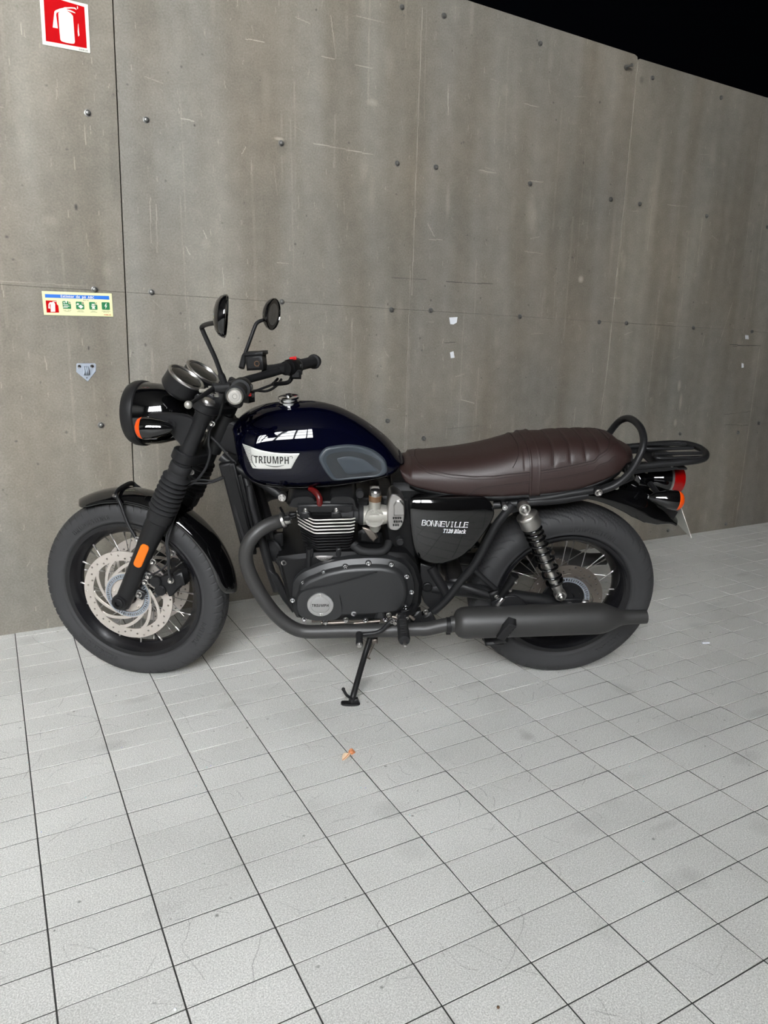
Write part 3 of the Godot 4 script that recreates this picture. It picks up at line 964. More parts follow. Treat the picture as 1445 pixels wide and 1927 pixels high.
func cockpit():
	# headlamp: bowl, rim, glass
	var hc := Vector3(0.085, 0.917, 0)
	var ax := Vector3(-1, -0.03, 0).normalized()
	var st := begin()
	lathe(st, hc, ax, [Vector2(0.00001, -0.135), Vector2(0.03, -0.132), Vector2(0.058, -0.115), Vector2(0.08, -0.085), Vector2(0.092, -0.045), Vector2(0.0965, 0.0), Vector2(0.0965, 0.012)], 48)
	var hl := part("headlamp", st, M.gloss_black, bike, STEER)
	st = begin()
	lathe(st, hc, ax, [Vector2(0.097, 0.006), Vector2(0.1005, 0.009), Vector2(0.102, 0.018), Vector2(0.100, 0.036), Vector2(0.094, 0.048), Vector2(0.088, 0.05), Vector2(0.086, 0.044)], 48)
	part("lamp_rim", st, M.satin_black, hl)
	st = begin()
	lathe(st, hc, ax, [Vector2(0.088, 0.04), Vector2(0.08, 0.052), Vector2(0.05, 0.062), Vector2(0.00001, 0.066)], 40)
	part("lamp_glass", st, M.lamp_glass, hl)
	# brackets that hold the lamp to the fork and carry the indicators
	for s: float in [1.0, -1.0]:
		st = begin()
		var poly := [Vector2(0.1395, 0.9346), Vector2(0.1561, 0.943), Vector2(0.2155, 0.9458), Vector2(0.2605, 0.9421), Vector2(0.2825, 0.9328), Vector2(0.3011, 0.9447), Vector2(0.3179, 0.9221), Vector2(0.3029, 0.8908), Vector2(0.2783, 0.854), Vector2(0.2536, 0.8212), Vector2(0.238, 0.829), Vector2(0.2347, 0.851), Vector2(0.2154, 0.8717), Vector2(0.2007, 0.8927), Vector2(0.1715, 0.9017)]
		pillow(st, spl2(poly, 4), [Vector2(0.004, 0.094), Vector2(0.0, 0.099), Vector2(0.0, 0.110), Vector2(0.003, 0.116), Vector2(0.008, 0.119)], Transform3D(Basis(Vector3.RIGHT, Vector3.UP, Vector3(0, 0, s)), Vector3.ZERO))
		var q := Vector3(0.2135, 0.9145, 0.125)
		lathe(st, Vector3(q.x, q.y, 0.112 * s), Vector3(0, 0, s), [Vector2(0.0165, 0), Vector2(0.0165, 0.008), Vector2(0.013, 0.012), Vector2(0.0085, 0.012), Vector2(0.008, 0.008), Vector2(0.00001, 0.008)], 24)
		part("headlamp_bracket", st, M.satin_black, bike, STEER)
		var e := Vector3(0.1456, 0.906, 0.155)
		st = begin()
		tube(st, PackedVector3Array([Vector3(q.x, q.y, 0.115 * s), Vector3(q.x - 0.02, q.y - 0.004, 0.14 * s), Vector3(q.x - 0.03, q.y - 0.006, 0.152 * s)]), 0.011, 12)
		part("indicator_stem", st, M.satin_black, bike, STEER)
		indicator("front_indicator", Vector3(e.x, e.y, 0.155 * s), Vector3(-0.99, -0.05, 0.05 * s), 0.0335, 0.088, STEER)
	# two round instruments
	var gn := Vector3(0.59, 0.807, 0)
	for s: float in [1.0, -1.0]:
		var gc := Vector3(0.243, 1.046, 0.062 * s)
		st = begin()
		lathe(st, gc, gn, [Vector2(0.00001, -0.062), Vector2(0.04, -0.06), Vector2(0.053, -0.05), Vector2(0.056, -0.044), Vector2(0.0555, -0.006), Vector2(0.0565, -0.004)], 40)
		var g := part("instrument", st, M.satin_black, bike, STEER)
		st = begin()
		lathe(st, gc, gn, [Vector2(0.0562, -0.006), Vector2(0.0578, -0.004), Vector2(0.0578, 0.0), Vector2(0.0555, 0.003), Vector2(0.0515, 0.003), Vector2(0.050, -0.001)], 48)
		part("bezel", st, M.steel, g)
		st = begin()
		lathe(st, gc, gn, [Vector2(0.051, -0.002), Vector2(0.04, 0.0012), Vector2(0.00001, 0.003)], 40)
		part("instrument_glass", st, M.glass_dark, g)
	st = begin()
	box(st, Vector3(0.262, 1.0, 0), Vector3(0.05, 0.02, 0.15), 0.006, Basis(Vector3(0, 0, 1), -0.63))
	box(st, Vector3(0.30, 0.985, 0.0), Vector3(0.07, 0.02, 0.06), 0.005, Basis(Vector3(0, 0, 1), -0.44))
	part("instrument_bracket", st, M.satin_black, bike, STEER)
	# handlebar
	st = begin()
	var half := [Vector3(0.352, 1.016, 0.0), Vector3(0.352, 1.016, 0.05), Vector3(0.366, 1.022, 0.10), Vector3(0.42, 1.036, 0.17), Vector3(0.478, 1.053, 0.245), Vector3(0.514, 1.0565, 0.385)]
	var pts := []
	for i in range(5, 0, -1): pts.append(Vector3(half[i].x, half[i].y, -half[i].z))
	for p in half: pts.append(p)
	tube(st, spl(pts, 6), 0.0125, 14)
	var bar := part("handlebar", st, M.satin_black, bike, STEER)
	st = begin()
	for s: float in [1.0, -1.0]:
		box(st, Vector3(0.348, 1.006, 0.042 * s), Vector3(0.044, 0.05, 0.034), 0.007, Basis(Vector3(0, 0, 1), -0.44))
		box(st, Vector3(0.336, 0.982, 0.042 * s), Vector3(0.036, 0.03, 0.034), 0.007, Basis(Vector3(0, 0, 1), -0.44))
	part("bar_clamp", st, M.satin_black, bar)
	for s: float in [1.0, -1.0]:
		var d: Vector3 = Vector3(0.036, 0.0035, 0.14 * s).normalized()
		var e := Vector3(0.514, 1.0565, 0.385 * s)
		st = begin()
		lathe(st, e, d, [Vector2(0.0125, -0.125), Vector2(0.026, -0.125), Vector2(0.026, -0.119), Vector2(0.0192, -0.117), Vector2(0.0185, -0.06), Vector2(0.0192, -0.014), Vector2(0.0245, -0.011), Vector2(0.0255, -0.004), Vector2(0.021, 0.0), Vector2(0.00001, 0.0)], 28)
		var grip := part("grip", st, M.rubber, bar)
		st = begin()
		lathe(st, e, d, [Vector2(0.0195, -0.002), Vector2(0.0205, 0.004), Vector2(0.0205, 0.010), Vector2(0.0175, 0.0125), Vector2(0.0165, 0.0105), Vector2(0.012, 0.0105), Vector2(0.0115, 0.0125), Vector2(0.006, 0.0125), Vector2(0.005, 0.011), Vector2(0.00001, 0.011)], 28)
		var we := part("bar_end", st, M.brushed if s > 0 else M.satin_black, grip)
		if s > 0: we.set_meta("label", "silver bar end weight")
		# switch block, clamped round the bar beside the grip
		var c := e - d * 0.152
		var fb := frame(d)
		st = begin()
		lathe(st, c, d, [Vector2(0.0125, -0.024), Vector2(0.024, -0.024), Vector2(0.0265, -0.02), Vector2(0.0265, -0.001), Vector2(0.0255, 0.0), Vector2(0.0265, 0.001), Vector2(0.0265, 0.02), Vector2(0.024, 0.024), Vector2(0.0125, 0.024)], 28)
		box(st, c + Vector3(0.012, -0.022, 0), Vector3(0.036, 0.03, 0.044), 0.007, Basis(Vector3.UP, -0.25 * s))
		lathe(st, c - d * 0.036, d, [Vector2(0.0125, -0.008), Vector2(0.022, -0.007), Vector2(0.0235, 0.0), Vector2(0.022, 0.007), Vector2(0.0125, 0.008)], 24)
		box(st, c + Vector3(-0.012, -0.006, 0), Vector3(0.034, 0.036, 0.04), 0.009, Basis(Vector3.UP, -0.25 * s))
		tube(st, spl([c + Vector3(0.0, -0.03, 0.0), c + Vector3(-0.012, -0.05, -0.01 * s), c + Vector3(-0.05, -0.052, -0.05 * s)], 5), 0.007, 10)
		var sw := part("switch_block", st, M.black_plastic, bar)
		st = begin()
		box(st, c + Vector3(0.027, 0.004, 0.005 * s), Vector3(0.01, 0.012, 0.012), 0.003)
		box(st, c + Vector3(0.03, -0.018, 0.0), Vector3(0.008, 0.010, 0.014), 0.002)
		part("switch", st, M.satin_black, sw)
		st = begin()
		if s < 0: box(st, c + Vector3(0.004, 0.028, 0.0), Vector3(0.022, 0.010, 0.014), 0.003, Basis(Vector3(0, 0, 1), 0.2))
		else: box(st, c + Vector3(0.028, -0.014, 0.016), Vector3(0.008, 0.008, 0.010), 0.002)
		var rs := part("switch", st, M.red_plastic, sw)
		rs.set_meta("label", "red switch")
		# lever with its perch
		var pv := Vector3(0.3909, 1.0442, 0.215)
		var tip := Vector3(0.3786, 1.0217, 0.36)
		var mid := Vector3(0.3841, 1.0322, 0.29)
		var perch := Vector3(pv.x, pv.y, pv.z * s)
		st = begin()
		tube(st, PackedVector3Array([e - d * 0.185, perch.lerp(e - d * 0.185, 0.45), perch]), [0.021, 0.014, 0.012], 14)
		lathe(st, perch, Vector3(0.3, 0.95, 0), [Vector2(0.00001, -0.014), Vector2(0.009, -0.014), Vector2(0.009, 0.014), Vector2(0.00001, 0.014)], 14)
		part("lever_perch", st, M.satin_black, bar)
		st = begin()
		var lp := spl([perch, Vector3(mid.x, mid.y, mid.z * s), Vector3(tip.x, tip.y, tip.z * s)], 8)
		var lr := []
		for i in lp.size(): lr.append(lerpf(0.0085, 0.0055, minf(1.0, i / 10.0)))
		tube(st, lp, lr, 12, false, 0.8)
		var lv := part("clutch_lever" if s > 0 else "brake_lever", st, M.satin_black, bar)
		st = begin()
		ball(st, Vector3(tip.x, tip.y, tip.z * s), 0.0105)
		part("lever_end", st, M.alu_white if s > 0 else M.satin_black, lv)
	# fluid reservoir on the right, silver adjuster on the left
	st = begin()
	var rc := Vector3(0.3709, 1.0694, -0.19)
	box(st, rc, Vector3(0.056, 0.05, 0.06), 0.009, Basis(Vector3(0, 0, 1), 0.1))
	box(st, rc + Vector3(0.0, 0.027, 0.0), Vector3(0.062, 0.012, 0.064), 0.005, Basis(Vector3(0, 0, 1), 0.1))
	var res := part("brake_reservoir", st, M.satin_black, bike, STEER)
	st = begin()
	lathe(st, rc + Vector3(0.012, -0.002, 0.0285), Vector3(0.0, 0, 1), [Vector2(0.009, -0.002), Vector2(0.009, 0.004), Vector2(0.007, 0.004), Vector2(0.006, 0.001), Vector2(0.00001, 0.001)], 18)
	var sg_glass := part("sight_glass", st, M.brass_brown, res)
	st = begin()
	box(st, Vector3(0.3803, 1.0363, 0.2), Vector3(0.02, 0.016, 0.05), 0.004, Basis(Vector3.UP, 0.5))
	box(st, Vector3(0.3903, 1.0248, 0.2), Vector3(0.012, 0.014, 0.012), 0.003)
	lathe(st, Vector3(0.3674, 1.0336, 0.2), Vector3(-0.9, -0.1, -0.3), [Vector2(0.00001, -0.015), Vector2(0.008, -0.015), Vector2(0.008, 0.006), Vector2(0.0055, 0.01), Vector2(0.0055, 0.03), Vector2(0.00001, 0.03)], 14)
	part("clutch_adjuster", st, M.alu_white, bike, STEER)
	# mirrors
	for s: float in [1.0, -1.0]:
		var mc := Vector3(0.477, 1.244, 0.35) if s > 0 else Vector3(0.39, 1.214, -0.30)
		var mn := Vector3(0.955, -0.09, -0.29) if s > 0 else Vector3(0.975, -0.10, 0.14)
		var path := [Vector3(0.4157, 1.0682, 0.215), Vector3(0.4052, 1.1221, 0.232), Vector3(0.392, 1.1646, 0.245), Vector3(0.3809, 1.2003, 0.255), Vector3(0.383, 1.2079, 0.262), Vector3(0.3968, 1.2144, 0.275), Vector3(0.4211, 1.2205, 0.3), Vector3(0.4469, 1.2251, 0.325)]
		if s < 0: path = [Vector3(0.3297, 1.0749, -0.185), Vector3(0.3309, 1.0925, -0.197), Vector3(0.3391, 1.1327, -0.222), Vector3(0.3496, 1.1758, -0.245), Vector3(0.354, 1.1863, -0.252), Vector3(0.3617, 1.1926, -0.262), Vector3(0.3684, 1.195, -0.275), Vector3(0.3757, 1.1964, -0.288)]
		st = begin()
		var pp := spl(path, 5)
		pp.append(mc - mn.normalized() * 0.010)
		tube(st, pp, 0.0062, 12)
		lathe(st, path[0], path[1] - path[0], [Vector2(0.00001, -0.03), Vector2(0.010, -0.03), Vector2(0.0105, 0.012), Vector2(0.0085, 0.018), Vector2(0.00001, 0.02)], 6)
		var o := part("mirror", st, M.satin_black, bike, STEER)
		st = begin()
		lathe(st, mc, mn, [Vector2(0.00001, -0.024), Vector2(0.018, -0.0235), Vector2(0.036, -0.018), Vector2(0.047, -0.009), Vector2(0.0515, 0.0), Vector2(0.0522, 0.006), Vector2(0.0495, 0.008), Vector2(0.0485, 0.005)], 48)
		part("mirror_shell", st, M.gloss_black, o)
		st = begin()
		lathe(st, mc, mn, [Vector2(0.049, 0.0045), Vector2(0.03, 0.0052), Vector2(0.00001, 0.0055)], 48)
		part("mirror_glass", st, M.mirror, o)
	# cables that hang in front of the frame
	for path in [[Vector3(0.4384, 1.0099, -0.24), Vector3(0.4331, 0.9934, -0.2), Vector3(0.4169, 0.9831, -0.15), Vector3(0.3878, 0.9888, -0.1), Vector3(0.3656, 0.9669, -0.04), Vector3(0.3462, 0.9272, 0)], [Vector3(0.4258, 1.0117, -0.24), Vector3(0.4182, 0.9974, -0.2), Vector3(0.4052, 0.9929, -0.12), Vector3(0.3862, 0.9847, -0.05), Vector3(0.3405, 0.9438, 0.02), Vector3(0.3152, 0.9127, 0.03)], [Vector3(0.3984, 1.0336, 0.16), Vector3(0.3769, 0.9931, 0.12), Vector3(0.3456, 0.9415, 0.08), Vector3(0.3099, 0.8923, 0.065), Vector3(0.3055, 0.8527, 0.07), Vector3(0.3087, 0.8212, 0.07), Vector3(0.2925, 0.7742, 0.07), Vector3(0.2527, 0.7266, 0.06), Vector3(0.2082, 0.6966, 0.05)], [Vector3(0.3028, 0.8708, 0.05), Vector3(0.3318, 0.8466, 0.055), Vector3(0.3605, 0.818, 0.06), Vector3(0.3875, 0.7926, 0.06)]]:
		st = begin()
		tube(st, spl(path, 6), 0.0042, 8)
		part("cable", st, M.rubber, bike, STEER)
	# two cables that end at a silver nut below the tank, and pinch bolts of the lower yoke
	for path in [[Vector3(0.2201, 0.7056, 0.07), Vector3(0.2406, 0.727, 0.065), Vector3(0.2722, 0.7338, 0.06), Vector3(0.308, 0.7319, 0.055), Vector3(0.3349, 0.742, 0.05)], [Vector3(0.2275, 0.7161, 0.08), Vector3(0.2569, 0.7241, 0.07), Vector3(0.2907, 0.724, 0.06), Vector3(0.3175, 0.7313, 0.055), Vector3(0.3372, 0.7408, 0.05)]]:
		st = begin()
		tube(st, spl(path, 6), 0.003, 8)
		part("cable", st, M.rubber, bike, STEER)
	st = begin()
	tube(st, [Vector3(0.3079, 0.7296, 0.055), Vector3(0.326, 0.7372, 0.052), Vector3(0.3446, 0.7474, 0.05)], 0.0055, 10)
	part("cable_sleeve", st, M.rubber, bike, STEER)
	for q in [Vector3(0.3523, 0.7517, 0.055), Vector3(0.2527, 0.7622, 0.085), Vector3(0.3261, 0.9163, 0.085)]:
		st = begin()
		bolt_shape(st, q, Vector3(0, 0, 1), 0.0062, 0.010)
		part("bolt", st, M.steel, bike, STEER)


# ---- tank: half width, top and underside along x; sections are rounded shields
const TANK_TOP := [Vector2(0.3499, 0.8736), Vector2(0.3611, 0.9044), Vector2(0.3828, 0.9256), Vector2(0.4049, 0.9405), Vector2(0.4223, 0.9482), Vector2(0.4569, 0.9597), Vector2(0.4954, 0.9664), Vector2(0.5466, 0.9701), Vector2(0.5979, 0.9708), Vector2(0.6321, 0.9659), Vector2(0.6664, 0.9571), Vector2(0.6987, 0.9442), Vector2(0.7313, 0.9276), Vector2(0.7641, 0.9073), Vector2(0.7974, 0.8831), Vector2(0.8243, 0.8605), Vector2(0.847, 0.8376), Vector2(0.8656, 0.8145), Vector2(0.8774, 0.7934), Vector2(0.8836, 0.7721)]
const TANK_LOW := [Vector2(0.3679, 0.8922), Vector2(0.3693, 0.8663), Vector2(0.3723, 0.8269), Vector2(0.3777, 0.7981), Vector2(0.3869, 0.7758), Vector2(0.4004, 0.7555), Vector2(0.4186, 0.7411), Vector2(0.4517, 0.7285), Vector2(0.4979, 0.7229), Vector2(0.5614, 0.721), Vector2(0.6252, 0.7242), Vector2(0.6678, 0.7272), Vector2(0.7105, 0.7326), Vector2(0.7531, 0.7398), Vector2(0.7956, 0.7493), Vector2(0.8253, 0.7587), Vector2(0.8505, 0.7694), Vector2(0.8638, 0.7818), Vector2(0.8716, 0.8)]
const TANK_X0 := 0.356
const TANK_X1 := 0.889

func along(list: Array, x: float) -> float:
	for i in list.size() - 1:
		if x <= list[i + 1].x or i == list.size() - 2:
			var t := clampf((x - list[i].x) / maxf(0.0001, list[i + 1].x - list[i].x), 0.0, 1.0)
			return lerpf(list[i].y, list[i + 1].y, t)
	return list[0].y

func tank_half(x: float) -> float:
	var t := (x - TANK_X0) / (TANK_X1 - TANK_X0)
	var w := lerpf(0.132, 0.112, smoothstep(0.35, 0.95, t))
	var f := clampf(t / 0.17, 0.0, 1.0)
	var r := clampf((1.0 - t) / 0.13, 0.0, 1.0)
	return w * pow(1.0 - pow(1.0 - f, 2.2), 0.5) * pow(1.0 - pow(1.0 - r, 2.0), 0.5)

func tank_at(x: float, a: float) -> Vector3:      # a from 0 (ridge) to PI (underside), near side
	var top := along(TANK_TOP, x)
	var low := along(TANK_LOW, x)
	var y_mid := lerpf(low, top, 0.36)
	var c := cos(a)
	var y := y_mid + ((top - y_mid) * pow(absf(c), 0.92) if c > 0 else -(y_mid - low) * pow(absf(c), 0.62))
	var z := tank_half(x) * pow(absf(sin(a)), 0.86 if c > 0 else 0.55)
	var e := clampf((TANK_X1 - x) / 0.035, 0.0, 1.0)
	y = lerpf(lerpf(low, top, 0.5), y, sqrt(e * (2.0 - e)))
	# hollow for the knee
	var k := exp(-pow((x - 0.745) / 0.10, 2.0) - pow((y - 0.80) / 0.075, 2.0))
	return Vector3(x, y, z - 0.013 * k * sin(a))

func tank_z(x: float, y: float) -> float:
	var lo := 0.0
	var hi := PI
	for i in 24:
		var m := (lo + hi) * 0.5
		if tank_at(x, m).y > y: lo = m
		else: hi = m
	return tank_at(x, lo).z

# A star-shaped patch that follows a surface: scales of the outline, with heights above it
func patch(st: SurfaceTool, poly: PackedVector2Array, depth: Callable, levels: Array, side := 1.0):
	var c := Vector2.ZERO
	for p in poly: c += p
	c /= poly.size()
	var rows := []
	var flat := []
	for l in levels:
		var row := PackedVector3Array()
		for p in poly:
			var q := c.lerp(p, l.x)
			row.append(Vector3(q.x, q.y, side * (depth.call(q.x, q.y) + l.y)))
		if rows.size() > 1 and l.z > 0.0: flat.append(rows.size() - 1)
		rows.append(row)
	skin(st, rows, true, false, true, false, flat)

func tank():
	var st := begin()
	var rows := []
	for i in 61:
		var t := i / 60.0
		t = 0.5 - 0.5 * cos(PI * t)
		var x := lerpf(TANK_X0 + 0.0005, TANK_X1 - 0.0005, t)
		var row := PackedVector3Array()
		for k in 37: row.append(tank_at(x, PI * k / 36.0))
		for k in range(35, 0, -1):
			var p := tank_at(x, PI * k / 36.0)
			row.append(Vector3(p.x, p.y, -p.z))
		rows.append(row)
	skin(st, rows)
	var o := part("fuel_tank", st, M.tank_paint, bike)
	# welded seam round the underside
	st = begin()
	for s: float in [1.0, -1.0]:
		var pts := []
		for i in 40:
			var x := lerpf(TANK_X0 + 0.004, TANK_X1 - 0.02, i / 39.0)
			var p := tank_at(x, PI * 0.86)
			pts.append(Vector3(p.x, p.y - 0.001, (p.z + 0.002) * s))
		tube(st, pts, 0.004, 8)
	part("tank_seam", st, M.gloss_black, o)
	# filler cap
	st = begin()
	var cp := Vector3(0.5291, 0.9758, 0)
	cp.y -= 0.004
	var cd := Vector3(-0.06, 1, 0)
	lathe(st, cp, cd, [Vector2(0.031, -0.02), Vector2(0.031, 0.002), Vector2(0.0295, 0.004), Vector2(0.027, 0.005), Vector2(0.027, 0.0105), Vector2(0.0325, 0.012), Vector2(0.033, 0.0145), Vector2(0.031, 0.017), Vector2(0.02, 0.0185), Vector2(0.0115, 0.0185), Vector2(0.011, 0.0225), Vector2(0.0095, 0.024), Vector2(0.00001, 0.024)], 40)
	part("filler_cap", st, M.chrome, o)
	# badges, knee pads
	for s: float in [1.0, -1.0]:
		var outline := [Vector2(0.3966, 0.8721), Vector2(0.4095, 0.8709), Vector2(0.4236, 0.8685), Vector2(0.4436, 0.8626), Vector2(0.4638, 0.8581), Vector2(0.4881, 0.8539), Vector2(0.5125, 0.852), Vector2(0.5411, 0.8514), Vector2(0.5666, 0.8521), Vector2(0.5636, 0.8473), Vector2(0.555, 0.8332), Vector2(0.5477, 0.8199), Vector2(0.5408, 0.8057), Vector2(0.5193, 0.8042), Vector2(0.5027, 0.8037), Vector2(0.4698, 0.8038), Vector2(0.4451, 0.8041), Vector2(0.4266, 0.8048), Vector2(0.4218, 0.8144), Vector2(0.4156, 0.8297), Vector2(0.4083, 0.8471), Vector2(0.4021, 0.8614)]
		st = begin()
		patch(st, PackedVector2Array(outline), tank_z, [Vector3(1.0, -0.004, 0), Vector3(1.0, 0.0025, 1), Vector3(0.985, 0.0036, 1), Vector3(0.90, 0.0036, 0), Vector3(0.7, 0.0036, 0), Vector3(0.45, 0.0036, 0), Vector3(0.2, 0.0036, 0)], s)
		var badge := part("tank_badge", st, M.badge_silver, o)
		badge.set_meta("label", "silver wing-shaped badge with black lettering")
		st = begin()
		var tc := Vector3(0.484, 0.8321, 0.13)
		var way := func(p: Vector3):
			var q := Vector2(tc.x + p.x * s, tc.y + p.y - p.x * 0.02 * s)
			return Vector3(q.x, q.y, s * (tank_z(q.x, q.y) + 0.0040 + p.z))
		letters(st, "TRIUMPH", 0.0225, way, 0.0012, "Droid Sans", true, 0.0, 0.104)
		var sw := []
		for i in 17:
			var u := -1.0 + i / 8.0
			sw.append(way.call(Vector3(0.008 + u * 0.028, -0.0135 - 0.0065 * (1.0 - u * u), 0.0006)))
		var swr := []
		for i in 17: swr.append(0.0004 + 0.0009 * (1.0 - pow(-1.0 + i / 8.0, 2.0)))
		tube(st, sw, swr, 6)
		part("badge_lettering", st, M.black_print, badge)
		# engraved lines at the badge's front end, a fine inner outline
		st = begin()
		for i in 11:
			var a := Vector2(outline[0].x + 0.004 + i * 0.0011, outline[0].y - 0.004 - i * 0.0043)
			var b := Vector2(a.x + 0.022 - i * 0.0004, a.y - 0.0022)
			var ln := []
			for k in 5:
				var q := a.lerp(b, k / 4.0)
				ln.append(Vector3(q.x, q.y, s * (tank_z(q.x, q.y) + 0.0037)))
			tube(st, ln, 0.0006, 4)
		var curl := []
		for q in [Vector2(0.4329, 0.8426), Vector2(0.4286, 0.846), Vector2(0.4243, 0.8407), Vector2(0.425, 0.8298), Vector2(0.4301, 0.818), Vector2(0.4372, 0.8102)]: curl.append(Vector3(q.x, q.y, s * (tank_z(q.x, q.y) + 0.004)))
		tube(st, spl(curl, 4), 0.0009, 5)
		curl = []
		for q in [Vector2(0.536, 0.8418), Vector2(0.541, 0.8444), Vector2(0.545, 0.8418), Vector2(0.5441, 0.8375)]: curl.append(Vector3(q.x, q.y, s * (tank_z(q.x, q.y) + 0.004)))
		tube(st, spl(curl, 4), 0.0008, 5)
		part("badge_engraving", st, M.satin_black, badge)
		# knee pad
		var ring := spl2([Vector2(0.6227, 0.8331), Vector2(0.627, 0.8507), Vector2(0.6416, 0.8661), Vector2(0.6643, 0.8711), Vector2(0.7096, 0.8733), Vector2(0.7551, 0.865), Vector2(0.7928, 0.8479), Vector2(0.8205, 0.8238), Vector2(0.8284, 0.7971), Vector2(0.8238, 0.7813), Vector2(0.803, 0.7689), Vector2(0.7524, 0.7635), Vector2(0.7103, 0.7605), Vector2(0.6808, 0.7589), Vector2(0.664, 0.762), Vector2(0.6535, 0.7732), Vector2(0.637, 0.8)], 4)
		st = begin()
		patch(st, ring, tank_z, [Vector3(1.0, -0.004, 0), Vector3(1.0, 0.0025, 1), Vector3(0.97, 0.006, 0), Vector3(0.93, 0.0078, 0), Vector3(0.87, 0.0072, 0), Vector3(0.83, 0.0052, 1), Vector3(0.5, 0.005, 0), Vector3(0.2, 0.005, 0)], s)
		var pad := part("knee_pad", st, M.pad_rubber, o)
		# ribbed field round a smooth middle
		st = begin()
		var inner := spl2([Vector2(0.6442, 0.8245), Vector2(0.6455, 0.8399), Vector2(0.658, 0.851), Vector2(0.6931, 0.8544), Vector2(0.7263, 0.8525), Vector2(0.7596, 0.8445), Vector2(0.7911, 0.8302), Vector2(0.8146, 0.8104), Vector2(0.8226, 0.7948), Vector2(0.8175, 0.7812), Vector2(0.7902, 0.7733), Vector2(0.7355, 0.7684), Vector2(0.6892, 0.7662), Vector2(0.6724, 0.7688), Vector2(0.6619, 0.7867), Vector2(0.6516, 0.8068)], 4)
		var lo := inner[0]
		var hi := inner[0]
		for p in inner:
			lo = lo.min(p)
			hi = hi.max(p)
		var core := spl2([Vector2(0.6766, 0.8314), Vector2(0.6891, 0.8368), Vector2(0.714, 0.8388), Vector2(0.7515, 0.8285), Vector2(0.7769, 0.8109), Vector2(0.7962, 0.7914), Vector2(0.7773, 0.7868), Vector2(0.7479, 0.7847), Vector2(0.7227, 0.7818), Vector2(0.7038, 0.7862), Vector2(0.6912, 0.8049)], 4)
		var n := 0
		for i in range(-60, 140):
			var run := []
			for k in 200:
				var q := Vector2(lo.x - 0.02 + k * 0.0011, lo.y + i * 0.0021 - k * 0.00082)
				var inside := Geometry2D.is_point_in_polygon(q, inner) and not Geometry2D.is_point_in_polygon(q, core)
				if inside: run.append(Vector3(q.x, q.y, s * (tank_z(q.x, q.y) + 0.0052)))
				if (not inside or k == 199) and run.size():
					if run.size() > 1: tube(st, [run[0], run[run.size() / 2], run[run.size() - 1]] if run.size() > 2 else run, 0.0008, 4)
					run = []
		var ribs := part("pad_ribs", st, M.mesh_rubber, pad)
		ribs.set_meta("kind", "stuff")
		st = begin()
		patch(st, core, tank_z, [Vector3(1.0, 0.004, 0), Vector3(1.0, 0.006, 1), Vector3(0.95, 0.007, 1), Vector3(0.5, 0.0072, 0), Vector3(0.2, 0.0072, 0)], s)
		part("pad_centre", st, M.pad_rubber, pad)

# ---- seat
const SEAT_TOP := [Vector2(0.8982, 0.7892), Vector2(0.9015, 0.8006), Vector2(0.9342, 0.8039), Vector2(0.9717, 0.8077), Vector2(1.0512, 0.8169), Vector2(1.1164, 0.8284), Vector2(1.1673, 0.8412), Vector2(1.2131, 0.8564), Vector2(1.2359, 0.864), Vector2(1.2639, 0.8672), Vector2(1.3105, 0.8726), Vector2(1.3759, 0.8796), Vector2(1.4371, 0.8827), Vector2(1.4916, 0.8833)]
const SEAT_TOP_REAR := [Vector2(1.4414, 0.8828), Vector2(1.4699, 0.8831), Vector2(1.5033, 0.882), Vector2(1.5251, 0.8798), Vector2(1.5474, 0.8742), Vector2(1.5632, 0.8655), Vector2(1.5757, 0.8533)]
const SEAT_LOW := [Vector2(0.8684, 0.7835), Vector2(0.8745, 0.7644), Vector2(0.884, 0.7491), Vector2(0.9025, 0.7371), Vector2(0.9254, 0.729), Vector2(0.9619, 0.7205), Vector2(1.0123, 0.712), Vector2(1.0673, 0.7075), Vector2(1.1221, 0.7063), Vector2(1.177, 0.7071), Vector2(1.2364, 0.71), Vector2(1.2912, 0.7138), Vector2(1.3503, 0.7201), Vector2(1.4046, 0.7283), Vector2(1.4698, 0.741)]
const SEAT_LOW_REAR := [Vector2(1.4238, 0.7313), Vector2(1.459, 0.7443), Vector2(1.4937, 0.7593), Vector2(1.5194, 0.7726), Vector2(1.5489, 0.7898), Vector2(1.566, 0.8117)]
const SEAT_X0 := 0.866
const SEAT_X1 := 1.607
const PLEATS := [1.242, 1.3325, 1.383, 1.430, 1.4745, 1.516, 1.56]
var seat_top := []
var seat_low := []
var seam_high := [Vector2(0.8719, 0.8438), Vector2(0.8861, 0.843), Vector2(0.8948, 0.8243), Vector2(0.9143, 0.8047), Vector2(0.9588, 0.7894), Vector2(1.0266, 0.7818), Vector2(1.0898, 0.7804), Vector2(1.1527, 0.7847), Vector2(1.1928, 0.7913), Vector2(1.2734, 0.801), Vector2(1.3491, 0.8131), Vector2(1.4112, 0.8251), Vector2(1.4574, 0.8355)]
const SEAM_LOW := [Vector2(1.0686, 0.7096), Vector2(1.0833, 0.7268), Vector2(1.1003, 0.7415), Vector2(1.1178, 0.7489), Vector2(1.1535, 0.755), Vector2(1.2161, 0.7641), Vector2(1.2832, 0.7733), Vector2(1.3502, 0.7834), Vector2(1.4143, 0.7974), Vector2(1.4586, 0.8059)]

func seat_half(x: float) -> float:
	var t := (x - SEAT_X0) / (SEAT_X1 - SEAT_X0)
	var w := lerpf(0.112, 0.137, smoothstep(0.0, 0.45, t))
	w = lerpf(w, 0.124, smoothstep(0.6, 1.0, t))
	var f := clampf(t / 0.07, 0.0, 1.0)
	var r := clampf((1.0 - t) / 0.16, 0.0, 1.0)
	return w * (0.55 + 0.45 * sqrt(1.0 - (1.0 - f) * (1.0 - f))) * (0.12 + 0.88 * pow(1.0 - pow(1.0 - r, 2.3), 0.5))

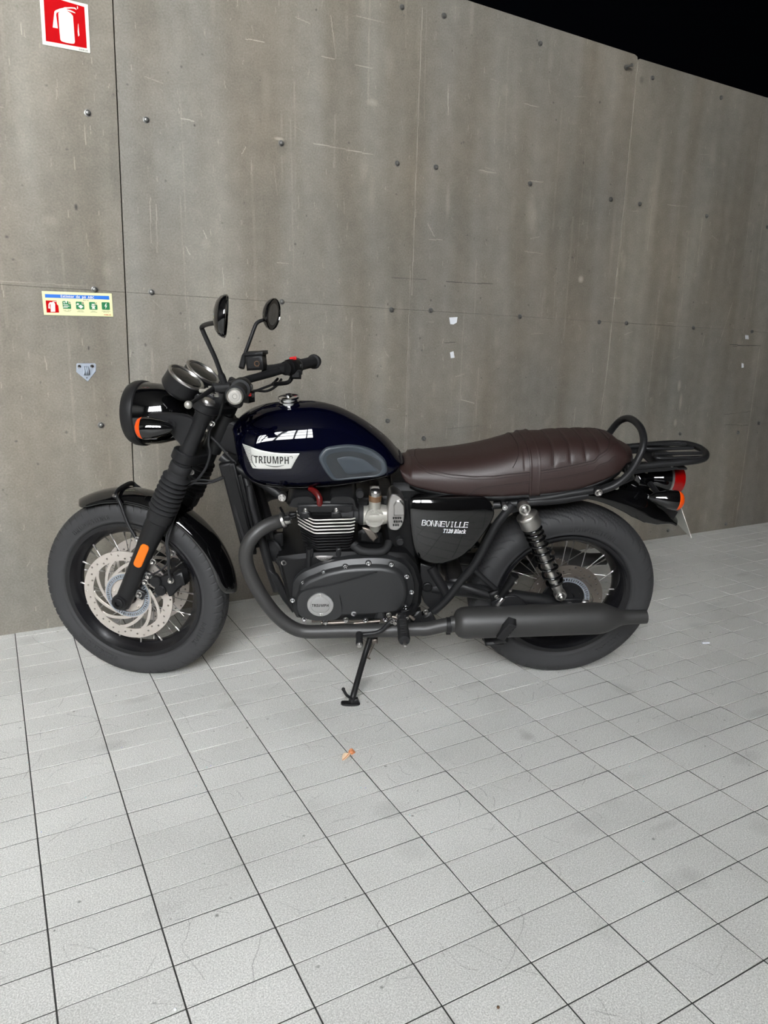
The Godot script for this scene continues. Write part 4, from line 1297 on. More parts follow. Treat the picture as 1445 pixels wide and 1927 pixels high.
func seat_at(x: float, a: float) -> Vector3:
	var top := along(seat_top, x)
	var low := along(seat_low, x)
	if x > 1.54: top = lerpf(top, low + 0.02, pow((x - 1.54) / (SEAT_X1 - 1.54), 2.6) * 0.6)
	var y_mid := lerpf(low, top, 0.34)
	var c := cos(a)
	var y := y_mid + ((top - y_mid) * pow(absf(c), 0.88) if c > 0 else -(y_mid - low) * pow(absf(c), 0.5))
	var p := Vector3(x, y, seat_half(x) * pow(absf(sin(a)), 0.62 if c > 0 else 0.28))
	# quilted pads between the pleats, inside the seam
	if c > 0.0 and x > PLEATS[0]:
		var edge := along(seam_high, x)
		var m := smoothstep(edge + 0.001, edge + 0.016, y)
		for i in PLEATS.size() - 1:
			if x >= PLEATS[i] and x < PLEATS[i + 1]:
				var u: float = absf((x - PLEATS[i]) / (PLEATS[i + 1] - PLEATS[i]) * 2.0 - 1.0)
				p += Vector3(0, c, sin(a)) * (0.0038 * (1.0 - pow(u, 4.0)) - 0.0018) * m
	return p

func seat_on(x: float, y: float, s: float, out: float) -> Vector3:
	var lo := 0.0
	var hi := PI
	for i in 24:
		var m := (lo + hi) * 0.5
		if seat_at(x, m).y > y: lo = m
		else: hi = m
	var p := seat_at(x, lo)
	return Vector3(p.x, p.y, (p.z + out) * s)

func seat():
	for p in SEAT_TOP: seat_top.append(p)
	seat_top = seat_top.filter(func(p): return p.x < SEAT_TOP_REAR[0].x - 0.01)
	for p in SEAT_TOP_REAR: seat_top.append(p)
	for p in SEAT_LOW: seat_low.append(p)
	seat_low = seat_low.filter(func(p): return p.x < SEAT_LOW_REAR[0].x - 0.01)
	for p in SEAT_LOW_REAR: seat_low.append(p)
	for p in [Vector2(1.2783, 0.8009), Vector2(1.3493, 0.8159), Vector2(1.4195, 0.8346), Vector2(1.4718, 0.8502), Vector2(1.4972, 0.8622), Vector2(1.5172, 0.8789)]:
		if p.x > seam_high[-1].x + 0.008: seam_high.append(p)
	var st := begin()
	var rows := []
	for i in 241:
		var x := lerpf(SEAT_X0 + 0.0005, SEAT_X1 - 0.0005, i / 240.0)
		if i < 12: x = SEAT_X0 + 0.0005 + (SEAT_X1 - SEAT_X0) * 0.05 * (1.0 - cos(PI * 0.5 * i / 12.0))
		var row := PackedVector3Array()
		for k in 41: row.append(seat_at(x, PI * k / 40.0))
		for k in range(39, 0, -1):
			var p := seat_at(x, PI * k / 40.0)
			row.append(Vector3(p.x, p.y, -p.z))
		rows.append(row)
	skin(st, rows)
	var o := part("seat", st, M.leather, bike)
	st = begin()
	for s: float in [1.0, -1.0]:
		for off in [0.0, -0.0075]:
			var pts := []
			for i in 110:
				var x := lerpf(0.902, 1.548, i / 109.0)
				pts.append(seat_on(x, along(seam_high, x) + off, s, 0.0004))
			tube(st, pts, 0.0016 if off == 0.0 else 0.0008, 6)
		for off in [0.0, -0.006]:
			var pts := []
			for i in 90:
				var x := lerpf(SEAM_LOW[0].x, 1.525, i / 89.0)
				var y := along(SEAM_LOW, x) if x < SEAM_LOW[-1].x else along(seam_high, x) - 0.026 - (x - SEAM_LOW[-1].x) * 0.12
				pts.append(seat_on(x, y + off, s, 0.0002))
			tube(st, pts, 0.0013 if off == 0.0 else 0.0007, 6)
	# piping across the seat between the pads, and the edge of the rider's panel
	for i in range(1, PLEATS.size() - 1):
		var pts := []
		for k in range(-24, 25):
			var a := absf(k) / 24.0 * 1.12
			var p := seat_at(PLEATS[i], a)
			if p.y < along(seam_high, PLEATS[i]) + 0.001: continue
			pts.append(Vector3(p.x, p.y + 0.0002, p.z * signf(k)))
		tube(st, pts, 0.0014, 6)
	var arc := []
	for k in range(-20, 21):
		var u := absf(k) / 20.0
		var x := lerpf(1.232, 1.207, pow(u, 3.0))
		var p := seat_at(x, u * 1.05)
		arc.append(Vector3(p.x, p.y + 0.0006, p.z * signf(k)))
	tube(st, arc, 0.0014, 6)
	part("seat_seams", st, M.stitch, o)
	# strap over the seat with an edge bead on either side
	st = begin()
	var bands := [[1.2555, 0.0], [1.2555, 0.0045], [1.259, 0.0055], [1.263, 0.0035], [1.281, 0.0035], [1.285, 0.0055], [1.2885, 0.0045], [1.2885, 0.0]]
	rows = []
	for b in bands:
		var row := PackedVector3Array()
		for k in range(-40, 41):
			var a := absf(k) / 40.0 * 2.35
			var p := seat_at(b[0] + 0.012 * pow(absf(k) / 40.0, 2.0), a)
			var away: Vector3 = Vector3(0, cos(a), sin(a)) * b[1]
			p += away
			row.append(Vector3(p.x, p.y, p.z * signf(k) if k != 0 else 0.0))
		rows.append(row)
	skin(st, rows, false, false, false, false, [1, 3, 4, 6])
	part("seat_strap", st, M.leather, o)
	# base under the leather
	st = begin()
	rows = []
	for i in 40:
		var x := lerpf(0.90, 1.585, i / 39.0)
		var y := along(seat_low, x)
		var w := seat_half(x) * 0.93
		rows.append(PackedVector3Array([Vector3(x, y + 0.01, w), Vector3(x, y - 0.008, w * 0.97), Vector3(x, y - 0.010, 0), Vector3(x, y - 0.008, -w * 0.97), Vector3(x, y + 0.01, -w)]))
	skin(st, rows, true)
	part("seat_base", st, M.black_plastic, o)

# ---- side covers
func cover_z(x: float, y: float) -> float:
	return 0.163 - 0.55 * pow(x - 1.0, 2.0) - 1.1 * pow(maxf(0.0, y - 0.655), 2.0) * 4.0 - 0.55 * pow(minf(0.0, y - 0.63), 2.0)

func side_panel():
	for s: float in [1.0, -1.0]:
		var outline := spl2([Vector2(0.8991, 0.7068), Vector2(0.9139, 0.7156), Vector2(0.9897, 0.717), Vector2(1.0792, 0.7185), Vector2(1.1198, 0.7168), Vector2(1.1409, 0.7072), Vector2(1.1563, 0.6863), Vector2(1.1605, 0.6641), Vector2(1.1516, 0.6367), Vector2(1.1337, 0.604), Vector2(1.1113, 0.5683), Vector2(1.0882, 0.5373), Vector2(1.0663, 0.5191), Vector2(1.0394, 0.5034), Vector2(1.0074, 0.494), Vector2(0.9747, 0.4955), Vector2(0.9511, 0.5033), Vector2(0.9319, 0.5163), Vector2(0.9195, 0.537), Vector2(0.9101, 0.5729), Vector2(0.903, 0.6132), Vector2(0.8982, 0.6629)], 3)
		var st := begin()
		patch(st, outline, cover_z, [Vector3(0.985, -0.04, 0), Vector3(0.995, -0.012, 0), Vector3(1.0, -0.006, 0), Vector3(0.985, -0.001, 0), Vector3(0.95, 0.0006, 0), Vector3(0.85, 0.0008, 0), Vector3(0.7, 0.0008, 0), Vector3(0.5, 0.0008, 0), Vector3(0.3, 0.0008, 0), Vector3(0.12, 0.0008, 0)], s)
		var o := part("side_cover", st, M.gloss_black, bike)
		var c := Vector3(1.0069, 0.6384, 0.163)
		var way := func(p: Vector3):
			var q := Vector2(c.x + p.x * s, c.y + p.y - p.x * 0.055 * s)
			return Vector3(q.x, q.y, s * (cover_z(q.x, q.y) + 0.0011 + p.z))
		# outlined capitals: each letter white, with a thinner black one laid in it
		var word := "BONNEVILLE"
		var step := 0.144 / word.length()
		for k in word.length():
			var x0 := (k - (word.length() - 1) * 0.5) * step
			st = begin()
			letters(st, word[k], 0.0195, func(p: Vector3): return way.call(p + Vector3(x0, 0, 0)), 0.0004, "Droid Sans", true, 0.1, step * (0.93 if word[k] != "I" else 0.42))
			var lt := part("cover_letter", st, M.white_print, o)
			st = begin()
			letters(st, word[k], 0.0195, func(p: Vector3): return way.call(p * Vector3(1, 0.86, 1) + Vector3(x0, 0, 0.0004)), 0.0004, "Droid Sans", false, 0.1, step * (0.70 if word[k] != "I" else 0.2))
			part("letter_inside", st, M.gloss_black, o)
		st = begin()
		letters(st, "T120 Black", 0.0145, func(p: Vector3): return way.call(p + Vector3(0.031, -0.0225, 0)), 0.0004, "Droid Serif", true, 0.22, 0.072)
		part("cover_lettering", st, M.white_print, o)
		st = begin()
		var q := Vector3(1.1901, 0.6897, 0.15)
		lathe(st, Vector3(q.x, q.y, 0.14 * s), Vector3(0, 0, s), [Vector2(0.0105, -0.02), Vector2(0.0105, 0.010), Vector2(0.0085, 0.013), Vector2(0.00001, 0.013)], 24)
		box(st, Vector3(q.x + 0.001, q.y - 0.001, 0.1535 * s), Vector3(0.011, 0.003, 0.002), 0.0005, Basis(Vector3(0, 0, 1), -0.2))
		var lock := part("cover_lock", st, M.chrome, bike)

func frame_tubes():
	var groups := {
		"frame_tube": [
			[[Vector3(1.2141, 0.6951, 0.135), Vector3(1.1874, 0.6525, 0.14), Vector3(1.1671, 0.6181, 0.142), Vector3(1.117, 0.4939, 0.142), Vector3(1.0747, 0.4272, 0.142), Vector3(1.0359, 0.3644, 0.142), Vector3(0.9911, 0.3104, 0.14)], 0.0135],
			[[Vector3(0.9753, 0.466, 0.12), Vector3(1.0328, 0.3709, 0.125)], 0.016],
			[[Vector3(1.109, 0.4754, 0.142), Vector3(1.1491, 0.4359, 0.148), Vector3(1.1922, 0.3975, 0.152)], 0.009],
			[[Vector3(1.069, 0.4098, 0.14), Vector3(1.1234, 0.3964, 0.15), Vector3(1.1841, 0.3747, 0.155)], 0.013],
			[[Vector3(0.3224, 0.8111, 0.05), Vector3(0.3684, 0.7788, 0.06), Vector3(0.4523, 0.7282, 0.07), Vector3(0.5035, 0.6953, 0.08)], 0.0145],
			[[Vector3(0.3872, 0.7568, 0.05), Vector3(0.4077, 0.6905, 0.07), Vector3(0.4269, 0.6019, 0.085), Vector3(0.4577, 0.4611, 0.1), Vector3(0.4823, 0.3743, 0.11)], 0.0145],
			[[Vector3(1.1631, 0.6789, 0.11), Vector3(1.269, 0.696, 0.125), Vector3(1.3602, 0.704, 0.125), Vector3(1.4513, 0.7205, 0.122)], 0.0125],
			[[Vector3(1.2687, 0.7017, 0.122), Vector3(1.3411, 0.713, 0.122), Vector3(1.4129, 0.7282, 0.122), Vector3(1.458, 0.7359, 0.122), Vector3(1.5143, 0.7457, 0.115), Vector3(1.5935, 0.7707, 0.09)], 0.0125],
		]}
	for g in groups["frame_tube"]:
		for s: float in [1.0, -1.0]:
			var pts := []
			for p in g[0]: pts.append(Vector3(p.x, p.y, p.z * s))
			var st := begin()
			tube(st, spl(pts, 5), g[1], 14)
			part("frame_tube", st, M.satin_black, bike)
	# steering head and backbone
	var st := begin()
	lathe(st, leg(0, 0.043, 0), UA, [Vector2(0.00001, 0.57), Vector2(0.03, 0.57), Vector2(0.03, 0.70), Vector2(0.00001, 0.70)], 24)
	tube(st, spl([Vector3(0.33, 0.90, 0), Vector3(0.42, 0.88, 0), Vector3(0.65, 0.82, 0), Vector3(0.84, 0.75, 0)], 5), 0.026, 16)
	box(st, Vector3(0.355, 0.86, 0), Vector3(0.09, 0.10, 0.05), 0.008, Basis(Vector3(0, 0, 1), -0.44))
	part("frame_backbone", st, M.satin_black, bike)
	# pivot plates, with the round plug
	for s: float in [1.0, -1.0]:
		st = begin()
		plate(st, [Vector2(0.9435, 0.4794), Vector2(0.9818, 0.4687), Vector2(0.9902, 0.4446), Vector2(1.0283, 0.3654), Vector2(1.0161, 0.3263), Vector2(0.9831, 0.3095), Vector2(0.9598, 0.3377), Vector2(0.943, 0.3876), Vector2(0.9446, 0.4257)], 0.112, 0.126, 0.003, Transform3D(Basis(Vector3.RIGHT, Vector3.UP, Vector3(0, 0, s)), Vector3.ZERO))
		var pl := part("pivot_plate", st, M.satin_black, bike)
		var q := Vector3(0.9684, 0.397, 0.13)
		st = begin()
		lathe(st, Vector3(q.x, q.y, 0.126 * s), Vector3(0, 0, s), [Vector2(0.0165, -0.003), Vector2(0.0165, 0.006), Vector2(0.0135, 0.0085), Vector2(0.012, 0.0085), Vector2(0.011, 0.006), Vector2(0.00001, 0.006)], 28)
		part("pivot_plug", st, M.black_plastic, pl)
		q = Vector3(0.9386, 0.3474, 0.13)
		st = begin()
		lathe(st, Vector3(q.x, q.y, 0.118 * s), Vector3(0, 0, s), [Vector2(0.00001, -0.02), Vector2(0.0135, -0.02), Vector2(0.0135, 0.012), Vector2(0.012, 0.014), Vector2(0.009, 0.014), Vector2(0.008, 0.0115), Vector2(0.00001, 0.0115)], 24)
		part("pivot_plug", st, M.galvanised, pl)
	# swinging arm
	for s: float in [1.0, -1.0]:
		st = begin()
		var pts := []
		for p in [Vector3(0.985, 0.385, 0.105), Vector3(1.12, 0.375, 0.115), Vector3(1.28, 0.352, 0.122), Vector3(1.41, 0.332, 0.122)]: pts.append(Vector3(p.x, p.y, p.z * s))
		tube(st, spl(pts, 5), [0.024, 0.024, 0.024, 0.024, 0.024, 0.024, 0.024, 0.024, 0.024, 0.024, 0.024, 0.024, 0.024, 0.024, 0.022, 0.020], 16)
		box(st, Vector3(1.44, 0.325, 0.115 * s), Vector3(0.10, 0.042, 0.018), 0.004)
		var arm := part("swing_arm", st, M.satin_black, bike)
		st = begin()
		box(st, Vector3(1.50, 0.322, 0.115 * s), Vector3(0.025, 0.03, 0.022), 0.003)
		tube(st, [Vector3(1.50, 0.322, 0.118 * s), Vector3(1.46, 0.322, 0.118 * s)], 0.005, 8)
		lathe(st, Vector3(1.447, 0.322, 0.122 * s), Vector3(0, 0, s), [Vector2(0.016, 0), Vector2(0.016, 0.008), Vector2(0.009, 0.010), Vector2(0.009, 0.016), Vector2(0.00001, 0.016)], 6)
		part("chain_adjuster", st, M.steel, arm)
	st = begin()
	lathe(st, Vector3(0.985, 0.385, 0), Vector3(0, 0, 1), [Vector2(0.00001, -0.125), Vector2(0.03, -0.125), Vector2(0.03, 0.125), Vector2(0.00001, 0.125)], 24)
	box(st, Vector3(1.07, 0.38, 0), Vector3(0.05, 0.05, 0.20), 0.01)
	part("swing_arm_bridge", st, M.satin_black, bike)
	# chain on the far side
	st = begin()
	for run in [[Vector3(0.93, 0.425, -0.088), Vector3(1.44, 0.412, -0.088)], [Vector3(0.94, 0.262, -0.088), Vector3(1.44, 0.231, -0.088)]]:
		for i in 36:
			var p: Vector3 = run[0].lerp(run[1], (i + 0.5) / 36.0)
			for z: float in [-0.005, 0.005]:
				plate(st, round_rect(0.017, 0.0125, 0.006, 3), z - 0.001, z + 0.001, 0.0, Transform3D(Basis(), p))
			lathe(st, p, Vector3(0, 0, 1), [Vector2(0.00001, -0.006), Vector2(0.0045, -0.006), Vector2(0.0045, 0.006), Vector2(0.00001, 0.006)], 8)
	var ch := part("drive_chain", st, M.worn_steel, bike)
	# suspension units
	for s: float in [1.0, -1.0]:
		var a := Vector3(1.2466, 0.693, 0.158)
		var b := Vector3(1.3973, 0.3865, 0.158)
		a.z *= s
		b.z *= s
		var d := (b - a).normalized()
		var l := (b - a).length()
		st = begin()
		lathe(st, a, Vector3(0, 0, s), [Vector2(0.0175, -0.014), Vector2(0.0195, -0.010), Vector2(0.0195, 0.010), Vector2(0.0175, 0.014), Vector2(0.0135, 0.014), Vector2(0.0125, 0.011), Vector2(0.00001, 0.011)], 28)
		lathe(st, a, d, [Vector2(0.00001, 0.01), Vector2(0.013, 0.012), Vector2(0.016, 0.02), Vector2(0.022, 0.024), Vector2(0.0325, 0.026), Vector2(0.0345, 0.029), Vector2(0.0345, 0.034), Vector2(0.0325, 0.036), Vector2(0.0325, 0.068), Vector2(0.030, 0.072), Vector2(0.00001, 0.073)], 36)
		lathe(st, a, d, [Vector2(0.0155, 0.07), Vector2(0.0155, l - 0.075), Vector2(0.0175, l - 0.072), Vector2(0.0175, l - 0.03), Vector2(0.015, l - 0.012), Vector2(0.00001, l - 0.012)], 28)
		lathe(st, b, Vector3(0, 0, s), [Vector2(0.0175, -0.014), Vector2(0.0195, -0.010), Vector2(0.0195, 0.010), Vector2(0.0175, 0.014), Vector2(0.0135, 0.014), Vector2(0.0125, 0.011), Vector2(0.00001, 0.011)], 28)
		var sh := part("shock_absorber", st, M.brushed, bike)
		sh.set_meta("label", "silver shock absorber with black spring")
		st = begin()
		var f := frame(d)
		var coil := PackedVector3Array()
		for i in 241:
			var t := i / 240.0
			var ang := TAU * (t * 7.2 + 2.2 * minf(t, 0.28))
			coil.append(a + d * lerpf(0.076, l - 0.058, t * 0.62 + 0.38 * pow(t, 1.7)) + f.x * 0.0265 * cos(ang) + f.z * 0.0265 * sin(ang))
		tube(st, coil, 0.0047, 8)
		lathe(st, a, d, [Vector2(0.016, l - 0.056), Vector2(0.029, l - 0.056), Vector2(0.029, l - 0.050), Vector2(0.016, l - 0.048)], 28, true)
		part("shock_spring", st, M.gloss_black, sh)
		st = begin()
		for q in [a, b]:
			lathe(st, q + Vector3(0, 0, 0.012 * s), Vector3(0, 0, s), [Vector2(0.0115, -0.001), Vector2(0.0115, 0.004), Vector2(0.0085, 0.006), Vector2(0.0075, 0.012), Vector2(0.0045, 0.015), Vector2(0.00001, 0.0155)], 20)
		part("shock_nut", st, M.steel, sh)
		st = begin()
		tube(st, [Vector3(a.x, a.y, 0.11 * s), Vector3(a.x, a.y, 0.146 * s)], 0.016, 16)
		tube(st, [Vector3(b.x, b.y, 0.10 * s), Vector3(b.x, b.y, 0.146 * s)], 0.013, 16)
		plate(st, [Vector2(1.2156, 0.6886), Vector2(1.2509, 0.7036), Vector2(1.2755, 0.6889), Vector2(1.2736, 0.6639), Vector2(1.2278, 0.6586), Vector2(1.1968, 0.6434)], 0.108, 0.118, 0.002, Transform3D(Basis(Vector3.RIGHT, Vector3.UP, Vector3(0, 0, s)), Vector3.ZERO))
		part("shock_mount", st, M.satin_black, bike)
		st = begin()
		plate(st, PackedVector2Array([Vector2(b.x - 0.05, 0.34), Vector2(b.x + 0.05, 0.34), Vector2(b.x + 0.015, b.y + 0.015), Vector2(b.x - 0.015, b.y + 0.015)]), 0.098, 0.106, 0.002, Transform3D(Basis(Vector3.RIGHT, Vector3.UP, Vector3(0, 0, s)), Vector3.ZERO))
		part("shock_mount", st, M.satin_black, bike)


func engine():
	# crankcase
	var st := begin()
	plate(st, [Vector2(0.4912, 0.5127), Vector2(0.5825, 0.5257), Vector2(0.6829, 0.53), Vector2(0.8112, 0.5313), Vector2(0.8943, 0.5262), Vector2(0.9285, 0.4845), Vector2(0.9502, 0.4206), Vector2(0.9492, 0.3442), Vector2(0.9229, 0.2884), Vector2(0.8413, 0.2802), Vector2(0.7214, 0.2779), Vector2(0.6067, 0.2756), Vector2(0.5452, 0.2898), Vector2(0.5184, 0.3452), Vector2(0.5046, 0.4316)], -0.15, 0.15, 0.012)
	var o := part("crankcase", st, M.matt_black, bike)
	# big cover on the left (and a plain one on the right)
	var outline := spl2([Vector2(0.536, 0.4037), Vector2(0.539, 0.4328), Vector2(0.5486, 0.4538), Vector2(0.5695, 0.4736), Vector2(0.5969, 0.4876), Vector2(0.6356, 0.5046), Vector2(0.6696, 0.5139), Vector2(0.7058, 0.5211), Vector2(0.742, 0.5243), Vector2(0.7782, 0.5263), Vector2(0.8146, 0.5254), Vector2(0.8512, 0.5193), Vector2(0.879, 0.5069), Vector2(0.9005, 0.4851), Vector2(0.9142, 0.4563), Vector2(0.9202, 0.4245), Vector2(0.9198, 0.3897), Vector2(0.9118, 0.3571), Vector2(0.8995, 0.3352), Vector2(0.8811, 0.3199), Vector2(0.853, 0.3122), Vector2(0.8153, 0.3079), Vector2(0.7681, 0.3048), Vector2(0.7116, 0.3017), Vector2(0.6551, 0.2986), Vector2(0.6082, 0.2999), Vector2(0.5755, 0.3061), Vector2(0.5525, 0.321), Vector2(0.54, 0.3445), Vector2(0.5351, 0.3716)], 3)
	for s: float in [1.0, -1.0]:
		st = begin()
		pillow(st, outline, [Vector2(0.0, 0.14), Vector2(0.0, 0.1705), Vector2(0.0012, 0.1725), Vector2(0.0190, 0.1735), Vector2(0.0205, 0.1765), Vector2(0.0235, 0.1835), Vector2(0.0270, 0.1885), Vector2(0.0310, 0.1915), Vector2(0.0350, 0.1930)], Transform3D(Basis(Vector3.RIGHT, Vector3.UP, Vector3(0, 0, s)), Vector3.ZERO), true)
		var cv := part("engine_cover", st, M.cover_black, bike)
		if s < 0: continue
		for q in [Vector2(0.5723, 0.441), Vector2(0.6362, 0.4766), Vector2(0.7027, 0.4974), Vector2(0.7741, 0.5098), Vector2(0.845, 0.5052), Vector2(0.8948, 0.463), Vector2(0.9124, 0.4067), Vector2(0.8959, 0.3503), Vector2(0.8745, 0.3152), Vector2(0.8321, 0.3053), Vector2(0.7683, 0.3022), Vector2(0.705, 0.3014), Vector2(0.6395, 0.2933), Vector2(0.5716, 0.3074), Vector2(0.5364, 0.3773)]:
			st = begin()
			lathe(st, Vector3(q.x, q.y, 0.168), Vector3(0, 0, 1), [Vector2(0.0095, 0), Vector2(0.0095, 0.0085), Vector2(0.0085, 0.0095), Vector2(0.00001, 0.0095)], 16)
			part("bolt_boss", st, M.satin_black, cv)
			bolts(cv, M.chrome, [[Vector3(q.x, q.y, 0.1785), Vector3(0, 0, 1), 0.0055, 0.0065]])
		st = begin()
		var q2 := Vector3(0.73, 0.337, 0.195)
		lathe(st, Vector3(q2.x, q2.y, 0.186), Vector3(0, 0, 1), [Vector2(0.0105, -0.004), Vector2(0.0105, 0.005), Vector2(0.0085, 0.008), Vector2(0.004, 0.0085), Vector2(0.0035, 0.006), Vector2(0.00001, 0.006)], 20)
		part("oil_plug", st, M.chrome, cv)
		# raised field that runs from the round plate to a point
		st = begin()
		var tongue := spl2([Vector2(0.551, 0.3691), Vector2(0.5535, 0.4011), Vector2(0.5695, 0.4232), Vector2(0.6015, 0.4337), Vector2(0.6516, 0.4441), Vector2(0.7016, 0.4587), Vector2(0.7514, 0.4753), Vector2(0.8033, 0.4924), Vector2(0.7787, 0.4733), Vector2(0.7471, 0.4545), Vector2(0.7153, 0.4378), Vector2(0.6962, 0.4252), Vector2(0.6871, 0.4088), Vector2(0.6904, 0.3848), Vector2(0.6936, 0.3633), Vector2(0.6905, 0.3363), Vector2(0.6695, 0.3189), Vector2(0.6277, 0.3147), Vector2(0.5814, 0.3214), Vector2(0.5585, 0.3367)], 3)
		pillow(st, tongue, [Vector2(-0.003, 0.180), Vector2(0.0, 0.1915), Vector2(0.0018, 0.1965), Vector2(0.004, 0.1995), Vector2(0.008, 0.2012)], Transform3D(), true)
		part("cover_relief", st, M.cover_black, cv)
		st = begin()
		plate(st, [Vector2(0.7969, 0.3144), Vector2(0.8132, 0.377), Vector2(0.8335, 0.3142)], 0.17, 0.192, 0.006)
		part("cover_rib", st, M.cover_black, cv)
		var dc := Vector3(0.6249, 0.3766, 0.207)
		st = begin()
		lathe(st, Vector3(dc.x, dc.y, 0.2), Vector3(0, 0, 1), [Vector2(0.0415, -0.012), Vector2(0.0415, 0.0045), Vector2(0.040, 0.0062), Vector2(0.0305, 0.0064), Vector2(0.0295, 0.0052), Vector2(0.0285, 0.0056), Vector2(0.0145, 0.0058), Vector2(0.00001, 0.0058)], 64)
		var plate_o := part("cover_plate", st, M.brushed_disc, cv)
		plate_o.set_meta("label", "round brushed metal plate with lettering")
		st = begin()
		letters(st, "TRIUMPH", 0.0098, func(p: Vector3): return Vector3(dc.x + p.x, dc.y + p.y - 0.001, 0.2062 + p.z), 0.0006, "Droid Sans", true, 0.0, 0.053)
		part("plate_lettering", st, M.black_print, cv)
		for e in [1.0, -1.0]: bolts(cv, M.steel, [[Vector3(dc.x, dc.y + 0.0352 * e, 0.2058), Vector3(0, 0, 1), 0.0035, 0.003]], "screw")
	# upper case wall and engine mount in front
	st = begin()
	plate(st, [Vector2(0.4856, 0.5048), Vector2(0.5726, 0.5112), Vector2(0.5808, 0.4578), Vector2(0.548, 0.4366), Vector2(0.5329, 0.3882), Vector2(0.5193, 0.372), Vector2(0.5017, 0.4366)], 0.10, 0.142, 0.006)
	plate(st, [Vector2(0.4597, 0.4522), Vector2(0.4868, 0.4309), Vector2(0.5216, 0.3441), Vector2(0.5394, 0.2996), Vector2(0.5298, 0.294), Vector2(0.498, 0.3441), Vector2(0.4674, 0.4095)], 0.10, 0.12, 0.003)
	var mnt := part("engine_mount", st, M.satin_black, bike)
	for q in [Vector2(0.5103, 0.4962), Vector2(0.5112, 0.7141)]:
		st = begin()
		lathe(st, Vector3(q.x, q.y, 0.138), Vector3(0, 0, 1), [Vector2(0.012, -0.02), Vector2(0.012, 0.004), Vector2(0.0085, 0.005), Vector2(0.0085, 0.012), Vector2(0.005, 0.012), Vector2(0.0045, 0.006), Vector2(0.00001, 0.006)], 18)
		part("bolt", st, M.steel, mnt)
	for q in [Vector2(0.5266, 0.4152), Vector2(0.5263, 0.4034), Vector2(0.5259, 0.3915)]: bolts(mnt, M.steel, [[Vector3(q.x, q.y, 0.138), Vector3(0, 0, 1), 0.004, 0.006]])
	# barrels with fins: black below, polished edges on the head above
	var fin := func(y: float, h: float, x0: float, x1: float, z1: float, corner: float) -> PackedVector2Array:
		return PackedVector2Array([Vector2(x0, 0.088), Vector2(x0 + corner * 0.5, z1 - 0.028), Vector2(x0 + corner, z1), Vector2(x0 + corner + 0.01, z1 + 0.002), Vector2(x1 - 0.012, z1 - 0.006), Vector2(x1, z1 - 0.014), Vector2(x1, -z1 + 0.014), Vector2(x1 - 0.012, -z1 + 0.006), Vector2(x0 + corner + 0.01, -z1 - 0.002), Vector2(x0 + corner, -z1), Vector2(x0 + corner * 0.5, -z1 + 0.028), Vector2(x0, -0.088)])
	var flatx := Basis(Vector3.RIGHT, Vector3(0, 0, -1), Vector3.UP)
	st = begin()
	box(st, Vector3(0.655, 0.585, 0), Vector3(0.145, 0.20, 0.235), 0.012)
	box(st, Vector3(0.65, 0.668, 0), Vector3(0.165, 0.045, 0.24), 0.01)
	var barrel := part("cylinder_block", st, M.matt_black, bike)
	for i in 5:
		var y := 0.6465 - i * 0.0112
		st = begin()
		plate(st, fin.call(y, 0.004, 0.551 + i * 0.001, 0.732 - i * 0.001, 0.152, 0.052), y - 0.0019, y + 0.0019, 0.0009, Transform3D(flatx, Vector3.ZERO))
		var f := part("cooling_fin", st, M.matt_black, barrel)
		for s: float in [1.0, -1.0]:      # polished rim of the fin
			st = begin()
			var line := []
			for p in fin.call(y, 0.004, 0.551 + i * 0.001, 0.732 - i * 0.001, 0.152, 0.052).slice(0, 6): line.append(Vector3(p.x, y, (p.y + 0.0004) * s))
			tube(st, line, 0.0023, 8)
			part("fin_edge", st, M.fin_edge, barrel)
	for i in 7:
		var y := 0.588 - i * 0.0105
		st = begin()
		plate(st, fin.call(y, 0.003, 0.557 + i * 0.0022, 0.728 - i * 0.002, 0.146 - i * 0.002, 0.045), y - 0.0016, y + 0.0016, 0.0008, Transform3D(flatx, Vector3.ZERO))
		part("cooling_fin", st, M.satin_black, barrel)
	# cam covers
	for s: float in [1.0, -1.0]:
		for r in [[[Vector2(0.5255, 0.6725), Vector2(0.5286, 0.6873), Vector2(0.5389, 0.7045), Vector2(0.557, 0.7129), Vector2(0.5928, 0.7141), Vector2(0.6105, 0.7025), Vector2(0.6157, 0.6829), Vector2(0.6168, 0.6607)], 0.05], [[Vector2(0.6462, 0.6583), Vector2(0.6508, 0.688), Vector2(0.6563, 0.7077), Vector2(0.6734, 0.7146), Vector2(0.7138, 0.7149), Vector2(0.7319, 0.7032), Vector2(0.739, 0.6787), Vector2(0.7414, 0.6613)], 0.05]]:
			st = begin()
			pillow(st, spl2(r[0], 3), [Vector2(0.0, 0.0), Vector2(0.0, 0.092), Vector2(0.0015, 0.101), Vector2(0.0045, 0.109), Vector2(0.009, 0.1155), Vector2(0.0135, 0.119), Vector2(0.017, 0.1205)], Transform3D(Basis(Vector3.RIGHT, Vector3.UP, Vector3(0, 0, s)), Vector3.ZERO), true)
			part("cam_cover", st, M.satin_black, bike)
		st = begin()
		box(st, Vector3(0.64, 0.672, 0.115 * s), Vector3(0.17, 0.028, 0.03), 0.004)
		for q in [Vector2(0.5796, 0.6568), Vector2(0.6737, 0.6573)]: plate(st, PackedVector2Array([Vector2(q.x - 0.019, q.y - 0.012), Vector2(q.x + 0.019, q.y - 0.012), Vector2(q.x + 0.013, q.y + 0.009), Vector2(q.x - 0.013, q.y + 0.009)]), 0.115, 0.142, 0.004, Transform3D(Basis(Vector3.RIGHT, Vector3.UP, Vector3(0, 0, s)), Vector3.ZERO))
		var hd := part("cylinder_head", st, M.satin_black, bike)
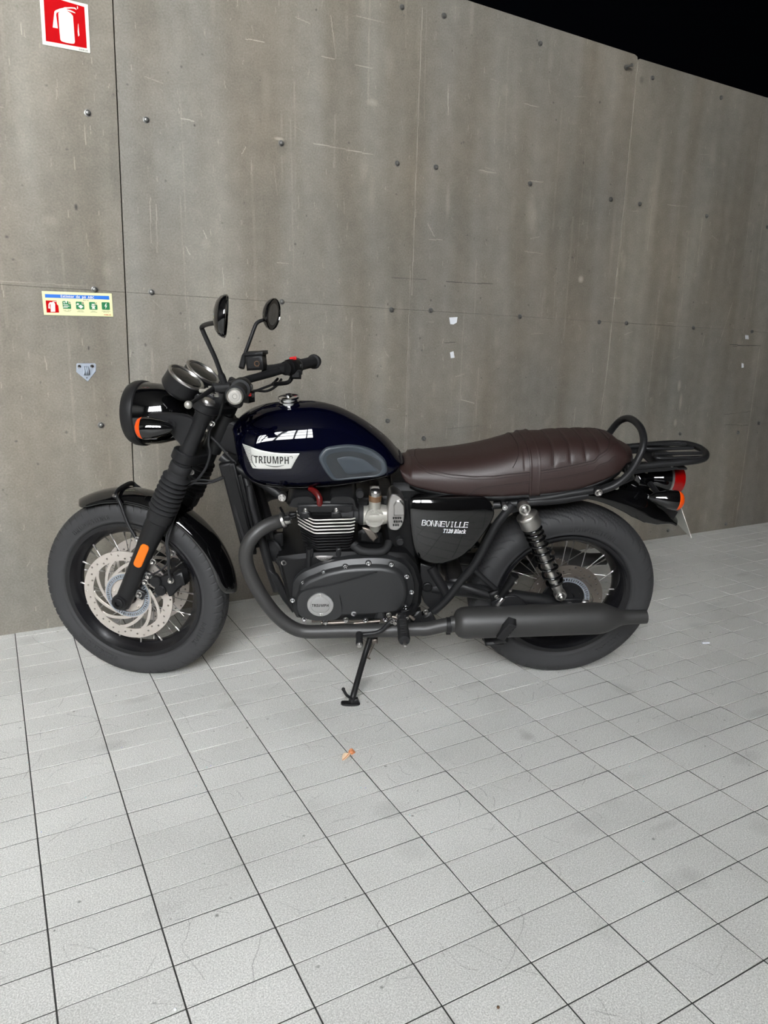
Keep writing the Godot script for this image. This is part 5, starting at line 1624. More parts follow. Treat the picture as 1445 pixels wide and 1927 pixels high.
		for q in [Vector2(0.5804, 0.6669), Vector2(0.6745, 0.6684)]: bolts(hd, M.steel, [[Vector3(q.x, q.y - 0.002, 0.128 * s), Vector3(0, 1, 0), 0.007, 0.010]])
		st = begin()
		tube(st, spl([Vector3(0.593, 0.722, 0.085 * s), Vector3(0.612, 0.716, 0.105 * s), Vector3(0.622, 0.703, 0.118 * s), Vector3(0.623, 0.68, 0.122 * s)], 5), 0.0095, 14)
		var pc := part("plug_cap", st, M.dark_red, bike)
		pc.set_meta("label", "dark red spark plug cap")
	# small badge under the fins, oil pipe at the front of the barrel
	st = begin()
	plate(st, [Vector2(0.6072, 0.5213), Vector2(0.6662, 0.5234), Vector2(0.658, 0.5141), Vector2(0.6398, 0.5048), Vector2(0.6284, 0.5048), Vector2(0.6148, 0.5131)], 0.148, 0.153, 0.001)
	var bd := part("barrel_badge", st, M.steel, bike)
	st = begin()
	var bq := Vector3(0.6363, 0.5119, 0.155)
	letters(st, "TRIUMPH", 0.0062, func(p: Vector3): return Vector3(bq.x + p.x, bq.y + p.y, 0.1533 + p.z), 0.0005, "Droid Sans", true)
	part("badge_lettering", st, M.black_print, bd)
	st = begin()
	tube(st, [Vector3(0.5897, 0.5462, 0.15), Vector3(0.587, 0.4633, 0.15)], 0.0085, 12)
	box(st, Vector3(0.5915, 0.5309, 0.145), Vector3(0.022, 0.03, 0.02), 0.004)
	box(st, Vector3(0.681, 0.5284, 0.14), Vector3(0.016, 0.034, 0.02), 0.004)
	part("oil_pipe", st, M.satin_black, bike)
	# throttle bodies
	for s: float in [1.0, -1.0]:
		var c := Vector3(0.7914, 0.6449, 0.15)
		c.z = 0.11 * s
		st = begin()
		lathe(st, c, Vector3(1, 0.05, 0), [Vector2(0.028, -0.048), Vector2(0.030, -0.045), Vector2(0.030, -0.02), Vector2(0.033, -0.015), Vector2(0.033, 0.02), Vector2(0.030, 0.035), Vector2(0.030, 0.05)], 28)
		lathe(st, Vector3(c.x, c.y, 0.118 * s), Vector3(0, 0, s), [Vector2(0.024, -0.01), Vector2(0.030, 0.0), Vector2(0.0315, 0.012), Vector2(0.0315, 0.019), Vector2(0.029, 0.0215), Vector2(0.021, 0.0215), Vector2(0.020, 0.0225), Vector2(0.00001, 0.0225)], 40)
		tube(st, [Vector3(c.x, c.y + 0.02, 0.122 * s), Vector3(c.x + 0.001, c.y + 0.058, 0.122 * s)], 0.018, 24)
		lathe(st, Vector3(c.x, c.y, 0.11 * s), Vector3(0.1, -1, 0), [Vector2(0.022, 0.0), Vector2(0.018, 0.045), Vector2(0.009, 0.058), Vector2(0.00001, 0.06)], 20)
		var tb := part("throttle_body", st, M.alu_white, bike)
		tb.set_meta("label", "silver throttle body")
		for k in 3:
			var a := PI * 0.5 + 0.3 + TAU * k / 3.0
			bolts(tb, M.steel, [[Vector3(c.x + 0.0262 * cos(a), c.y + 0.0262 * sin(a), 0.139 * s), Vector3(0, 0, s), 0.0033, 0.004]], "screw")
		st = begin()
		letters(st, "6008", 0.0048, func(p: Vector3): return Vector3(c.x + p.x * s, c.y + 0.003 + p.y, s * (0.1408 + p.z)), 0.0004)
		letters(st, "110084", 0.0036, func(p: Vector3): return Vector3(c.x + p.x * s, c.y - 0.005 + p.y, s * (0.1408 + p.z)), 0.0004)
		part("body_lettering", st, M.worn_steel, tb)
		st = begin()
		var tp := Vector3(c.x + 0.001, c.y + 0.058, 0.122 * s)
		lathe(st, tp, Vector3(0.02, 1, 0), [Vector2(0.0195, -0.004), Vector2(0.0195, 0.012), Vector2(0.018, 0.014)], 28)
		part("brown_collar", st, M.brass_brown, tb)
		st = begin()
		lathe(st, tp, Vector3(0.02, 1, 0), [Vector2(0.018, 0.012), Vector2(0.018, 0.026), Vector2(0.014, 0.031), Vector2(0.006, 0.033), Vector2(0.00001, 0.033)], 28)
		part("body_cap", st, M.steel, tb)
		# intake rubber towards the head, airbox trumpet cover behind
		st = begin()
		lathe(st, c, Vector3(-1, -0.02, 0), [Vector2(0.026, 0.03), Vector2(0.031, 0.035), Vector2(0.031, 0.046), Vector2(0.025, 0.05), Vector2(0.025, 0.062), Vector2(0.029, 0.066), Vector2(0.029, 0.075), Vector2(0.024, 0.085), Vector2(0.024, 0.11)], 28)
		part("intake_rubber", st, M.rubber, bike)
		st = begin()
		var cov := [Vector2(0.8295, 0.6891), Vector2(0.834, 0.7181), Vector2(0.8438, 0.7297), Vector2(0.8616, 0.7279), Vector2(0.8754, 0.716), Vector2(0.8837, 0.6942), Vector2(0.8851, 0.66), Vector2(0.883, 0.6328), Vector2(0.868, 0.6092), Vector2(0.8477, 0.6066), Vector2(0.8338, 0.6151), Vector2(0.8288, 0.6499)]
		pillow(st, spl2(cov, 3), [Vector2(0.001, 0.075), Vector2(0.0, 0.080), Vector2(0.0, 0.138), Vector2(0.002, 0.144), Vector2(0.005, 0.147)], Transform3D(Basis(Vector3.RIGHT, Vector3.UP, Vector3(0, 0, s)), Vector3.ZERO))
		plate(st, [Vector2(0.8478, 0.6954), Vector2(0.8554, 0.7099), Vector2(0.8687, 0.711), Vector2(0.8804, 0.6955), Vector2(0.883, 0.6623), Vector2(0.8489, 0.6602)], 0.14, 0.153, 0.003, Transform3D(Basis(Vector3.RIGHT, Vector3.UP, Vector3(0, 0, s)), Vector3.ZERO))
		var ic := part("intake_cover", st, M.steel, bike)
		for r in [[1092, 195, 4], [1098, 219, 4], [1092, 243, 3]]:
			for k in r[2]:
				var q := hole_at(r[0] + k * 15.5, r[1])
				st = begin()
				lathe(st, Vector3(q.x, q.y, 0.1515 * s), Vector3(0, 0, s), [Vector2(0.0028, -0.004), Vector2(0.0028, 0.0012), Vector2(0.00001, 0.0012)], 10)
				part("vent_hole", st, M.black_print, ic)
	# rubber hose across the back of the barrel, clips
	st = begin()
	tube(st, spl([Vector3(0.7294, 0.5558, 0.14), Vector3(0.7376, 0.5491, 0.15), Vector3(0.7559, 0.5415, 0.155), Vector3(0.7925, 0.5369, 0.155), Vector3(0.8202, 0.539, 0.15), Vector3(0.8345, 0.5469, 0.135), Vector3(0.8397, 0.5548, 0.12)], 6), 0.0125, 14)
	lathe(st, Vector3(0.7308, 0.5543, 0.143), Vector3(0.7422, 0.5466, 0.15) - Vector3(0.7308, 0.5543, 0.143), [Vector2(0.0145, -0.006), Vector2(0.0145, 0.006), Vector2(0.0125, 0.007)], 18)
	part("coolant_hose", st, M.rubber, bike)
	st = begin()
	plate(st, [Vector2(0.7426, 0.5782), Vector2(0.7656, 0.5886), Vector2(0.817, 0.5733), Vector2(0.8227, 0.5317), Vector2(0.743, 0.542)], -0.10, 0.10, 0.01)
	plate(st, [Vector2(0.8097, 0.7002), Vector2(0.9012, 0.7008), Vector2(0.9396, 0.4629), Vector2(0.8866, 0.4736), Vector2(0.832, 0.5529)], -0.10, 0.10, 0.01)
	box(st, Vector3(0.98, 0.62, 0), Vector3(0.26, 0.24, 0.19), 0.02)
	box(st, Vector3(0.72, 0.665, 0), Vector3(0.12, 0.05, 0.18), 0.01)
	part("airbox", st, M.black_plastic, bike)
	st = begin()
	plate(st, [Vector2(0.7548, 0.6022), Vector2(0.7926, 0.5906), Vector2(0.8047, 0.5676), Vector2(0.7911, 0.5511), Vector2(0.7794, 0.5624)], 0.095, 0.115, 0.004)
	part("throttle_bracket", st, M.worn_steel, bike)
	for q in [Vector3(0.746, 0.7183, 0.12), Vector3(0.8745, 0.5565, 0.12)]:
		st = begin()
		lathe(st, q, Vector3(0, 0, 1), [Vector2(0.00001, -0.02), Vector2(0.0125, -0.02), Vector2(0.0125, 0.004), Vector2(0.010, 0.007), Vector2(0.00001, 0.007)], 20)
		part("rubber_plug", st, M.rubber, bike)
	# horn and sensors behind the down tube
	st = begin()
	var hp := Vector3(0.4671, 0.5039, 0.08)
	lathe(st, hp, Vector3(-0.5, 0.05, 0.85), [Vector2(0.00001, -0.025), Vector2(0.022, -0.02), Vector2(0.036, -0.01), Vector2(0.038, 0.0), Vector2(0.035, 0.005), Vector2(0.02, 0.007), Vector2(0.012, 0.012), Vector2(0.00001, 0.012)], 32)
	box(st, hp + Vector3(0.02, 0.03, -0.02), Vector3(0.03, 0.05, 0.02), 0.004)
	part("horn", st, M.satin_black, bike)
	st = begin()
	for q in [Vector3(0.5239, 0.6465, 0.14), Vector3(0.5412, 0.6519, 0.13), Vector3(0.5148, 0.6199, 0.12)]: box(st, q, Vector3(0.022, 0.018, 0.02), 0.004)
	tube(st, spl([Vector3(0.501, 0.6631, 0.1), Vector3(0.5144, 0.6543, 0.13), Vector3(0.5274, 0.6488, 0.145), Vector3(0.5485, 0.6516, 0.14)], 5), 0.004, 8)
	part("sensor_plug", st, M.black_plastic, bike)
	st = begin()
	lathe(st, Vector3(0.5138, 0.6355, 0.13), Vector3(0.532, 0.642, 0.13) - Vector3(0.5138, 0.6355, 0.13), [Vector2(0.019, -0.008), Vector2(0.0245, -0.006), Vector2(0.0245, 0.002), Vector2(0.019, 0.004), Vector2(0.019, 0.02)], 24)
	part("exhaust_flange", st, M.steel, bike)
	# radiator in front
	st = begin()
	var rc := Vector3(0.3689, 0.6538, 0.1)
	box(st, Vector3(rc.x + 0.005, rc.y, 0), Vector3(0.034, 0.30, 0.17), 0.003, Basis(Vector3(0, 0, 1), 0.17))
	var rad := part("radiator", st, M.radiator_core, bike)
	st = begin()
	for s: float in [1.0, -1.0]:
		box(st, Vector3(rc.x + 0.005, rc.y, 0.098 * s), Vector3(0.042, 0.31, 0.028), 0.006, Basis(Vector3(0, 0, 1), 0.17))
		box(st, Vector3(rc.x - 0.025, rc.y + 0.135, 0.098 * s), Vector3(0.035, 0.04, 0.03), 0.005, Basis(Vector3(0, 0, 1), 0.17))
		box(st, Vector3(rc.x + 0.032, rc.y - 0.01, 0.09 * s), Vector3(0.012, 0.25, 0.012), 0.003, Basis(Vector3(0, 0, 1), 0.17))
	part("radiator_tank", st, M.black_plastic, rad)
	st = begin()
	for i in 26: box(st, Vector3(rc.x + 0.005, rc.y, 0) + Basis(Vector3(0, 0, 1), 0.17) * Vector3(-0.001, -0.14 + i * 0.0112, 0), Vector3(0.039, 0.002, 0.168), 0.0, Basis(Vector3(0, 0, 1), 0.17))
	part("radiator_fins", st, M.satin_black, rad)
	st = begin()
	tube(st, spl([Vector3(0.4079, 0.7313, 0.09), Vector3(0.4129, 0.6799, 0.1), Vector3(0.425, 0.6185, 0.1), Vector3(0.4354, 0.5605, 0.1)], 5), 0.008, 10)
	tube(st, spl([Vector3(0.3447, 0.7589, 0.08), Vector3(0.3538, 0.7212, 0.1), Vector3(0.3712, 0.6324, 0.11), Vector3(0.3886, 0.5556, 0.11)], 5), 0.006, 10)
	part("radiator_hose", st, M.rubber, bike)
	# sump and linkage under the engine
	st = begin()
	box(st, Vector3(0.76, 0.265, 0), Vector3(0.34, 0.06, 0.20), 0.015)
	part("sump", st, M.worn_steel, bike)

func hole_at(x: float, y: float) -> Vector2:      # lattice of the vent holes on the intake cover
	var o := Vector3(0.8494, 0.6524, 0.155)
	var e := Vector3(0.8944, 0.6526, 0.155)
	var f := Vector3(0.851, 0.6026, 0.155)
	return Vector2(o.x + (e.x - o.x) * (x - 1092) / 100.0 + (f.x - o.x) * (y - 195) / 100.0, o.y + (e.y - o.y) * (x - 1092) / 100.0 + (f.y - o.y) * (y - 195) / 100.0)

func exhaust():
	for s: float in [1.0, -1.0]:
		var pts := []
		for q in [Vector3(0.5087, 0.6181, 0.1), Vector3(0.4919, 0.6219, 0.115), Vector3(0.4639, 0.6168, 0.13), Vector3(0.4334, 0.6014, 0.145), Vector3(0.4087, 0.5736, 0.155), Vector3(0.3962, 0.5357, 0.16), Vector3(0.3987, 0.4906, 0.162), Vector3(0.4168, 0.4349, 0.165), Vector3(0.4489, 0.3711, 0.17), Vector3(0.4865, 0.3151, 0.172), Vector3(0.5277, 0.2781, 0.175), Vector3(0.5697, 0.26, 0.175), Vector3(0.6265, 0.2606, 0.178), Vector3(0.7023, 0.2651, 0.182), Vector3(0.7686, 0.2686, 0.186), Vector3(0.8442, 0.2725, 0.19), Vector3(0.929, 0.2793, 0.195), Vector3(0.9665, 0.2828, 0.198)]: pts.append(Vector3(q.x, q.y, q.z * s))
		for q in [Vector3(1.0231, 0.2982, 0.2), Vector3(1.0563, 0.2986, 0.2)]: pts.append(Vector3(q.x, q.y, q.z * s))
		var st := begin()
		tube(st, spl(pts, 8), 0.0222, 24)
		var o := part("exhaust_pipe", st, M.pipe_black, bike)
		st = begin()
		var clamp_at := [Vector3(1.0349, 0.2987, 0.2)]
		lathe(st, Vector3(clamp_at[0].x, clamp_at[0].y, clamp_at[0].z * s), Vector3(1, 0.02, 0), [Vector2(0.022, -0.009), Vector2(0.0248, -0.008), Vector2(0.0248, 0.008), Vector2(0.022, 0.009)], 28)
		box(st, Vector3(clamp_at[0].x, clamp_at[0].y - 0.027, clamp_at[0].z * s), Vector3(0.014, 0.014, 0.018), 0.003)
		part("exhaust_clamp", st, M.satin_black, o)
		st = begin()
		var a := Vector3(1.052, 0.3055, 0.2 * s)
		var b := Vector3(1.676, 0.3275, 0.2 * s)
		var l := (b - a).length()
		lathe(st, a, b - a, [Vector2(0.0225, -0.012), Vector2(0.0240, 0.0), Vector2(0.034, 0.004), Vector2(0.044, 0.012), Vector2(0.0495, 0.024), Vector2(0.0515, 0.040), Vector2(0.0518, 0.2), Vector2(0.0515, l - 0.165), Vector2(0.0495, l - 0.145), Vector2(0.045, l - 0.128), Vector2(0.037, l - 0.108), Vector2(0.029, l - 0.09), Vector2(0.0255, l - 0.078), Vector2(0.0235, l - 0.06), Vector2(0.0228, l), Vector2(0.0205, l), Vector2(0.0205, l - 0.09), Vector2(0.00001, l - 0.09)], 44)
		part("silencer", st, M.pipe_black, bike)
	# hangers with the triangular plate
	for s: float in [1.0, -1.0]:
		var st := begin()
		var zf := Transform3D(Basis(Vector3.RIGHT, Vector3.UP, Vector3(0, 0, s)), Vector3.ZERO)
		plate(st, [Vector2(1.1708, 0.3708), Vector2(1.1939, 0.3871), Vector2(1.2309, 0.3963), Vector2(1.2525, 0.3941), Vector2(1.3141, 0.3402), Vector2(1.3089, 0.3347), Vector2(1.1862, 0.3263)], 0.176, 0.184, 0.002, zf)
		part("silencer_hanger", st, M.satin_black, bike)
		st = begin()
		var p := [Vector3(1.1844, 0.3779, 0.165), Vector3(1.1973, 0.3718, 0.175)]
		box(st, Vector3(p[0].x, p[0].y, 0.162 * s), Vector3(0.03, 0.05, 0.022), 0.005, Basis(Vector3(0, 0, 1), 0.35))
		var e := [Vector3(1.2004, 0.3938, 0.178), Vector3(1.2337, 0.4754, 0.19)]
		tube(st, [Vector3(e[0].x, e[0].y, e[0].z * s), Vector3(e[1].x, e[1].y, e[1].z * s)], [0.0125, 0.0145], 16)
		var peg := part("passenger_peg", st, M.black_plastic, bike)
		st = begin()
		var q0 := Vector3(1.1976, 0.3735, 0.185)
		box(st, Vector3(q0.x, q0.y, 0.182 * s), Vector3(0.012, 0.034, 0.014), 0.003, Basis(Vector3(0, 0, 1), -0.6))
		part("peg_hinge", st, M.steel, peg)
		for q in [Vector3(1.1864, 0.3881, 0.182), Vector3(1.224, 0.4215, 0.195), Vector3(1.2369, 0.4547, 0.2)]: bolts(peg, M.steel, [[Vector3(q.x, q.y, q.z * s - 0.006 * s), Vector3(0, 0, s), 0.005, 0.008]])

func rear_end():
	# mudguard over the rear wheel
	var st := begin()
	var rows := []
	var low := [Vector2(36, 0.44), Vector2(41, 0.425), Vector2(46, 0.388), Vector2(52, 0.366), Vector2(60, 0.358), Vector2(70, 0.361), Vector2(80, 0.368), Vector2(96, 0.378), Vector2(112, 0.385)]
	for i in 49:
		var deg := lerpf(38.5, 112.0, i / 48.0)
		var a := deg_to_rad(deg)
		var r0 := along(low, deg)
		var r1 := lerpf(0.452, 0.425, smoothstep(55.0, 80.0, deg))
		var w := 0.082 * (0.82 + 0.18 * smoothstep(38.0, 48.0, deg))
		var out := []
		for k in 15:
			var u := -1.0 + k / 7.0
			out.append(Vector2(r1 - (r1 - r0) * pow(absf(u), 3.0), w * (u if absf(u) < 0.8 else signf(u) * (0.8 + (absf(u) - 0.8) * 0.9))))
		var row := PackedVector3Array()
		for p in out: row.append(Vector3(WB + p.x * cos(a), RR + p.x * sin(a), p.y))
		out.reverse()
		for p in out: row.append(Vector3(WB + (p.x - 0.004) * cos(a), RR + (p.x - 0.004) * sin(a), p.y * 0.96))
		rows.append(row)
	skin(st, rows)
	var mg := part("rear_mudguard", st, M.gloss_black, bike)
	# plate holder and number plate
	st = begin()
	plate(st, [Vector2(1.7049, 0.6633), Vector2(1.7398, 0.6583), Vector2(1.7863, 0.6325), Vector2(1.7753, 0.6008), Vector2(1.7528, 0.5901), Vector2(1.7292, 0.6112)], -0.055, 0.055, 0.004)
	part("plate_holder", st, M.satin_black, mg)
	var pa := Vector3(1.7865, 0.6559, 0.06)
	var pb := Vector3(1.8466, 0.5411, 0.06)
	var down := Vector3(pb.x - pa.x, pb.y - pa.y, 0)
	var len := down.length()
	down = down.normalized()
	var face := Vector3(-down.y, down.x, 0)
	if face.x < 0: face = -face
	st = begin()
	plate(st, round_rect(0.14, len, 0.008, 3), -0.0008, 0.0008, 0.0003, Transform3D(Basis(down.cross(face), -down, face), Vector3((pa.x + pb.x) * 0.5, (pa.y + pb.y) * 0.5, -0.008)))
	var np := part("number_plate", st, M.plate_white, bike)
	np.set_meta("label", "white number plate seen from its edge")
	# tail lamp
	st = begin()
	var tl := Vector3(1.7529, 0.7276, 0)
	var ta := Vector3(1, -0.08, 0).normalized()
	lathe(st, tl, ta, [Vector2(0.00001, -0.075), Vector2(0.02, -0.072), Vector2(0.032, -0.055), Vector2(0.042, -0.02), Vector2(0.0445, -0.004), Vector2(0.0445, 0.0)], 36)
	box(st, tl + Vector3(-0.07, 0.0, 0), Vector3(0.09, 0.05, 0.06), 0.012, Basis(Vector3(0, 0, 1), -0.1))
	var tlo := part("tail_lamp", st, M.gloss_black, bike)
	st = begin()
	lathe(st, tl, ta, [Vector2(0.045, -0.003), Vector2(0.0465, -0.002), Vector2(0.0465, 0.004), Vector2(0.044, 0.005)], 36)
	part("lamp_ring", st, M.steel, tlo)
	st = begin()
	lathe(st, tl, ta, [Vector2(0.0445, 0.003), Vector2(0.0445, 0.036), Vector2(0.042, 0.042), Vector2(0.036, 0.045), Vector2(0.00001, 0.046)], 36)
	part("lens", st, M.red_lens, tlo)
	# rear indicators on stems
	for s: float in [1.0, -1.0]:
		var ic := Vector3(1.7306, 0.7079, 0.13)
		st = begin()
		tube(st, [Vector3(ic.x - 0.05, ic.y + 0.02, 0.04 * s), Vector3(ic.x - 0.045, ic.y + 0.004, 0.125 * s)], 0.009, 12)
		part("indicator_stem", st, M.satin_black, bike)
		indicator("rear_indicator", Vector3(ic.x, ic.y, 0.13 * s), Vector3(0.99, -0.1, 0.05 * s), 0.032, 0.088, Transform3D())
	# grab rail: one hoop from bolt to bolt
	st = begin()
	var half := [Vector3(1.4765, 0.739, 0.136), Vector3(1.497, 0.745, 0.136), Vector3(1.523, 0.757, 0.136), Vector3(1.5485, 0.7785, 0.136), Vector3(1.5705, 0.808, 0.135), Vector3(1.586, 0.840, 0.131), Vector3(1.5975, 0.868, 0.123), Vector3(1.605, 0.889, 0.108), Vector3(1.610, 0.905, 0.084), Vector3(1.613, 0.917, 0.048), Vector3(1.614, 0.921, 0.0)]
	var pts := []
	for p in half: pts.append(p)
	for i in range(half.size() - 2, -1, -1): pts.append(Vector3(half[i].x, half[i].y, -half[i].z))
	tube(st, spl(pts, 6), 0.0112, 16)
	for s: float in [1.0, -1.0]: lathe(st, Vector3(half[0].x, half[0].y, 0.136 * s), Vector3(0, 0, s), [Vector2(0.00001, -0.012), Vector2(0.0135, -0.012), Vector2(0.0135, 0.010), Vector2(0.00001, 0.010)], 18)
	var gr := part("grab_rail", st, M.satin_black, bike)
	for s: float in [1.0, -1.0]:
		var q := Vector3(1.537, 0.7491, 0.135)
		bolts(gr, M.steel, [[Vector3(half[0].x, half[0].y, 0.146 * s), Vector3(0, 0, s), 0.0085, 0.01], [Vector3(q.x, q.y, 0.128 * s), Vector3(0, 0, s), 0.0055, 0.007]])
	# luggage rack
	st = begin()
	var loop := []
	var side := [Vector3(1.575, 0.800, 0.086), Vector3(1.63, 0.806, 0.088), Vector3(1.72, 0.816, 0.088), Vector3(1.785, 0.822, 0.086), Vector3(1.825, 0.826, 0.070), Vector3(1.845, 0.829, 0.035)]
	for p in side: loop.append(p)
	loop.append(Vector3(1.850, 0.830, 0.0))
	for i in range(side.size() - 1, -1, -1): loop.append(Vector3(side[i].x, side[i].y, -side[i].z))
	tube(st, spl(loop, 6), 0.0105, 14)
	var rk := part("luggage_rack", st, M.satin_black, bike)
	for z: float in [0.045, -0.045]:
		st = begin()
		tube(st, spl([Vector3(1.835, 0.828, z - 0.018), Vector3(1.79, 0.827, z - 0.018), Vector3(1.69, 0.824, z - 0.018), Vector3(1.677, 0.823, z - 0.006), Vector3(1.677, 0.823, z + 0.006), Vector3(1.69, 0.822, z + 0.018), Vector3(1.79, 0.825, z + 0.018), Vector3(1.832, 0.827, z + 0.018)], 5), 0.0062, 10)
		part("rack_bar", st, M.satin_black, rk)
	st = begin()
	for s: float in [1.0, -1.0]:
		plate(st, [Vector2(1.5974, 0.8025), Vector2(1.7349, 0.8037), Vector2(1.741, 0.7964), Vector2(1.7073, 0.7888), Vector2(1.6334, 0.7833), Vector2(1.5974, 0.7757), Vector2(1.5679, 0.7557)], 0.082, 0.088, 0.0015, Transform3D(Basis(Vector3.RIGHT, Vector3.UP, Vector3(0, 0, s)), Vector3.ZERO))
	box(st, Vector3(1.72, 0.795, 0), Vector3(0.10, 0.006, 0.17), 0.002)
	box(st, Vector3(1.60, 0.79, 0), Vector3(0.05, 0.02, 0.17), 0.004)
	part("rack_bracket", st, M.satin_black, rk)
	for q in [Vector3(1.6067, 0.8026, 0.09), Vector3(1.7153, 0.8084, 0.09), Vector3(1.7805, 0.8211, 0.09)]: bolts(rk, M.steel, [[q, Vector3(0, 0, 1), 0.004, 0.006]])
	# reservoir-like grommet behind the seat
	st = begin()
	lathe(st, Vector3(1.60, 0.79, 0), Vector3(1, 0, 0), [Vector2(0.00001, -0.03), Vector2(0.035, -0.03), Vector2(0.035, 0.015), Vector2(0.02, 0.02), Vector2(0.00001, 0.02)], 24)
	part("seat_lock", st, M.rubber, bike)
	# rear brake caliper under the swinging arm
	st = begin()
	box(st, Vector3(1.36, 0.275, 0.075), Vector3(0.09, 0.05, 0.05), 0.01, Basis(Vector3(0, 0, 1), -0.5))
	part("rear_caliper", st, M.satin_black, bike)

func controls():
	# rider's pegs
	for s: float in [1.0, -1.0]:
		var c := Vector3(0.8806, 0.3356, 0.31)
		var st := begin()
		var d := Vector3(0.0, -0.02, s)
		lathe(st, Vector3(c.x, c.y, 0.235 * s), d, [Vector2(0.00001, 0.0), Vector2(0.016, 0.0), Vector2(0.0175, 0.006), Vector2(0.0165, 0.03), Vector2(0.0175, 0.055), Vector2(0.0185, 0.095), Vector2(0.0165, 0.104), Vector2(0.00001, 0.106)], 24)
		var peg := part("foot_peg", st, M.rubber, bike)
		st = begin()
		for k in 9: box(st, Vector3(c.x, c.y + 0.0165, (0.25 + k * 0.009) * s), Vector3(0.022, 0.005, 0.0045), 0.001)
		part("peg_tread", st, M.rubber, peg)
		st = begin()
		tube(st, [Vector3(c.x, c.y - 0.002, 0.34 * s), Vector3(c.x, c.y - 0.003, 0.352 * s)], 0.0052, 12)
		lathe(st, Vector3(c.x, c.y - 0.003, 0.352 * s), Vector3(0, 0, s), [Vector2(0.0052, 0), Vector2(0.0062, 0.003), Vector2(0.0062, 0.011), Vector2(0.0035, 0.015), Vector2(0.00001, 0.016)], 16)
		part("peg_feeler", st, M.steel, peg)
		st = begin()
		var k0 := Vector3(0.9073, 0.3368, 0.2)
		tube(st, spl([Vector3(k0.x + 0.03, k0.y + 0.01, 0.13 * s), Vector3(k0.x + 0.01, k0.y, 0.18 * s), Vector3(c.x + 0.002, c.y + 0.012, 0.222 * s), Vector3(c.x, c.y, 0.24 * s)], 5), 0.0095, 12)
		box(st, Vector3(c.x, c.y + 0.004, 0.222 * s), Vector3(0.026, 0.03, 0.022), 0.005)
		part("peg_bracket", st, M.satin_black, peg)
	# gear lever with its rubber
	var st := begin()
	tube(st, spl([Vector3(0.8529, 0.3274, 0.215), Vector3(0.8412, 0.3198, 0.22), Vector3(0.8183, 0.2957, 0.225), Vector3(0.7952, 0.2868, 0.228), Vector3(0.758, 0.2834, 0.23), Vector3(0.7477, 0.2835, 0.235)], 5), 0.0068, 12)
	var gl := part("gear_lever", st, M.satin_black, bike)
	st = begin()
	var g0 := Vector3(0.7471, 0.2868, 0.24)
	lathe(st, g0, Vector3(0, -0.05, 1), [Vector2(0.00001, -0.008), Vector2(0.0105, -0.008), Vector2(0.0115, 0.0), Vector2(0.0105, 0.02), Vector2(0.0115, 0.042), Vector2(0.0105, 0.048), Vector2(0.00001, 0.048)], 20)
	part("lever_rubber", st, M.rubber, gl)
	st = begin()
	lathe(st, g0 + Vector3(0, -0.002, 0.047), Vector3(0, -0.05, 1), [Vector2(0.009, 0), Vector2(0.009, 0.005), Vector2(0.006, 0.009), Vector2(0.00001, 0.009)], 18)
	bolt_shape(st, Vector3(0.8506, 0.3247, 0.215), Vector3(0, 0, 1), 0.0065, 0.012)
	part("bolt", st, M.steel, gl)
	st = begin()
	tube(st, [Vector3(0.8523, 0.3288, 0.2), Vector3(0.8744, 0.3291, 0.205), Vector3(0.8972, 0.3454, 0.205), Vector3(0.922, 0.3203, 0.2)], 0.0055, 8)
	var lk := part("gear_linkage", st, M.worn_steel, bike)
	for q in [Vector3(0.8716, 0.3345, 0.21), Vector3(0.8982, 0.3333, 0.21), Vector3(0.9648, 0.3181, 0.16), Vector3(0.8419, 0.3316, 0.2), Vector3(0.8614, 0.3068, 0.2)]: bolts(lk, M.steel, [[q - Vector3(0, 0, 0.008), Vector3(0, 0, 1), 0.0065, 0.014]])
	st = begin()
	for q in [Vector3(0.9009, 0.3179, 0.17), Vector3(0.9368, 0.2996, 0.15), Vector3(0.977, 0.2875, 0.14), Vector3(0.9185, 0.2771, 0.15), Vector3(0.9599, 0.2612, 0.13)]: box(st, q, Vector3(0.05, 0.035, 0.04), 0.008, Basis(Vector3(0, 0, 1), 0.3 + q.x * 5.0))
	part("peg_carrier", st, M.satin_black, bike)
	st = begin()
	tube(st, [Vector3(0.6266, 0.2884, 0.17), Vector3(0.6644, 0.2914, 0.175), Vector3(0.7022, 0.2941, 0.175)], 0.006, 8)
	tube(st, [Vector3(0.6451, 0.265, 0.16), Vector3(0.7071, 0.2664, 0.16)], 0.008, 8)
	tube(st, [Vector3(0.7308, 0.2819, 0.165), Vector3(0.816, 0.296, 0.17)], 0.005, 8)
	var sl := part("stand_linkage", st, M.worn_steel, bike)
	for q in [Vector3(0.6396, 0.2959, 0.18), Vector3(0.705, 0.3039, 0.18), Vector3(0.707, 0.2697, 0.165)]: bolts(sl, M.steel, [[q - Vector3(0, 0, 0.004), Vector3(0, 0, 1), 0.006, 0.01]])
	# side stand
	var foot := Vector3(0.7199, 0.0535, 0.287)
	var top := Vector3(0.7857, 0.2002, 0.13)
	var kink := Vector3(0.7674, 0.1556, 0.165)
	st = begin()
	tube(st, spl([top + Vector3(0.01, 0.03, -0.02), top, kink, foot + Vector3(0.012, 0.035, -0.014), foot + Vector3(0.004, 0.008, -0.002)], 6), 0.0098, 14)
	box(st, top + Vector3(0.005, 0.03, -0.02), Vector3(0.05, 0.05, 0.03), 0.006)
	var ss := part("side_stand", st, M.satin_black, bike)
	st = begin()
	var flat := Basis(Vector3.RIGHT, -0.19045)
	plate(st, spl2([Vector2(-0.030, 0.010), Vector2(-0.024, 0.017), Vector2(0.0, 0.016), Vector2(0.026, 0.010), Vector2(0.032, 0.0), Vector2(0.026, -0.010), Vector2(0.0, -0.014), Vector2(-0.026, -0.008)], 4), 0.0, 0.007, 0.002, Transform3D(flat * Basis(Vector3.RIGHT, -PI / 2), foot))
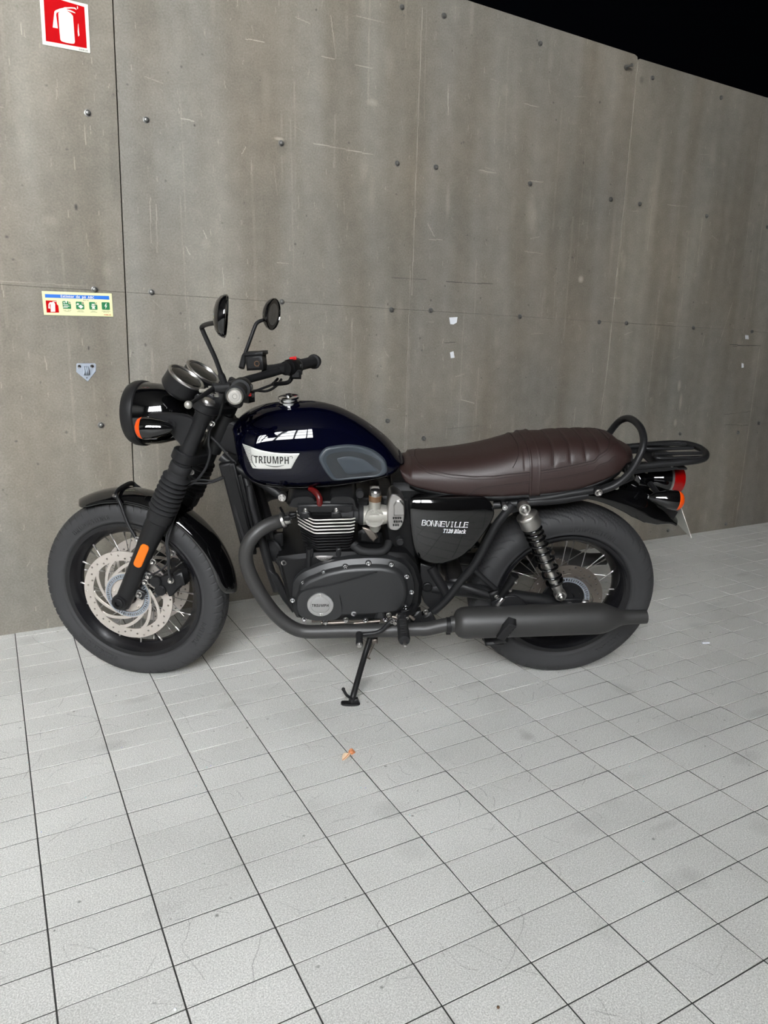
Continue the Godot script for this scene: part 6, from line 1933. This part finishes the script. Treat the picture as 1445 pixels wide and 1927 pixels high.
	box(st, foot + Vector3(0.012, 0.012, -0.003), Vector3(0.03, 0.018, 0.018), 0.004, Basis(Vector3(0, 0, 1), 0.3))
	part("stand_foot", st, M.satin_black, ss)
	st = begin()
	tube(st, spl([foot + Vector3(0.012, 0.02, 0.0), Vector3(0.7102, 0.0965, 0.295), Vector3(0.6994, 0.1246, 0.305)], 5), 0.0048, 10)
	ball(st, Vector3(0.698, 0.1307, 0.307), 0.0062)
	part("stand_tang", st, M.satin_black, ss)
	st = begin()
	var spring := PackedVector3Array()
	var s0 := Vector3(0.8029, 0.1955, 0.13)
	var s1 := Vector3(0.7749, 0.1468, 0.165)
	for i in 145:
		var t := i / 144.0
		spring.append(s0.lerp(s1, t) + Vector3(cos(t * TAU * 18.0), 0, sin(t * TAU * 18.0)) * 0.0045)
	tube(st, spring, 0.0012, 5)
	part("stand_spring", st, M.worn_steel, ss)
	st = begin()
	tube(st, [Vector3(0.7686, 0.1491, 0.16), Vector3(0.7853, 0.1509, 0.175)], 0.003, 8)
	box(st, Vector3(0.8006, 0.1926, 0.13), Vector3(0.022, 0.016, 0.02), 0.004)
	part("stand_pin", st, M.worn_steel, ss)
	# foot tab of the main stand, folded up by the silencer
	st = begin()
	tube(st, spl([Vector3(1.1697, 0.2065, 0.14), Vector3(1.1879, 0.2315, 0.19), Vector3(1.1982, 0.2564, 0.225), Vector3(1.2176, 0.2709, 0.24)], 5), 0.011, 12)
	box(st, Vector3(1.1879, 0.2315, 0.19), Vector3(0.06, 0.014, 0.05), 0.005)
	var ms := part("main_stand_lever", st, M.satin_black, bike)
	st = begin()
	var t0 := Vector3(1.194, 0.2855, 0.245)
	var t1 := Vector3(1.2203, 0.3594, 0.275)
	var dd := (t1 - t0).normalized()
	var b := frame(dd)
	box(st, (t0 + t1) * 0.5, Vector3(0.026, (t1 - t0).length(), 0.034), 0.004, Basis(b.x, b.y, b.z))
	for k in 5: box(st, t0.lerp(t1, 0.12 + k * 0.19) + b.x * 0.013, Vector3(0.004, 0.008, 0.03), 0.001, Basis(b.x, b.y, b.z))
	part("stand_pad", st, M.rubber, ms)


# ---------------------------------------------------------------- things on the wall and the floor
func wall_xf(u: float, v: float, turn := 0.0) -> Transform3D:
	return Transform3D(Basis(WU, Vector3.UP, WN) * Basis(Vector3(0, 0, 1), turn), on_wall(u, v))

func flat_poly(list: Array, o: Vector2) -> PackedVector2Array:
	var p := PackedVector2Array()
	for q in list: p.append(q - o)
	return p

func wall_things():
	# square sign with an extinguisher
	var o := Vector2(0.4029, 2.1867)
	var edge := flat_poly([Vector2(0.3287, 2.2637), Vector2(0.3259, 2.1087), Vector2(0.4782, 2.1071), Vector2(0.4812, 2.2591)], o)
	var st := begin()
	plate(st, edge, 0.0008, 0.0042, 0.0006)
	var s := part("safety_sign", st, M.sign_pale, self, wall_xf(o.x, o.y))
	tag(s, "square red and white sign with a fire extinguisher picture, high on the wall", "sign")
	st = begin()
	plate(st, flat_poly([Vector2(0.3406, 2.2609), Vector2(0.3372, 2.1205), Vector2(0.468, 2.1206), Vector2(0.4687, 2.2489)], o), 0.0042, 0.0046, 0.0)
	part("red_field", st, M.sign_red, s)
	st = begin()
	plate(st, flat_poly([Vector2(0.3831, 2.2132), Vector2(0.3898, 2.2195), Vector2(0.4006, 2.2236), Vector2(0.4025, 2.2347), Vector2(0.4103, 2.2368), Vector2(0.4123, 2.2258), Vector2(0.4231, 2.2209), Vector2(0.4296, 2.2137), Vector2(0.4298, 2.1799), Vector2(0.4299, 2.1339), Vector2(0.4274, 2.1286), Vector2(0.4212, 2.1269), Vector2(0.4018, 2.1265), Vector2(0.3878, 2.1281), Vector2(0.3833, 2.1321), Vector2(0.3829, 2.1543)], o), 0.0046, 0.005, 0.0)
	plate(st, flat_poly([Vector2(0.4026, 2.228), Vector2(0.4006, 2.2236), Vector2(0.388, 2.2185), Vector2(0.3779, 2.2139), Vector2(0.376, 2.2068), Vector2(0.3783, 2.1663), Vector2(0.3623, 2.1661), Vector2(0.3712, 2.2159), Vector2(0.3761, 2.2209), Vector2(0.3887, 2.228), Vector2(0.4024, 2.2333)], o), 0.0046, 0.005, 0.0)
	plate(st, flat_poly([Vector2(0.4103, 2.2362), Vector2(0.4245, 2.2396), Vector2(0.4387, 2.241), Vector2(0.4433, 2.2365), Vector2(0.4417, 2.2342), Vector2(0.4356, 2.2371), Vector2(0.4242, 2.2355), Vector2(0.4114, 2.2324)], o), 0.0046, 0.005, 0.0)
	plate(st, flat_poly([Vector2(0.4119, 2.2305), Vector2(0.4238, 2.2301), Vector2(0.4362, 2.2264), Vector2(0.4388, 2.2235), Vector2(0.4234, 2.2253), Vector2(0.4117, 2.2271)], o), 0.0046, 0.005, 0.0)
	plate(st, flat_poly([Vector2(0.4451, 2.1946), Vector2(0.4456, 2.1726), Vector2(0.4463, 2.1573), Vector2(0.442, 2.1531), Vector2(0.441, 2.1683)], o), 0.0046, 0.005, 0.0)
	plate(st, flat_poly([Vector2(0.4459, 2.2478), Vector2(0.4481, 2.2442), Vector2(0.4469, 2.2372), Vector2(0.4446, 2.2402)], o), 0.0046, 0.005, 0.0)
	part("extinguisher_picture", st, M.sign_pale, s)
	st = begin()
	var q0 := Vector2(0.4559, 2.113) - o
	letters(st, "EVERLUX", 0.0052, func(p: Vector3): return Vector3(q0.x + p.x, q0.y + p.y, 0.0044 + p.z), 0.0003, "Droid Sans", true, 0.2)
	part("small_print", st, M.black_print, s)
	# wide sign with five pictures
	o = Vector2(0.3734, 1.2564)
	edge = flat_poly([Vector2(0.2554, 1.2968), Vector2(0.2559, 1.2124), Vector2(0.496, 1.2135), Vector2(0.4961, 1.2983)], o)
	st = begin()
	plate(st, edge, 0.0008, 0.0036, 0.0005)
	s = part("instruction_sign", st, M.sign_cream, self, wall_xf(o.x, o.y))
	tag(s, "wide cream sign with a blue heading, one red and four green pictures", "sign")
	var flat := func(list: Array, m: Material, called: String, h := 0.0039):
		var t := begin()
		plate(t, flat_poly(list, o), 0.0036, h, 0.0)
		return part(called, t, m, s)
	flat.call([Vector2(0.2649, 1.2866), Vector2(0.2649, 1.2741), Vector2(0.4859, 1.2755), Vector2(0.4856, 1.2887)], M.sign_blue, "heading_field")
	var h0 := Vector2(0.3748, 1.2809) - o
	st = begin()
	letters(st, "Extintor  de  pó  ABC", 0.0088, func(p: Vector3): return Vector3(h0.x + p.x * 1.02, h0.y + p.y - p.x * 0.0, 0.0041 + p.z), 0.0003)
	part("heading", st, M.sign_pale, s)
	flat.call([Vector2(0.2657, 1.2643), Vector2(0.2659, 1.2214), Vector2(0.3078, 1.2222), Vector2(0.3067, 1.2481), Vector2(0.302, 1.2526), Vector2(0.3022, 1.2644)], M.sign_red, "picture_field")
	var cs := [Vector2(0.3357, 1.2506) - o, Vector2(0.3814, 1.2505) - o, Vector2(0.4276, 1.2507) - o, Vector2(0.4715, 1.2516) - o]
	for c in cs:
		st = begin()
		var poly := PackedVector2Array()
		for p in round_rect(0.0285, 0.0275, 0.003, 3): poly.append(p + c)
		plate(st, poly, 0.0036, 0.0039, 0.0)
		part("picture_field", st, M.sign_green, s)
	var pic := func(list: Array):
		var t := begin()
		plate(t, flat_poly(list, o), 0.0038, 0.0042, 0.0)
		part("picture", t, M.sign_pale, s)
	pic.call([Vector2(0.281, 1.2542), Vector2(0.2858, 1.2586), Vector2(0.2913, 1.2588), Vector2(0.2965, 1.2543), Vector2(0.2949, 1.2254), Vector2(0.2796, 1.2242)])
	pic.call([Vector2(0.2858, 1.2586), Vector2(0.2791, 1.2583), Vector2(0.2741, 1.2516), Vector2(0.2724, 1.2364), Vector2(0.279, 1.2359), Vector2(0.2777, 1.2471), Vector2(0.281, 1.2542)])
	pic.call([Vector2(0.2882, 1.2615), Vector2(0.3016, 1.2625), Vector2(0.3014, 1.2601), Vector2(0.2884, 1.2587)])
	var a: Vector2 = cs[0]
	for r in [[-0.006, -0.0095, 0.018, 0.0022], [-0.001, -0.005, 0.020, 0.0020], [-0.004, 0.0, 0.016, 0.0020], [-0.001, 0.007, 0.0045, 0.009], [-0.0085, 0.0055, 0.004, 0.005]]:
		st = begin()
		plate(st, PackedVector2Array([a + Vector2(r[0] - r[2] / 2, r[1]), a + Vector2(r[0] + r[2] / 2, r[1]), a + Vector2(r[0] + r[2] / 2, r[1] + r[3]), a + Vector2(r[0] - r[2] / 2, r[1] + r[3])]), 0.0038, 0.0042, 0.0)
		part("picture", st, M.sign_pale, s)
	a = cs[1]
	st = begin()
	plate(st, PackedVector2Array([a + Vector2(-0.007, -0.003), a + Vector2(0.002, 0.003), a + Vector2(0.011, -0.004), a + Vector2(0.002, -0.0115)]), 0.0038, 0.0042, 0.0)
	part("picture", st, M.sign_pale, s)
	st = begin()
	plate(st, PackedVector2Array([a + Vector2(-0.013, 0.002), a + Vector2(-0.009, 0.009), a + Vector2(-0.006, 0.006), a + Vector2(-0.004, 0.010), a + Vector2(-0.004, 0.002)]), 0.0038, 0.0042, 0.0)
	part("picture", st, M.sign_pale, s)
	a = cs[2]
	st = begin()
	plate(st, PackedVector2Array([a + Vector2(-0.009, 0.0), a + Vector2(0.009, 0.0), a + Vector2(0.004, -0.005), a + Vector2(0.006, -0.011), a + Vector2(-0.006, -0.011), a + Vector2(-0.004, -0.005)]), 0.0038, 0.0042, 0.0)
	part("picture", st, M.sign_pale, s)
	st = begin()
	plate(st, PackedVector2Array([a + Vector2(-0.006, 0.002), a + Vector2(-0.004, 0.009), a + Vector2(0.0, 0.005), a + Vector2(0.003, 0.010), a + Vector2(0.005, 0.002)]), 0.0038, 0.0042, 0.0)
	part("picture", st, M.sign_pale, s)
	a = cs[3]
	st = begin()
	plate(st, PackedVector2Array([a + Vector2(0.001, 0.010), a + Vector2(-0.005, -0.002), a + Vector2(-0.0005, -0.001), a + Vector2(-0.002, -0.011), a + Vector2(0.005, 0.002), a + Vector2(0.0008, 0.0015), a + Vector2(0.004, 0.010)]), 0.0038, 0.0042, 0.0)
	part("picture", st, M.sign_pale, s)
	st = begin()
	var letter := ["A", "B", "C"]
	for i in 3:
		var c: Vector2 = cs[i] + Vector2(0.0105, 0.0085)
		plate(st, PackedVector2Array([c + Vector2(-0.004, -0.0045), c + Vector2(0.0042, -0.0045), c + Vector2(0.0042, 0.0052), c + Vector2(-0.004, 0.0052)]), 0.0038, 0.0041, 0.0)
	part("letter_field", st, M.sign_cream, s)
	st = begin()
	for i in 3:
		var c: Vector2 = cs[i] + Vector2(0.0105, 0.0085)
		letters(st, letter[i], 0.0075, func(p: Vector3): return Vector3(c.x + p.x, c.y + p.y, 0.0043 + p.z), 0.0003)
	var notes := [["Papel  Tecido", -0.0185], ["e Madeira", -0.0225], ["Líquidos", -0.0185], ["inflamáveis", -0.0225], ["Gases", -0.0185], ["inflamáveis", -0.0225], ["Equipamentos", -0.0185], ["eléctricos", -0.0225]]
	for i in 8:
		var c: Vector2 = cs[i / 2]
		letters(st, notes[i][0], 0.0029, func(p: Vector3): return Vector3(c.x + p.x, c.y + notes[i][1] + p.y, 0.0038 + p.z), 0.0003, "Droid Sans", false)
	var u0 := Vector2(0.403, 1.2696) - o
	letters(st, "Usar  em", 0.0036, func(p: Vector3): return Vector3(u0.x + p.x, u0.y + p.y, 0.0038 + p.z), 0.0003, "Droid Sans", true)
	part("small_print", st, M.black_print, s)
	st = begin()
	u0 = Vector2(0.4755, 1.2195) - o
	letters(st, "EVERLUX", 0.0045, func(p: Vector3): return Vector3(u0.x + p.x, u0.y + p.y, 0.0038 + p.z), 0.0003, "Droid Sans", true, 0.2)
	part("small_print", st, M.sign_red, s)
	# bracket an extinguisher used to hang on
	o = Vector2(0.385, 1.0106)
	st = begin()
	plate(st, flat_poly([Vector2(0.3529, 1.0372), Vector2(0.3572, 1.0397), Vector2(0.4182, 1.0398), Vector2(0.4221, 1.0353), Vector2(0.4199, 1.01), Vector2(0.3893, 0.9723), Vector2(0.3862, 0.9723), Vector2(0.3501, 1.007)], o), 0.0, 0.003, 0.0008)
	s = part("wall_bracket", st, M.galvanised, self, wall_xf(o.x, o.y, 0.0))
	tag(s, "small grey metal pentagon bracket screwed to the wall below the wide sign", "bracket")
	st = begin()
	for r in [[-0.0065, 0.006], [0.0, 0.0045], [0.0065, 0.006]]:
		tube(st, spl([Vector3(r[0] * 0.6, 0.016, 0.002), Vector3(r[0], 0.012, 0.009), Vector3(r[0], 0.0, 0.014), Vector3(r[0] * 1.1, -0.010, 0.012), Vector3(r[0] * 1.1, -0.013, 0.006)], 5), 0.0034, 10)
	part("hook", st, M.galvanised, s)
	for q in [Vector2(0.3624, 1.0274), Vector2(0.4072, 1.0284)]:
		var c := Vector3(q.x - o.x, q.y - o.y, 0.003)
		st = begin()
		lathe(st, c, Vector3(0, 0, 1), [Vector2(0.0068, 0), Vector2(0.0068, 0.002), Vector2(0.005, 0.004), Vector2(0.0015, 0.0045), Vector2(0.0015, 0.003), Vector2(0.00001, 0.003)], 16)
		part("screw", st, M.chrome, s)
	st = begin()
	var hq := Vector2(0.3859, 0.985) - o
	lathe(st, Vector3(hq.x, hq.y, 0.0025), Vector3(0, 0, 1), [Vector2(0.0022, -0.002), Vector2(0.0022, 0.0008), Vector2(0.00001, 0.0008)], 12)
	part("hole", st, M.black_print, s)
	# scraps of torn paper
	var scraps := [
		[[Vector2(2.0004, 1.2535), Vector2(2.0463, 1.2573), Vector2(2.0431, 1.2315), Vector2(2.0256, 1.2225), Vector2(2.0077, 1.2233)], "largest torn white paper scrap on the wall above the brown seat", 0.9],
		[[Vector2(2.0119, 1.0928), Vector2(2.0312, 1.0979), Vector2(2.0386, 1.068), Vector2(2.0176, 1.0654)], "torn white paper scrap on the wall directly under the largest one", 0.7],
		[[Vector2(4.0992, 1.2113), Vector2(4.1307, 1.2103), Vector2(4.1378, 1.1869), Vector2(4.1062, 1.188)], "small square white paper scrap high on the right of the wall", 0.6],
		[[Vector2(4.1001, 1.0463), Vector2(4.12, 1.0431), Vector2(4.1247, 1.0193), Vector2(4.1056, 1.0177)], "small narrow white paper scrap low on the right of the wall", 0.6]]
	for sc in scraps:
		var c := Vector2.ZERO
		for q in sc[0]: c += q
		c /= sc[0].size()
		st = begin()
		plate(st, flat_poly(sc[0], c), 0.0004, 0.0012, 0.0)
		tag(part("paper_scrap", st, M.paper, self, wall_xf(c.x, c.y)), sc[1], "paper", "paper scraps stuck to the wall")

func floor_things():
	# a dry leaf, curled
	var at := Vector3(0.789, 0, -0.485)
	var root := Node3D.new()
	root.name = "dry_leaf"
	root.transform = Transform3D(Basis(Vector3.UP, 0.55), at)
	add_child(root, true)
	tag(root, "small dry orange leaf lying curled on the floor tiles", "leaf")
	var st := begin()
	var rows := []
	for i in 13:
		var t := i / 12.0
		var w := 0.0105 * pow(sin(PI * clampf(t * 0.94 + 0.03, 0, 1)), 0.8)
		var row := PackedVector3Array()
		for k in 9:
			var u := -1.0 + k / 4.0
			row.append(Vector3(-0.022 + t * 0.036, 0.0006 + 0.006 * u * u * sin(PI * t) + 0.004 * t * t + 0.0008 * sin(k * 2.1 + i), u * w))
		rows.append(row)
	var under := []
	skin(st, rows, false, false, false)
	var rev := []
	for r in rows:
		var row := PackedVector3Array()
		for p in r: row.append(p - Vector3(0, 0.0005, 0))
		rev.append(row)
	rev.reverse()
	skin(st, rev, false, false, false)
	part("leaf_blade", st, M.leaf_pale, root)
	st = begin()
	tube(st, spl([Vector3(-0.024, 0.002, 0), Vector3(-0.005, 0.0022, 0.0), Vector3(0.012, 0.006, 0), Vector3(0.024, 0.012, 0.003)], 5), 0.0009, 6)
	part("leaf_rib", st, M.dry_leaf, root)
	st = begin()
	for q in [Vector3(0.020, 0.006, 0.002), Vector3(0.027, 0.006, -0.003)]: ball(st, q, 0.0055, 10, 0.8)
	plate(st, PackedVector2Array([Vector2(0.012, -0.008), Vector2(0.028, -0.010), Vector2(0.034, 0.002), Vector2(0.024, 0.009), Vector2(0.014, 0.006)]), 0.001, 0.004, 0.001, Transform3D(Basis(Vector3.RIGHT, -PI / 2 + 0.25), Vector3(0, 0.002, 0)))
	part("leaf_curl", st, M.dry_leaf, root)
	# small litter
	at = Vector3(2.3914, 0, -0.5688)
	st = begin()
	tube(st, PackedVector3Array([Vector3(-0.015, 0.004, 0), Vector3(0.015, 0.004, 0)]), 0.004, 10)
	tag(part("litter_stub", st, M.paper, self, Transform3D(Basis(Vector3.UP, -0.35), at)), "short white rolled stub on the floor right of the rear tyre", "litter")
	at = Vector3(0.6848, 0, 0.3515)
	st = begin()
	ball(st, Vector3(0, 0.0022, 0), 0.0028, 9, 0.8)
	tag(part("pebble", st, M.brass_brown, self, Transform3D(Basis(), at)), "tiny brown pebble on the floor at the bottom edge", "pebble")
	at = Vector3(0.1821, 0, 0.0945)
	st = begin()
	ball(st, Vector3(0, 0.0022, 0), 0.0028, 9, 0.8)
	tag(part("crumb", st, M.paper, self, Transform3D(Basis(), at)), "tiny white crumb on the floor at the lower left", "crumb")
